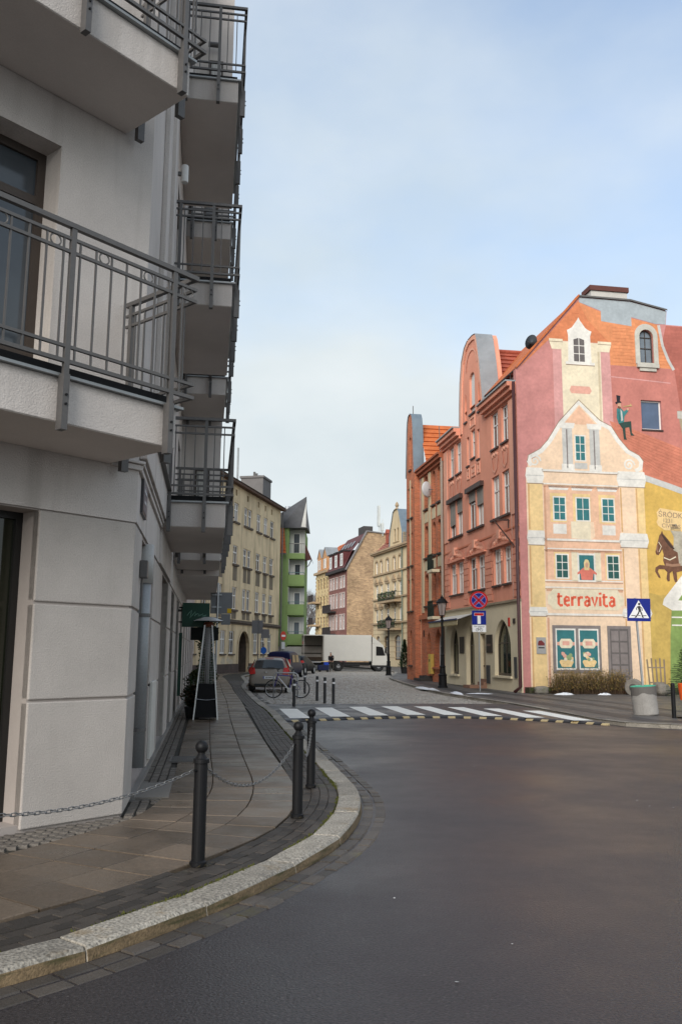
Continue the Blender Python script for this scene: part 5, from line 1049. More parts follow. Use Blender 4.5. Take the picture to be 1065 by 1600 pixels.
for x in (2.2,4.0,5.8,7.6): 
    b = MB(); b.add([(x,1.45,18.06),(x+.7,1.45,18.06),(x+.7,2.1,18.95),(x,2.1,18.95)],[(0,1,2,3)]); o = b.build('skylight', GLSB, MR); o.location = (0,-.06,.06)
for zb in (8.2,4.7):
    ba = MB().box(-.3,4.6,-1.0,-.001,zb-.2,zb).build('balcony', M('dark_eaves',(.035,.03,.03)), MR); b = MB()
    for i in range(18): b.bar((-.28+i*.285,-.96,zb),(-.28+i*.285,-.96,zb+1.0),.07)
    b.bar((-.3,-.96,zb+1),(4.6,-.96,zb+1),.09); b.build('railing', M('dark_eaves',(.035,.03,.03)), ba)
an = MB()
for i, (x, h) in enumerate(((10.0,3.2),(10.4,3.2))): an.box(x-.14,x+.14,5.0,5.3,21.2,21.2+h)
an.bar((10.2,5.2,19.6),(10.2,5.2,24),.12); an.box(10.2,10.9,5.4,5.8,20.4,21.6); an.bar((10.8,5.6,19.6),(10.8,5.6,22.2),.1); an.build('antenna_mast', M('pale_antenna',(.55,.57,.55)), MR)
MB().box(5.5,8.3,3.3,4.8,19.0,21.4).build('chimney', M('dark_chimney',(.06,.055,.055)), MR)
CRH = facade('cream_house', 'pale cream corner house with gabled dormers at the far end of the street', 'building', om.x, om.y, -15.7, True)
CRW = M('pale_cream_stucco',(.60,.47,.25),var=.12)
cc = [(-7.4,-6.4),(-5.6,-4.6),(-3.6,-2.6),(-1.8,-.9)]
hl = [rect(a,c,z0,z1) for a, c in cc for z0, z1 in ((12.2,14.0),(9.0,11.0),(5.6,7.6),(1.4,3.8))]
wall('wall', rect(-8.3,-.02,-.1,15.1), hl, CRW, CRH, -.05, .25, 9)
for a, c in cc:
    for z0, z1 in ((12.2,14.0),(9.0,11.0),(5.6,7.6),(1.4,3.8)): window(CRH,a,c,z0,z1,.1,M('brown_shop_frame',(.13,.085,.05)),GLS,fwid=.12,mull=1,trans=(.6,),bars=.1)
for a in (-8.3,-6.1,-4.0,-2.2,-.35):
    z = .5
    while z < 14.6: MB().box(a,a+.3,-.14,-.051,z,z+.3).build('quoin', OCD, CRH); z += .62
MB().box(-8.5,-.02,-.5,-.051,14.8,15.2).build('cornice', OCD, CRH)
for x in (-7.2,-3.6):
    d_ = MB().slab([(x,15.2),(x+2.6,15.2),(x+2.6,17.6),(x+1.3,19.0),(x,17.6)],-.1,1.8).build('dormer', M('salmon_dormer',(.50,.27,.13)), CRH); MB().add([(x-.15,-.2,17.55),(x+1.3,-.2,19.15),(x+2.75,-.2,17.55),(x-.15,2,17.55),(x+1.3,2,19.15),(x+2.75,2,17.55)],[(0,1,4,3),(1,2,5,4)]).build('dormer_roof', ZINC, d_)
    for k in (0,1): window(CRH,x+.4+1.0*k,x+1.1+1.0*k,15.6,17.2,-.14,WHT,GLS,fwid=.1,mull=0,trans=())
tiled_roof('roof', CRH, -8.3, 0, .2, 15.2, 4.0, 20.2, TILE_O, .5)
for zb in (10.2,6.4,2.7):
    ba = MB().box(-8.6,-5.2,-1.4,-.051,zb-.3,zb).build('balcony', OCD, CRH); b = MB()
    for i in range(14): b.bar((-8.5+i*.25,-1.35,zb),(-8.5+i*.25,-1.35,zb+1.1),.08)
    b.bar((-8.6,-1.35,zb+1.1),(-5.2,-1.35,zb+1.1),.1); b.build('railing', M('dark_eaves',(.035,.03,.03)), ba)
# ================================================================ bare trees at the end of the street
BARK = M('grey_brown_bark',(.15,.13,.12),rough=.95,var=.3,vs=2)
def bare_tree(x, y, h, seed, label):
    rr = random.Random(seed); t = thing('bare_tree', label, 'tree', (x, y, 0), 0, 'bare trees at the end of the street'); tk, cr = MB(), MB()
    def grow(p, d, L_, r, lev, b):
        pts = [p]; 
        for k in range(3): d = (d+Vector((rr.uniform(-.18,.18),rr.uniform(-.18,.18),rr.uniform(-.02,.12)))).normalized(); pts.append(pts[-1]+d*L_/3)
        b.tube(pts, [r,r*.85,r*.72,r*.6], 5 if lev < 2 else 3, cap=False)
        if lev >= 5: return
        for k in range(4):
            a = rr.uniform(0,6.28); sp = rr.uniform(.35,.8); o_ = d.orthogonal().normalized(); o2 = d.cross(o_)
            nd = (d+(o_*math.cos(a)+o2*math.sin(a))*sp).normalized(); grow(pts[rr.choice((2,3,3))], nd, L_*rr.uniform(.6,.8), r*.55, lev+1, cr)
    grow(Vector((0,0,0)), Vector((0,0,1)), h*.32, h*.018, 0, tk); tk.build('trunk', BARK, t); cr.build('crown', BARK, t); return t
bare_tree(-5.8,165,16,11,'bare tree standing left of the cream house at the street end'); bare_tree(-8.5,150,14,12,'bare tree close behind the green house'); bare_tree(-7.6,175,15,14,'bare tree just left of the cream house balconies'); bare_tree(-7.0,190,17,13,'farthest bare tree between the green and the cream house')
# ================================================================ chain bollards by the kerb
def bollard_mesh(t, h=.93, r=.052):
    MB().lathe([(r*1.25,0),(r*1.25,.03),(r,.04),(r,h-.17),(r*1.22,h-.165),(r*1.22,h-.135),(r*.95,h-.13),(r*.55,h-.10),(r*.55,h-.085)],20).build('post', BLACK, t, smooth=False)
    b = MB(); n = 9; b.lathe([(max(.004, .052*math.sin(math.pi*k/n)), h-.045-.050*math.cos(math.pi*k/n)) for k in range(n+1)],18); b.build('ball_finial', BLACK, t, smooth=True)
    for a in (0, math.pi): MB().tube([(math.cos(a)*r,math.sin(a)*r,h-.22),(math.cos(a)*(r+.03),math.sin(a)*(r+.03),h-.22)],.008,6).build('chain_eye', BLACK, t)
bpos = [(-2.42,5.15),(-1.075,7.05),(-.41,9.07),(-.34,11.05)]
bl = ['black ball-top bollard out at the left end of the chain row','nearest black ball-top bollard on the wet pavement','middle black ball-top bollard at the kerb bend','farther black ball-top bollard behind the middle one at the kerb bend']
for (x, y), l in zip(bpos, bl):
    t = thing('chain_bollard', l, 'bollard', (x, y, PZ), R_(60), 'chain bollards along the near kerb'); bollard_mesh(t)
    tr_ = random.Random(int(x*100)); b = MB()
    for k in range(60):
        a = tr_.uniform(0,6.28); q = .06+.06*tr_.random(); c = Vector((q*math.cos(a),q*math.sin(a),.008)); d = Vector((math.cos(a*3),math.sin(a*3),.7)).normalized()*.025; b.add([c,c+Vector((.006,.004,0)),c+d],[(0,1,2)])
    b.build('grass_tuft', M('dry_grass',(.16,.12,.05),rough=.9), t)
lk = None
def chain(p, q, sag, label):
    global lk
    if lk is None:
        pts = []
        for k in range(12):
            a = 2*math.pi*k/12; pts.append((.017*math.cos(a)+(.011 if math.cos(a) > 0 else -.011), .0115*math.sin(a), 0))
        lk = MB().tube(pts,.0038,6,closed=True).mesh('link')
    p, q = Vector(p), Vector(q); n = int(((q-p).length+sag)/.046); t = thing('bollard_chain', label, 'chain', tuple(p), 0, 'chains between the bollards')
    for i in range(n):
        k = (i+.5)/n; f = lambda k_: (q-p)*k_-Vector((0,0,4*sag*k_*(1-k_)))
        c = f(k); d = (f(k+.01)-f(k-.01)).normalized(); o = link('link', lk, M('dull_chain_steel',(.20,.20,.20),rough=.45,metal=.6), t, smooth=True, loc=c)
        eul = d.to_track_quat('X','Z') @ Matrix.Rotation(math.pi/2*(i % 2)+.3,3,'X').to_quaternion(); o.rotation_euler = eul.to_euler()
P_ = [Vector((x,y,PZ+.71)) for x, y in bpos]
chain(P_[0],P_[1]+Vector((-.05,-.03,0)),.13,'steel link chain sagging left from the nearest bollard past the grey pier'); chain(P_[1]+Vector((.05,.04,0)),P_[2]+Vector((-.04,-.05,0)),.24,'steel link chain hanging between the nearest and the middle bollard'); chain(P_[2]+Vector((.03,.06,0)),P_[3]+Vector((0,-.06,0)),.22,'steel link chain hanging between the middle and the farther bollard')
# ================================================================ patio heater
ht = thing('patio_heater', 'tall pyramid patio heater with black base and steel mesh sides by the wall', 'heater', (-3.27,21.9,PZ), R_(8))
STL = M('brushed_steel',(.55,.55,.54),rough=.3,metal=.8,var=.1)
b = MB(); b.add([(-.27,-.27,.05),(.27,-.27,.05),(.27,.27,.05),(-.27,.27,.05),(-.205,-.205,.85),(.205,-.205,.85),(.205,.205,.85),(-.205,.205,.85)],[(0,1,5,4),(1,2,6,5),(2,3,7,6),(3,0,4,7),(4,5,6,7),(3,2,1,0)]); b.build('base', M('black_sheet',(.004,.004,.005),rough=.6,spec=.2), ht)
for sx in (-1,1):
    for sy in (-1,1): MB().bar((.29*sx,.29*sy,.0),(.09*sx,.09*sy,2.28),.03).build('corner_rail', STL, ht)
for k in range(4):
    b = MB(); a = k*math.pi/2
    def rot(x, y, z, a=a): return (x*math.cos(a)-y*math.sin(a), x*math.sin(a)+y*math.cos(a), z)
    for i in range(7): 
        u_ = -1+2*(i+.5)/7; b.bar(rot(.2*u_,-.205,.86),rot(.085*u_,-.092,2.22),.008)
    for j in range(22): 
        z = .9+1.3*j/21; r_ = .205-(z-.86)*.083; b.bar(rot(-r_,-r_,z),rot(r_,-r_,z),.006)
    b.build('mesh_guard', M('mesh_steel',(.20,.20,.20),rough=.4,metal=.5), ht)
MB().tube([(0,0,.85),(0,0,2.2)],.06,12).build('flame_tube', M('frosted_tube',(.32,.31,.30),rough=.2), ht, smooth=True)
MB().lathe([(.11,2.24),(.13,2.30),(.10,2.36)],12).build('burner', M('copper_burner',(.20,.07,.04),rough=.4,metal=.6), ht)
b = MB(); b.add([(-.36,-.36,2.38),(.36,-.36,2.38),(.36,.36,2.38),(-.36,.36,2.38),(-.1,-.1,2.48),(.1,-.1,2.48),(.1,.1,2.48),(-.1,.1,2.48)],[(0,1,5,4),(1,2,6,5),(2,3,7,6),(3,0,4,7),(4,5,6,7)]); b.build('reflector', M('pale_reflector',(.62,.61,.59),rough=.35,metal=.5), ht)
MB().tube([(-.26+.52*k/10,-.275,.5-.03*math.sin(math.pi*k/10)) for k in range(11)],.008,5).build('chain', GALV, ht)
# plants by the shop front
POT = M('dark_planter',(.02,.02,.02),rough=.6)
leafy('potted_shrub','tall dark clipped evergreen in a pot behind the patio heater','shrub',-3.72,24.6,PZ,.36,2.0,2600,[LEAF_D,LEAF_M],.07,pot=(.28,.5,POT),shape='col',seed=21,group='potted plants along the shop front')
leafy('potted_shrub','low yellowish conifer in a pot left of the patio heater','shrub',-3.75,23.3,PZ,.36,.75,1500,[LEAF_M,M('olive_leaf',(.07,.075,.02),rough=.8)],.06,pot=(.25,.42,POT),shape='ball',seed=22,group='potted plants along the shop front')
leafy('potted_shrub','low bare dark shrub nearest the wall beside the patio heater','shrub',-3.62,22.1,PZ,.3,.55,900,[LEAF_D,LEAF_B],.07,pot=(.22,.28,POT),shape='ball',seed=23,group='potted plants along the shop front')
leafy('potted_shrub','far potted evergreen on the pavement in front of the tenement','shrub',-8.2,56,PZ,.5,1.2,900,[LEAF_D,LEAF_M],.12,pot=(.3,.4,POT),shape='ball',seed=24,group='potted plants along the shop front')
leafy('potted_shrub','dark potted conifer at the far corner of the red brick house','shrub',5.35,73,.10,.55,2.3,1200,[LEAF_D,LEAF_M],.14,pot=(.35,.5,POT),shape='cone',seed=25)
# hanging green shop sign
SG = M('dark_green_sign',(.004,.045,.028),rough=.4,var=.1)
p = KC+dB*13.1+nB*.05; sgn = thing('shop_sign', 'dark green square shop sign with pale script projecting from the wall', 'sign', (p.x,p.y,2.62), AB-math.pi/2)
MB().box(.08,.76,-.06,.06,-.30,.30).build('panel', SG, sgn); MB().box(0,.08,-.02,.02,-.2,-.16).box(0,.08,-.02,.02,.16,.2).build('bracket', BLACK, sgn)
b = MB(); ribbon(b,[(.2,-.02),(.26,.06),(.31,.12),(.30,.02),(.27,-.08),(.34,0),(.40,.08),(.41,.0),(.38,-.03),(.45,.03),(.50,.02),(.47,-.03),(.54,.0),(.60,.03),(.58,-.03),(.68,0)],.012,-.061,.002); b.build('script_lettering', M('pale_script',(.18,.34,.27)), sgn)
MB().box(.3,1.0,.25,.6,-.62,-.30).build('lower_panel', M('black_sign',(.01,.012,.011)), sgn); MB().box(.02,.10,-.05,.05,-2.0,-.45).build('wall_strip', SG, sgn)
# ================================================================ road signs
BLUE = M('sign_blue',(.004,.016,.20),rough=.5,spec=.15,var=.05,fine=0,bump=0); RED = M('sign_red',(.45,.006,.009),rough=.5,spec=.15,var=.05,fine=0,bump=0); SWH = M('sign_white',(.72,.72,.72),rough=.35,var=.04,fine=0,bump=0); SGR = M('sign_back_grey',(.16,.165,.17),rough=.5,var=.1); SBK = M('sign_black',(.01,.01,.012),rough=.4)
def disc(r, n=40): return [(r*math.cos(2*math.pi*k/n), r*math.sin(2*math.pi*k/n)) for k in range(n)]
ns = thing('no_stopping_sign', 'round no-stopping sign above a blue dead end sign on the right pavement', 'sign', (6.15,38.9,.10), R_(-4))
MB().tube([(0,.04,0),(0,.04,4.15)],.03,10).build('pole', GALV, ns)
b = MB(); b.slab(disc(.40),-.012,.012); o = b.build('round_plate', RED, ns, loc=(0,0,3.98)); MB().slab(disc(.315),-.015,-.0125).build('blue_field', BLUE, o)
b = MB()
for s_ in (1,-1): ribbon(b,[(-.22,-.22*s_),(.22,.22*s_)],.075,-.0155,.002)
b.build('cross', RED, o)
b = MB()
for s_ in (1,-1):
    for e in (-.05,.05): ribbon(b,[(-.215+e,-.215*s_-e*s_),(.215+e,.215*s_-e*s_)],.012,-.0155,.001)
b.slab(disc(.325),-.0142,-.0126,[disc(.308)]); b.build('reflective_edge', M('pinkish_edge',(.55,.35,.45)), o)
o = MB().box(-.31,.31,-.012,.012,2.90,3.52).build('dead_end_plate', BLUE, ns); MB().box(-.07,.07,-.016,-.0125,2.93,3.32).build('white_stem', SWH, o); MB().box(-.20,.20,-.017,-.0125,3.30,3.41).build('red_bar', RED, o); MB().box(-.21,.21,-.0145,-.0125,3.29,3.42).build('white_edge', SWH, o)
o = MB().box(-.30,.30,-.012,.012,2.58,2.88).build('supplementary_plate', SWH, ns); link('lettering', text_mesh('Nie dotyczy',.095,.001), SBK, o, loc=(0,-.014,2.82), rot=(math.pi/2,0,0))
b = MB()
for cx in (-.09,.09): ribbon(b,[(cx+.06*math.cos(t*.63),2.675+.06*math.sin(t*.63)) for t in range(11)],.014,-.0125,.002)
ribbon(b,[(-.09,2.675),(-.04,2.755),(.06,2.755),(.0,2.675),(-.09,2.675)],.012,-.0125,.002); ribbon(b,[(.0,2.675),(-.05,2.78)],.012,-.0125,.002); ribbon(b,[(.09,2.675),(.05,2.79),(.09,2.79)],.012,-.0125,.002); b.build('bicycle_symbol', SBK, o)
cs = thing('crossing_sign', 'blue pedestrian crossing sign on a pole in a concrete ring planter', 'sign', (8.38,24.4,.10), R_(-14))
CONC = M('rough_concrete',(.30,.285,.265),rough=.9,var=.2,vs=3,fine=.15,bump=.5,bs=50)
o = MB().lathe([(.31,0),(.335,.03),(.335,.78),(.30,.78),(.28,.70)],28).build('planter', CONC, cs, rot=(0,R_(-4),0))
wl = MB(); n = 28
for k in range(n):
    a0, a1 = 2*math.pi*k/n, 2*math.pi*(k+1)/n; zz = lambda a: .56+.035*math.sin(3*a)+.02*math.sin(7*a+1)
    wl.add([(.3385*math.cos(a0),.3385*math.sin(a0),zz(a0)),(.3385*math.cos(a1),.3385*math.sin(a1),zz(a1)),(.3385*math.cos(a1),.3385*math.sin(a1),.775),(.3385*math.cos(a0),.3385*math.sin(a0),.775)],[(0,1,2,3)])
wl.build('damp_rim', M('damp_concrete',(.13,.12,.11),rough=.7), o); MB().lathe([(.338,.765),(.342,.79),(.29,.80),(.28,.76)],28).build('painted_rim', M('mint_green_paint',(.08,.42,.28),rough=.6,var=.3,vs=5), o)
MB().tube([(0,.05,.6),(.0,.05,3.2)],.032,10).build('pole', GALV, cs, rot=(0,R_(-2.5),0)).location = (-.02,0,0)
o = MB().box(-.31,.31,-.012,.012,2.55,3.18).build('plate', BLUE, cs, loc=(-.13,0,.0), rot=(0,R_(1.2),0)); MB().slab([(-.27,2.64),(.27,2.64),(0,3.13)],-.016,-.0125).build('white_triangle', SWH, o)
b = MB(); ribbon(b,[(-.20,2.705),(-.085,2.705)],.02,-.0165,.002); ribbon(b,[(.10,2.705),(.20,2.705)],.02,-.0165,.002); ribbon(b,[(-.02,2.705),(.045,2.705)],.02,-.0165,.002)
b.slab([(.015+.035*math.cos(t*.5),3.025+.035*math.sin(t*.5)) for t in range(12)],-.0185,-.0165); ribbon(b,[(.0,2.97),(.03,2.84)],.07,-.0165,.002); ribbon(b,[(.02,2.85),(-.02,2.75),(-.085,2.66),(-.11,2.665)],.035,-.0165,.002); ribbon(b,[(.03,2.85),(.07,2.77),(.10,2.66),(.13,2.67)],.035,-.0165,.002); ribbon(b,[(-.02,2.96),(-.065,2.90),(-.05,2.86)],.022,-.0165,.002); ribbon(b,[(.03,2.96),(.085,2.91),(.09,2.84)],.022,-.0165,.002); b.build('walking_figure', SBK, o)
gs = thing('road_sign', 'back of a grey road sign on a pole above the patio heater', 'sign', (-3.80,27.2,PZ), R_(8))
MB().tube([(0,-.03,0),(0,-.03,3.75)],.03,10).build('pole', GALV, gs); MB().box(-.22,.44,0,.02,2.80,3.46).build('plate', SGR, gs); MB().box(.12,.40,.002,.02,2.46,2.79).build('small_plate', SGR, gs); MB().box(.30,.43,-.006,-.001,2.82,2.96).build('sticker', M('yellow_sticker',(.65,.40,.02)), gs)
for z in (2.98,3.36): MB().box(-.18,.12,-.045,-.001,z,z+.04).build('clamp', GALV, gs)
ne = thing('no_entry_sign', 'round red no-entry sign in front of the green house', 'sign', (-5.0,78,PZ), R_(58)); MB().tube([(0,.05,0),(0,.05,3.3)],.04,8).build('pole', SGR, ne)
MB().slab(disc(.40),-.012,.012).build('plate', M('faded_sign_red',(.50,.05,.03)), ne, loc=(0,0,3.1)); MB().box(-.28,.28,-.018,-.0125,3.02,3.18).build('white_bar', SWH, ne); MB().box(-.25,.25,-.01,.01,1.95,2.55).build('lower_plate', M('pale_plate',(.5,.5,.5)), ne)
g2 = thing('road_sign', 'pair of grey sign backs on a pole in front of the tenement', 'sign', (-5.6,60.5,PZ), R_(4)); MB().tube([(0,0,0),(0,0,3.9)],.035,8).build('pole', SGR, g2); MB().box(-.45,.30,.03,.05,2.9,3.8).build('plate', SGR, g2); MB().box(.2,.75,.03,.05,2.6,3.2).build('small_plate', SGR, g2)
bs_ = thing('parking_sign', 'small blue sign behind the beige hatchback', 'sign', (-4.95,57.5,PZ), R_(35)); MB().tube([(0,.03,0),(0,.03,2.2)],.03,8).build('pole', SGR, bs_); MB().slab(disc(.22),-.01,.01).build('plate', M('mid_blue',(.02,.13,.50)), bs_, loc=(0,0,1.75))
# ================================================================ street lamps
def street_lamp(x, y, h, label):
    t = thing('street_lamp', label, 'lamp', (x, y, .10), R_(20), 'cast iron street lamps')
    MB().lathe([(.24,0),(.24,.06),(.20,.10),(.19,.55),(.22,.60),(.15,.68),(.13,.95),(.16,1.0),(.10,1.08),(.085,1.5),(.11,1.55),(.07,1.62),(.055,h-1.15),(.08,h-1.12),(.045,h-1.05),(.06,h-.92),(.16,h-.88)],16).build('post', BLACK, t, smooth=False)
    b = MB(); q = lambda r, z, k: (r*math.cos(k*math.pi/3), r*math.sin(k*math.pi/3), z)
    for k in range(6): b.add([q(.14,h-.88,k),q(.14,h-.88,k+1),q(.24,h-.28,k+1),q(.24,h-.28,k)],[(0,1,2,3)])
    b.build('lantern_glass', M('milky_lantern_glass',(.36,.30,.28),rough=.25,var=.1), t)
    b = MB()
    for k in range(6): b.bar(q(.142,h-.88,k),q(.243,h-.28,k),.02)
    b.build('lantern_frame', BLACK, t); MB().lathe([(.29,h-.28),(.29,h-.25),(.17,h-.08),(.10,h-.06),(.09,h),(.05,h+.02),(.02,h+.1)],12).build('lantern_roof', BLACK, t)
street_lamp(4.98,42.9,4.35,'near black cast iron street lamp in front of the brick house'); street_lamp(3.62,65.6,4.35,'farther black street lamp beside the white truck')
# ================================================================ thin posts, racks, bicycle
PST = M('dark_grey_post',(.03,.031,.033),rough=.45)
def thin_post(x, y, label, h=.86):
    t = thing('thin_post', label, 'bollard', (x, y, 0), 0, 'thin posts beside the crossing'); MB().lathe([(.05,0),(.05,h),(.035,h+.02)],14).build('post', PST, t); MB().lathe([(.0515,h-.17),(.0515,h-.11)],14).build('white_band', SWH, t)
for x, y, l in ((-1.40,27.6,'thin dark post alone at the left end of the crossing'),(-.80,31.9,'leftmost of the three thin banded posts in the cobbles'),(-.50,30.5,'middle one of the three thin banded posts in the cobbles'),(-.20,29.6,'rightmost of the three thin banded posts in the cobbles'),(-1.46,37.4,'thin dark post behind the bicycle')): thin_post(x, y, l)
def hoop(x, y, rz, label, w_=.9, h=.95, r=.025, mat=GALV):
    t = thing('bike_rack', label, 'bike rack', (x, y, 0), rz, 'bicycle racks'); pts = [(-w_/2,0,0),(-w_/2,0,h-.12),(-w_/2+.04,0,h-.04),(-w_/2+.12,0,h),(w_/2-.12,0,h),(w_/2-.04,0,h-.04),(w_/2,0,h-.12),(w_/2,0,0)]; MB().tube(pts,r,10).build('hoop', mat, t, smooth=True)
hoop(-2.02,33.4,R_(2),'galvanised steel bicycle hoop holding the purple bicycle')
for k, (x, y, l) in enumerate(((-3.2,69,'dark bicycle hoop close to the truck tail'),(-2.75,68.3,'second dark bicycle hoop left of the man by the truck'))): hoop(x,y,R_(60),l,.8,.9,.04,PST)
bk = thing('bicycle', 'white and purple bicycle leaning at the steel hoop', 'bicycle', (-1.98,33.75,0), R_(2))
TYR = M('black_rubber_tyre',(.012,.012,.012),rough=.7)
for cx, nm in ((-.52,0),(.52,1)):
    wv = MB().tube([(cx+.325*math.cos(2*math.pi*k/28),0,.345+.325*math.sin(2*math.pi*k/28)) for k in range(28)],.02,6,closed=True).build('wheel', TYR, bk, smooth=True)
    MB().tube([(cx+.30*math.cos(2*math.pi*k/24),0,.345+.30*math.sin(2*math.pi*k/24)) for k in range(24)],.009,5,closed=True).build('rim', STL, wv)
    b = MB()
    for k in range(14): b.tube([(cx,.02*(-1)**k,.345),(cx+.30*math.cos(2*math.pi*k/14),0,.345+.30*math.sin(2*math.pi*k/14))],.0025,3,cap=False)
    b.build('spokes', STL, wv); MB().tube([(cx,-.05,.345),(cx,.05,.345)],.025,8).build('hub', STL, wv)
FW = M('white_frame_paint',(.6,.6,.62),rough=.3); FP = M('purple_frame_paint',(.035,.02,.20),rough=.3)
MB().tube([(-.36,0,.80),(.08,0,.30)],.022,8).build('down_tube', FW, bk); MB().tube([(-.36,0,.86),(.16,0,.82)],.019,8).build('top_tube', FP, bk); MB().tube([(.18,0,.88),(.08,0,.30)],.018,8).build('seat_tube', FP, bk); MB().tube([(.08,0,.30),(.52,0,.345)],.014,6).build('chain_stay', FP, bk); MB().tube([(.17,0,.78),(.52,0,.345)],.013,6).build('seat_stay', FP, bk); MB().tube([(-.34,0,.95),(-.40,0,.72),(-.52,0,.345)],.018,8).build('fork', FP, bk)
MB().tube([(-.34,0,.95),(-.38,0,1.06)],.015,6).build('stem', BLACK, bk); MB().tube([(-.30,-.30,1.08),(-.38,-.12,1.06),(-.40,0,1.06),(-.38,.12,1.06),(-.30,.30,1.08)],.016,8).build('handlebar', BLACK, bk)
b = MB(); b.add([(.05,-.02,.93),(.05,.02,.93),(.30,.09,.96),(.30,-.09,.96),(.05,-.02,.97),(.05,.02,.97),(.30,.09,1.0),(.30,-.09,1.0)],[(0,1,5,4),(1,2,6,5),(2,3,7,6),(3,0,4,7),(4,5,6,7),(3,2,1,0)]); b.build('saddle', BLACK, bk, bevel=.015); MB().lathe([(.09,-.02),(.09,-.01)],20,(.08,0,.30),'y').build('chainring', STL, bk)
for s_ in (1,-1): MB().bar((.08,.05*s_,.30),(.08+.12*s_,.07*s_,.30-.10*s_),.02).box(.03+.12*s_,.13+.12*s_,.05*s_-.04,.05*s_+.04,.19-.10*s_+.1,.21-.10*s_+.1).build('pedal_crank', STL, bk)
# ================================================================ cars
def car(name, label, x, y, heading, paint_col, S, kind='hatch', rim=True):
    """S: list of stations (xpos from rear, z_bottom, z_belt, z_top, half_w, half_w_top)"""
    t = thing(name, label, 'car' if kind != 'van' else 'van', (x, y, 0), R_(90-heading))
    PM = M('paint_'+name, paint_col, rough=.33, var=.04, fine=0, bump=0, spec=.35 if max(paint_col) > .2 else .06); GL = M('car_glass',(.015,.02,.022),rough=.05,var=.1,fine=0,bump=0,spec=.7)
    vs = []; n = 12
    for (px, zb, zm, zt, hw, ht_) in S:
        half = [(0,zb),(hw*.82,zb),(hw*.97,zb+.10),(hw,(zb+zm)/2),(hw*.97,zm),(ht_+(hw-ht_)*.12,zt-.10 if zt-zm > .2 else zm+(zt-zm)*.6),(ht_*.8,zt-.015),(0,zt)]
        ring = [(px, a, z) for a, z in half]+[(px, -a, z) for a, z in half[1:-1][::-1]]; vs += ring
    m_ = 14; k = len(S); fs = []
    for i in range(k-1):
        for j in range(m_): fs.append((i*m_+j, (i+1)*m_+j, (i+1)*m_+(j+1) % m_, i*m_+(j+1) % m_))
    fs += [tuple(range(m_)), tuple(range((k-1)*m_, k*m_))[::-1]]
    MB().add(vs, fs).build('body', PM, t, smooth=True, sub=2)
    return t, PM, GL
def wheels(t, xs, hw, r=.31, w_=.2):
    for px in xs:
        for s_ in (1,-1):
            o = MB().lathe([(r*.6,-w_/2),(r*.93,-w_/2),(r,-w_/2+.03),(r,w_/2-.03),(r*.93,w_/2),(r*.6,w_/2)],24,(px,s_*(hw-w_/2+.01),r),'y').build('wheel', TYR, t)
            MB().lathe([(.05,-w_/2-.004),(r*.62,-w_/2-.006),(r*.64,-w_/2+.02),(r*.64,w_/2-.02),(r*.62,w_/2+.006),(.05,w_/2+.004)],20,(px,s_*(hw-w_/2+.01),r),'y').build('rim', M('alloy_rim',(.40,.41,.42),rough=.35,metal=.7), o)
SHa = [(0,.36,.60,.66,.70,.62),(.05,.27,.72,.90,.80,.70),(.14,.24,.86,1.0,.84,.70),(.28,.23,.90,1.12,.86,.66),(.55,.22,.92,1.40,.865,.60),(.85,.22,.93,1.48,.87,.58),(1.5,.22,.92,1.50,.87,.58),(2.1,.22,.91,1.47,.87,.58),(2.6,.22,.90,1.24,.87,.62),(3.0,.22,.88,.98,.86,.70),(3.6,.24,.74,.84,.82,.62),(3.9,.28,.62,.70,.74,.5),(3.98,.36,.5,.56,.6,.4)]
HB, PM, GL = car('hatchback','beige hatchback parked at the kerb seen from behind beside the bicycle',-2.98,37.6,-3.5,(.235,.205,.17),SHa); wheels(HB,(.62,3.15),.86)
b = MB(); zz = lambda px: 1.0+(px-.14)*.98
def patch(pts): return MB().add(pts, [tuple(range(len(pts)))])
b = MB(); nst = 6
for i in range(nst+1):
    px = .185+(.50-.185)*i/nst; z = 1.045+(1.385-1.045)*i/nst
    for j in range(9):
        a = -1+2*j/8; hw_ = .66-.10*i/nst; b.v.append((px-.05+.07*a*a, a*hw_, z-.02*a*a))
for i in range(nst):
    for j in range(8): b.f.append((i*9+j,i*9+j+1,(i+1)*9+j+1,(i+1)*9+j))
b.build('rear_window', GL, HB, smooth=True)
for s_ in (1,-1):
    b = MB(); b.add([(.0,s_*.58,.80),(.05,s_*.80,.78),(.32,s_*.868,.92),(.22,s_*.80,1.08),(.08,s_*.62,1.06)],[(0,1,2,3,4)]); o = b.build('tail_light', M('tail_light_red',(.50,.03,.025),rough=.2,var=.3,vs=9), HB); o.modifiers.new('s','SOLIDIFY').thickness = .03
    b = MB(); b.add([(.86,s_*.862,.96),(2.45,s_*.862,.95),(2.05,s_*.655,1.38),(1.0,s_*.655,1.40)],[(0,1,2,3)]); b.build('side_window', GL, HB)
    b = MB(); b.box(2.35,2.5,min(s_*.87,s_*1.02),max(s_*.87,s_*1.02),.95,1.08); b.build('mirror', PM, HB, bevel=.03)
MB().box(-.012,.03,-.26,.26,.60,.71).build('licence_plate', SWH, HB); MB().box(-.014,-.0125,.21,.255,.605,.705).build('plate_band', BLUE, HB); b = MB()
for k in range(7): b.box(-.0145,-.0125,.15-.055*k-.03,.15-.055*k,.625,.685)
b.build('plate_lettering', SBK, HB)
MB().box(-.02,.1,-.62,.62,.30,.40).build('lower_bumper', M('black_plastic',(.02,.02,.02),rough=.6), HB, bevel=.02); MB().box(.0,.09,.10,.16,.84,.9).build('emblem', STL, HB); MB().box(.62,.66,-.18,.18,1.435,1.455).build('brake_light', M('tail_light_red',(.50,.03,.025)), HB)
MB().bar((.09,-.22,1.06),(.06,.12,1.08),.02).build('wiper', BLACK, HB); MB().tube([(1.0,0,1.48),(.82,0,1.72)],.006,4).build('aerial', BLACK, HB)
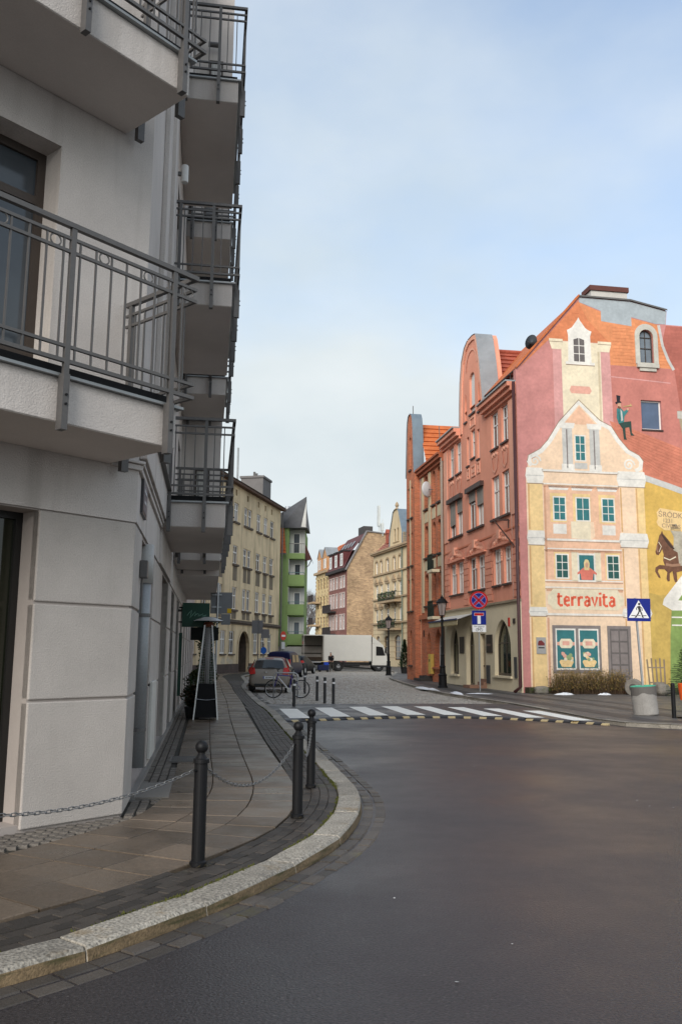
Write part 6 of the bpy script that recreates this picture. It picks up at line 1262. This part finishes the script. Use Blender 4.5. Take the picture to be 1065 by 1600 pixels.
SRe = [(px*1.04, zb, zm, zt*1.0, hw, h2) for px, zb, zm, zt, hw, h2 in SHa]
RC, PM2, _ = car('red_car','dark red car mostly hidden behind the beige hatchback',-3.42,44.6,0.0,(.16,.012,.015),SRe); wheels(RC,(.65,3.3),.86)
b = MB(); b.add([(.10,-.6,1.08),(.10,.6,1.08),(.5,.52,1.40),(.5,-.52,1.40)],[(0,1,2,3)]); b.build('rear_window', GL, RC)
for s_ in (1,-1):
    b = MB(); b.add([(.02,s_*.58,.84),(.07,s_*.80,.82),(.30,s_*.87,.96),(.20,s_*.80,1.10),(.06,s_*.62,1.08)],[(0,1,2,3,4)]); b.build('tail_light', M('tail_light_red',(.50,.03,.025)), RC); b = MB(); b.add([(.9,s_*.862,.96),(2.5,s_*.862,.95),(2.1,s_*.655,1.38),(1.05,s_*.655,1.40)],[(0,1,2,3)]); b.build('side_window', GL, RC)
SVa = [(0,.35,.8,1.1,.76,.70),(.03,.26,.95,1.70,.85,.76),(.12,.22,1.0,1.80,.87,.76),(1.2,.22,1.0,1.84,.88,.76),(2.4,.22,1.0,1.82,.88,.74),(2.9,.22,1.0,1.55,.88,.70),(3.3,.22,.98,1.12,.87,.74),(3.9,.25,.84,.95,.82,.62),(4.15,.32,.6,.68,.7,.5)]
VN, PM3, _ = car('dark_van','dark blue van parked in front of the tenement',-4.15,60,11,(.012,.014,.05),SVa,'van'); wheels(VN,(.7,3.3),.88)
b = MB(); b.add([(.0,-.64,1.12),(.0,.64,1.12),(.075,.62,1.62),(.075,-.62,1.62)],[(0,1,2,3)]); b.build('rear_window', GL, VN)
for s_ in (1,-1):
    for a, c in ((.5,1.35),(1.5,2.3)): MB().add([(a,s_*.875,1.05),(c,s_*.875,1.05),(c-.02,s_*.815,1.55),(a+.05,s_*.815,1.55)],[(0,1,2,3)]).build('side_window', GL, VN)
    MB().box(-.01,.06,min(s_*.7,s_*.84),max(s_*.7,s_*.84),.85,1.25).build('tail_light', M('tail_light_red',(.50,.03,.025)), VN)
DC, PM4, _ = car('dark_car','black car beyond the dark van near the green house',-3.75,71,15,(.01,.01,.012),SHa); wheels(DC,(.62,3.15),.86)
for s_ in (1,-1): MB().add([(.02,s_*.58,.84),(.07,s_*.80,.82),(.30,s_*.87,.96),(.20,s_*.80,1.10),(.06,s_*.62,1.08)],[(0,1,2,3,4)]).build('tail_light', M('tail_light_red',(.50,.03,.025)), DC)
MB().add([(.10,-.6,1.08),(.10,.6,1.08),(.5,.52,1.40),(.5,-.52,1.40)],[(0,1,2,3)]).build('rear_window', GL, DC)
# ================================================================ white truck across the street
TKX = thing('box_truck', 'white box truck standing across the street with its rear side open', 'truck', (-3.45,83.4,0), R_(6))
TWH = M('truck_white',(.62,.60,.54),rough=.45,var=.06,vs=.8,bump=0); TGR = M('truck_inner_grey',(.26,.245,.225),rough=.7,var=.15); TCH = M('truck_chassis',(.02,.02,.021),rough=.6)
b = MB(); b.box(1.95,6.5,0,2.4,.98,3.42); b.build('box_body', TWH, TKX, bevel=.03)
b = MB(); b.box(0,1.949,2.32,2.4,1.0,3.40); b.build('box_inner_wall', TGR, TKX); MB().box(0,1.949,0,2.4,3.34,3.42).build('box_roof', TWH, TKX); MB().box(0,1.949,0,2.4,.92,1.0).build('box_floor', TCH, TKX)
for a in (0,1.87): MB().box(a,a+.07,-.01,.07,1.0,3.34).build('box_post', M('truck_post',(.33,.31,.28)), TKX)
for z in (1.62,2.35): MB().box(.0,1.94,2.27,2.315,z,z+.1).build('lashing_rail', M('dark_rail',(.06,.055,.05)), TKX)
MB().box(.1,1.9,1.6,2.28,1.01,1.32).build('cargo_pallet', M('dark_pallet',(.05,.035,.025)), TKX); MB().box(.06,.2,2.28,2.31,2.55,2.8).build('warning_sticker', M('sticker_red',(.45,.12,.08)), TKX)
for y in (.1,2.2): MB().box(1.95,6.45,y,y+.08,.985,1.06).build('side_trim', GALV, TKX)
b = MB(); b.box(.1,7.8,.75,.9,.62,.86); b.box(.1,7.8,1.5,1.65,.62,.86); b.box(3.9,5.4,.08,.5,.45,.86); b.build('chassis', TCH, TKX); b = MB(); b.box(2.9,6.3,.03,.09,.55,.62); b.box(2.9,6.3,.03,.09,.75,.82); b.build('side_guard', TCH, TKX)
b = MB(); b.box(-.5,1.2,-.2,2.2,.55,.62); b.bar((1.2,.4,.6),(1.9,.4,.8),.1); b.build('tail_lift', TCH, TKX); MB().box(-.3,1.7,.0,.06,.80,.91).build('rear_beam', GALV, TKX)
b = MB(); pr = [(6.58,.55),(7.95,.55),(8.02,1.0),(7.98,1.5),(7.66,2.45),(7.5,2.6),(6.58,2.6)]; b.slab(pr,.05,2.35); b.build('cab', TWH, TKX, bevel=.06)
b = MB(); b.sheet([(6.95,1.5),(7.82,1.5),(7.58,2.3),(6.95,2.38)],(),.035); b.build('side_window', GL, TKX); b = MB(); b.add([(8.0,.2,1.55),(8.0,2.2,1.55),(7.70,2.15,2.42),(7.70,.25,2.42)],[(0,1,2,3)]); b.build('windscreen', GL, TKX)
b = MB(); b.add([(6.6,.1,2.63),(6.6,2.3,2.63),(7.5,2.2,2.62),(7.5,.2,2.62),(6.6,.1,3.3),(6.6,2.3,3.3)],[(0,3,4),(1,5,2),(3,2,5,4)]); b.build('roof_deflector', TWH, TKX); MB().box(7.75,7.9,-.26,-.10,1.75,2.2).build('mirror', TCH, TKX, bevel=.03); MB().box(6.6,7.98,.04,.10,.42,.6).build('cab_step', TCH, TKX); MB().box(7.85,8.04,.1,.5,.85,1.05).build('headlight', GLSB, TKX)
for px in (3.35,7.2):
    for y in (.22,2.18):
        o = MB().lathe([(.28,-.15),(.45,-.15),(.48,-.11),(.48,.11),(.45,.15),(.28,.15)],24,(px,y,.48),'y').build('wheel', TYR, TKX); MB().lathe([(.06,-.17),(.14,-.16),(.26,-.13),(.29,-.153),(.29,.153),(.06,.17)],20,(px,y,.48),'y').build('rim', GALV, o)
b = MB(); b.slab([(2.72+.0,.55),(2.8,.95),(3.05,1.06),(3.65,1.06),(3.9,.95),(3.98,.55),(3.9,.55),(3.83,.9),(3.62,.99),(3.08,.99),(2.87,.9),(2.8,.55)],.02,.5); b.build('mudguard', TCH, TKX)
# ================================================================ man by the truck (seen from behind, bending over a crate)
MAN = thing('person', 'man in dark jacket and grey trousers bending over a crate beside the truck', 'person', (-.72,81.4,0), R_(20))
def skin(name, vs, es, rs, mat, parent, root=0):
    me = bpy.data.meshes.new(name); me.from_pydata(vs, es, []); me.update(); o = link(name, me, mat, parent)
    o.modifiers.new('skin','SKIN'); sv = me.skin_vertices[0].data
    for i, r in enumerate(rs): sv[i].radius = (r, r); sv[i].use_root = (i == root)
    sb = o.modifiers.new('sub','SUBSURF'); sb.levels = sb.render_levels = 2; return o
skin('body', [(0,0,.95),(-.10,-.10,1.15),(-.17,-.20,1.38),(-.20,-.27,1.50),(-.22,-.32,1.60),(-.23,-.36,1.70),(.12,.02,.88),(.13,.02,.48),(.14,.06,.09),(.14,-.08,.05),(-.12,.02,.88),(-.14,-.04,.48),(-.15,.0,.09),(-.15,-.14,.05),(.04,-.22,1.40),(.02,-.34,1.14),(-.10,-.48,.98),(-.36,-.2,1.38),(-.42,-.34,1.12),(-.30,-.50,.98),(-.12,-.52,.90),(-.29,-.55,.90)],
     [(0,1),(1,2),(2,3),(3,4),(4,5),(0,6),(6,7),(7,8),(8,9),(0,10),(10,11),(11,12),(12,13),(2,14),(14,15),(15,16),(2,17),(17,18),(18,19),(16,20),(19,21)],
     [.13,.14,.15,.06,.085,.08,.08,.055,.04,.035,.08,.055,.04,.035,.06,.045,.035,.06,.045,.035,.03,.03], M('skin_tone',(.42,.24,.17),rough=.6), MAN)
skin('jacket', [(0,0,.93),(-.10,-.10,1.15),(-.17,-.20,1.38),(-.20,-.26,1.48),(.04,-.22,1.40),(.02,-.34,1.14),(-.09,-.47,1.0),(-.36,-.2,1.38),(-.42,-.34,1.12),(-.31,-.49,1.0)],[(0,1),(1,2),(2,3),(2,4),(4,5),(5,6),(2,7),(7,8),(8,9)],[.17,.18,.18,.09,.085,.065,.05,.085,.065,.05], M('dark_jacket',(.012,.012,.014),rough=.8), MAN)
skin('trousers', [(0,0,.95),(.12,.02,.86),(.13,.02,.48),(.14,.05,.10),(-.12,.02,.86),(-.14,-.04,.48),(-.15,.0,.10)],[(0,1),(1,2),(2,3),(0,4),(4,5),(5,6)],[.145,.10,.075,.06,.10,.075,.06], M('olive_trousers',(.07,.065,.055),rough=.9), MAN)
skin('hair', [(-.22,-.30,1.66),(-.235,-.33,1.75),(-.22,-.27,1.70)],[(0,1),(1,2)],[.075,.07,.07], M('dark_hair',(.02,.015,.012),rough=.8), MAN)
for x, y in ((.14,-.0),(-.15,-.06)): MB().box(x-.05,x+.05,y-.16,y+.12,0,.09).build('shoe', M('pale_shoe',(.32,.30,.27),rough=.8), MAN, bevel=.025)
cr = thing('blue_crate', 'blue crate on a dark trolley in front of the man by the truck', 'crate', (-1.45,80.9,0), R_(10)); MB().box(-.55,.45,-.3,.3,.12,.62).build('trolley_load', M('dark_blue_sack',(.012,.018,.06),rough=.7), cr, bevel=.06); MB().box(.0,.42,-.25,.25,.625,.86).build('crate_box', M('bright_blue_plastic',(.02,.07,.45),rough=.4), cr, bevel=.02)
for x in (-.4,.3): MB().lathe([(.1,-.03),(.12,0),(.1,.03)],12,(x,-.28,.12),'y').build('castor', TYR, cr)
# ================================================================ planting in front of the mural
def mw(x, out): 
    d = Vector((math.sin(R_(81)), math.cos(R_(81)))); n = Vector((d.y, -d.x)); q = KM+d*x+n*out; return q
hx0, hx1 = .95, 4.15
hd = thing('hedge', 'leafless brownish yellow clipped hedge along the foot of the mural', 'hedge', (*mw((hx0+hx1)/2, .95), .10), R_(9)); rr = random.Random(31); tw, lv1, lv2 = MB(), MB(), MB(); hl_ = (hx1-hx0)/2
for i in range(900):
    x, y = rr.uniform(-hl_,hl_), rr.uniform(-.38,.38); p = Vector((x,y,0)); d = Vector((rr.uniform(-.25,.25),rr.uniform(-.25,.25),1)); h = (rr.uniform(.7,1.0) if rr.random() < .94 else rr.uniform(1.0,1.2))*(1-.12*(abs(x)/hl_)**6)+.05*math.sin(x*5); q = p+d*h*.55; d2 = (d+Vector((rr.uniform(-.4,.4),rr.uniform(-.4,.4),0))); e = q+d2*h*.5
    w_ = .007; s_ = Vector((rr.uniform(-1,1),rr.uniform(-1,1),0)).normalized()*w_; tw.add([p-s_,p+s_,q+s_*.7,q-s_*.7,e],[(0,1,2,3),(3,2,4)])
    for k in range(3):
        c = q+(e-q)*rr.random(); d3 = Vector((rr.uniform(-1,1),rr.uniform(-1,1),rr.uniform(-.3,1))).normalized(); tw.add([c,c+s_*.6,c+d3*.14],[(0,1,2)])
    for k in range(9):
        c = p+(e-p)*rr.uniform(.2,1)+Vector((rr.uniform(-.06,.06),rr.uniform(-.06,.06),rr.uniform(-.04,.04))); d3 = Vector((rr.uniform(-1,1),rr.uniform(-1,1),rr.uniform(-1,1))).normalized(); o_ = d3.orthogonal()*.016; (lv1 if rr.random() < .6 else lv2).add([c-d3*.025,c+o_,c+d3*.025,c-o_],[(0,1,2,3)])
tw.build('twigs', M('hedge_twig',(.085,.055,.032),rough=.95), hd); lv1.build('leaves', LEAF_Y, hd); lv2.build('leaves', M('olive_dry_leaf',(.10,.085,.025),rough=.9), hd)
def boulder(x, y, r, sz, seed, label, mat):
    rr = random.Random(seed); bm = bmesh.new(); bmesh.ops.create_icosphere(bm, subdivisions=3, radius=r)
    for v in bm.verts:
        n = v.co.normalized(); v.co *= 1+.12*math.sin(4*n.x+seed)+.09*math.sin(5*n.y+2*seed)+.07*math.sin(7*n.z+seed); v.co.z *= sz
    me = bpy.data.meshes.new('boulder'); bm.to_mesh(me); bm.free(); o = link('boulder', me, mat, None, True, (x, y, .10+r*sz*.72)); tag(o, label, 'rock', 'stones by the mural'); return o
STN = M('weathered_stone',(.22,.20,.17),rough=.9,var=.3,vs=4,fine=.2,bump=.6,bs=20,bdist=.02,streak=((.09,.10,.04),(2,2,2),.55,.75))
boulder(13.2,36.4,.36,.85,3,'rounded mossy boulder right of the concrete sign planter',STN); boulder(8.45,37.3,.28,.7,5,'low mossy stone at the left end of the hedge',STN)
ms = thing('millstone', 'old grey millstone leaning left of the concrete sign planter', 'stone', (12.15,36.7,.02), R_(-35)); o = MB().lathe([(.10,-.14),(.32,-.14),(.36,-.10),(.36,.10),(.32,.14),(.10,.14)],24,(0,0,.38),'y').build('stone_wheel', STN, ms); MB().lathe([(.10,-.152),(.16,-.148),(.16,.148),(.10,.152)],16,(0,0,.38),'y').build('hub_ring', M('dark_stone',(.10,.09,.08)), ms)
b = MB(); rr = random.Random(8)
lb = thing('leaf_pile', 'orange brown fallen leaves beside the right end of the hedge', 'leaves', (*mw(4.35,.75), .10), 0)
for i in range(160):
    c = Vector((rr.gauss(0,.16),rr.gauss(0,.12),abs(rr.gauss(0,.09))+.01)); d = Vector((rr.uniform(-1,1),rr.uniform(-1,1),rr.uniform(-.4,.4))).normalized(); e = d.orthogonal()*.03; b.add([c-d*.05,c+e,c+d*.05,c-e],[(0,1,2,3)])
b.build('leaves', M('orange_leaf',(.33,.10,.03),rough=.8), lb)
grs = MB(); rr = random.Random(9); dm = Vector((math.sin(R_(81)), math.cos(R_(81))))
for i in range(2600):
    q = mw(rr.uniform(.1,11), rr.uniform(.05,.75)); z = .30 if True else 0; h = rr.uniform(.03,.10); a = rr.uniform(0,6.28); grs.add([(q.x,q.y,.22),(q.x+.02*math.cos(a),q.y+.02*math.sin(a),.22),(q.x+.05*math.cos(a+1),q.y+.05*math.sin(a+1),.30+h)],[(0,1,2)])
o = grs.build('grass', M('short_green_grass',(.06,.085,.022),rough=.9,var=.4,vs=2)); tag(o,'short mossy grass along the foot of the mural wall','grass'); o['kind'] = 'stuff'
def spruce(x, y, h, r, seed, label):
    rr = random.Random(seed); t = thing('spruce', label, 'tree', (x, y, .10)); MB().tube([(0,0,0),(0,0,h)],[.06,.01],8).build('trunk', BARK, t); b = MB()
    for i in range(160):
        k = (i+.5)/160; z = h*(.06+.92*k); a = i*2.4; L_ = r*(1-k)**.8*rr.uniform(.75,1.1)+.05; d = Vector((math.cos(a),math.sin(a),.15-.25*(1-k)))
        for j in range(26):
            c = Vector((0,0,z))+d*L_*(j+1)/26
            for s_ in (1,-1):
                n = Vector((-math.sin(a)*s_,math.cos(a)*s_,rr.uniform(-.2,.4)))+d*.8; n.normalize(); b.add([c,c+Vector((0,0,.014)),c+n*rr.uniform(.06,.12)],[(0,1,2)])
    b.build('crown', LEAF_D, t); return t
spruce(13.55,34.6,2.0,.85,3,'small dark spruce at the right edge before the green painted wall')
t = thing('road_bollard', 'plain black bollard near the right edge beside the orange bin', 'bollard', (8.73,23.3,.10)); MB().lathe([(.055,0),(.055,.86),(.04,.90),(.02,.91)],16).build('post', BLACK, t); MB().lathe([(.058,.62),(.058,.65)],16).build('ring', BLACK, t)
t = thing('orange_bin', 'orange plastic litter bin at the right picture edge', 'bin', (9.42,24.2,.10)); MB().lathe([(.16,.42),(.20,.85),(.205,.87),(.18,.87),(.15,.5)],20).build('bin_body', M('orange_plastic',(.70,.10,.02),rough=.4), t); MB().tube([(0,.2,0),(0,.2,.95)],.03,8).build('post', BLACK, t); MB().box(-.05,.05,.15,.2,.5,.8).build('bracket', BLACK, t)

# ================================================================ small litter on the wet road
lt = MB(); rr = random.Random(77)
for i in range(46):
    x, y = rr.uniform(-.5,6), rr.uniform(4.8,20); 
    if i < 14: x, y = rr.gauss(4.3,.5), rr.gauss(10.3,.35)
    if KP.side(x, y) > -.35: continue
    s_ = rr.uniform(.004,.011); a = rr.uniform(0,6.28); pts = [(x+s_*(.6+rr.random()*.6)*math.cos(a+k*1.05)*1.6, y+s_*(.6+rr.random()*.6)*math.sin(a+k*1.05), .004+rr.uniform(0,.004)) for k in range(6)]
    lt.add(pts, [tuple(range(6))])
o = lt.build('litter', M('white_litter',(.65,.65,.62),rough=.8)); tag(o, 'scattered white scraps of litter on the wet asphalt', 'litter'); o['kind'] = 'stuff'
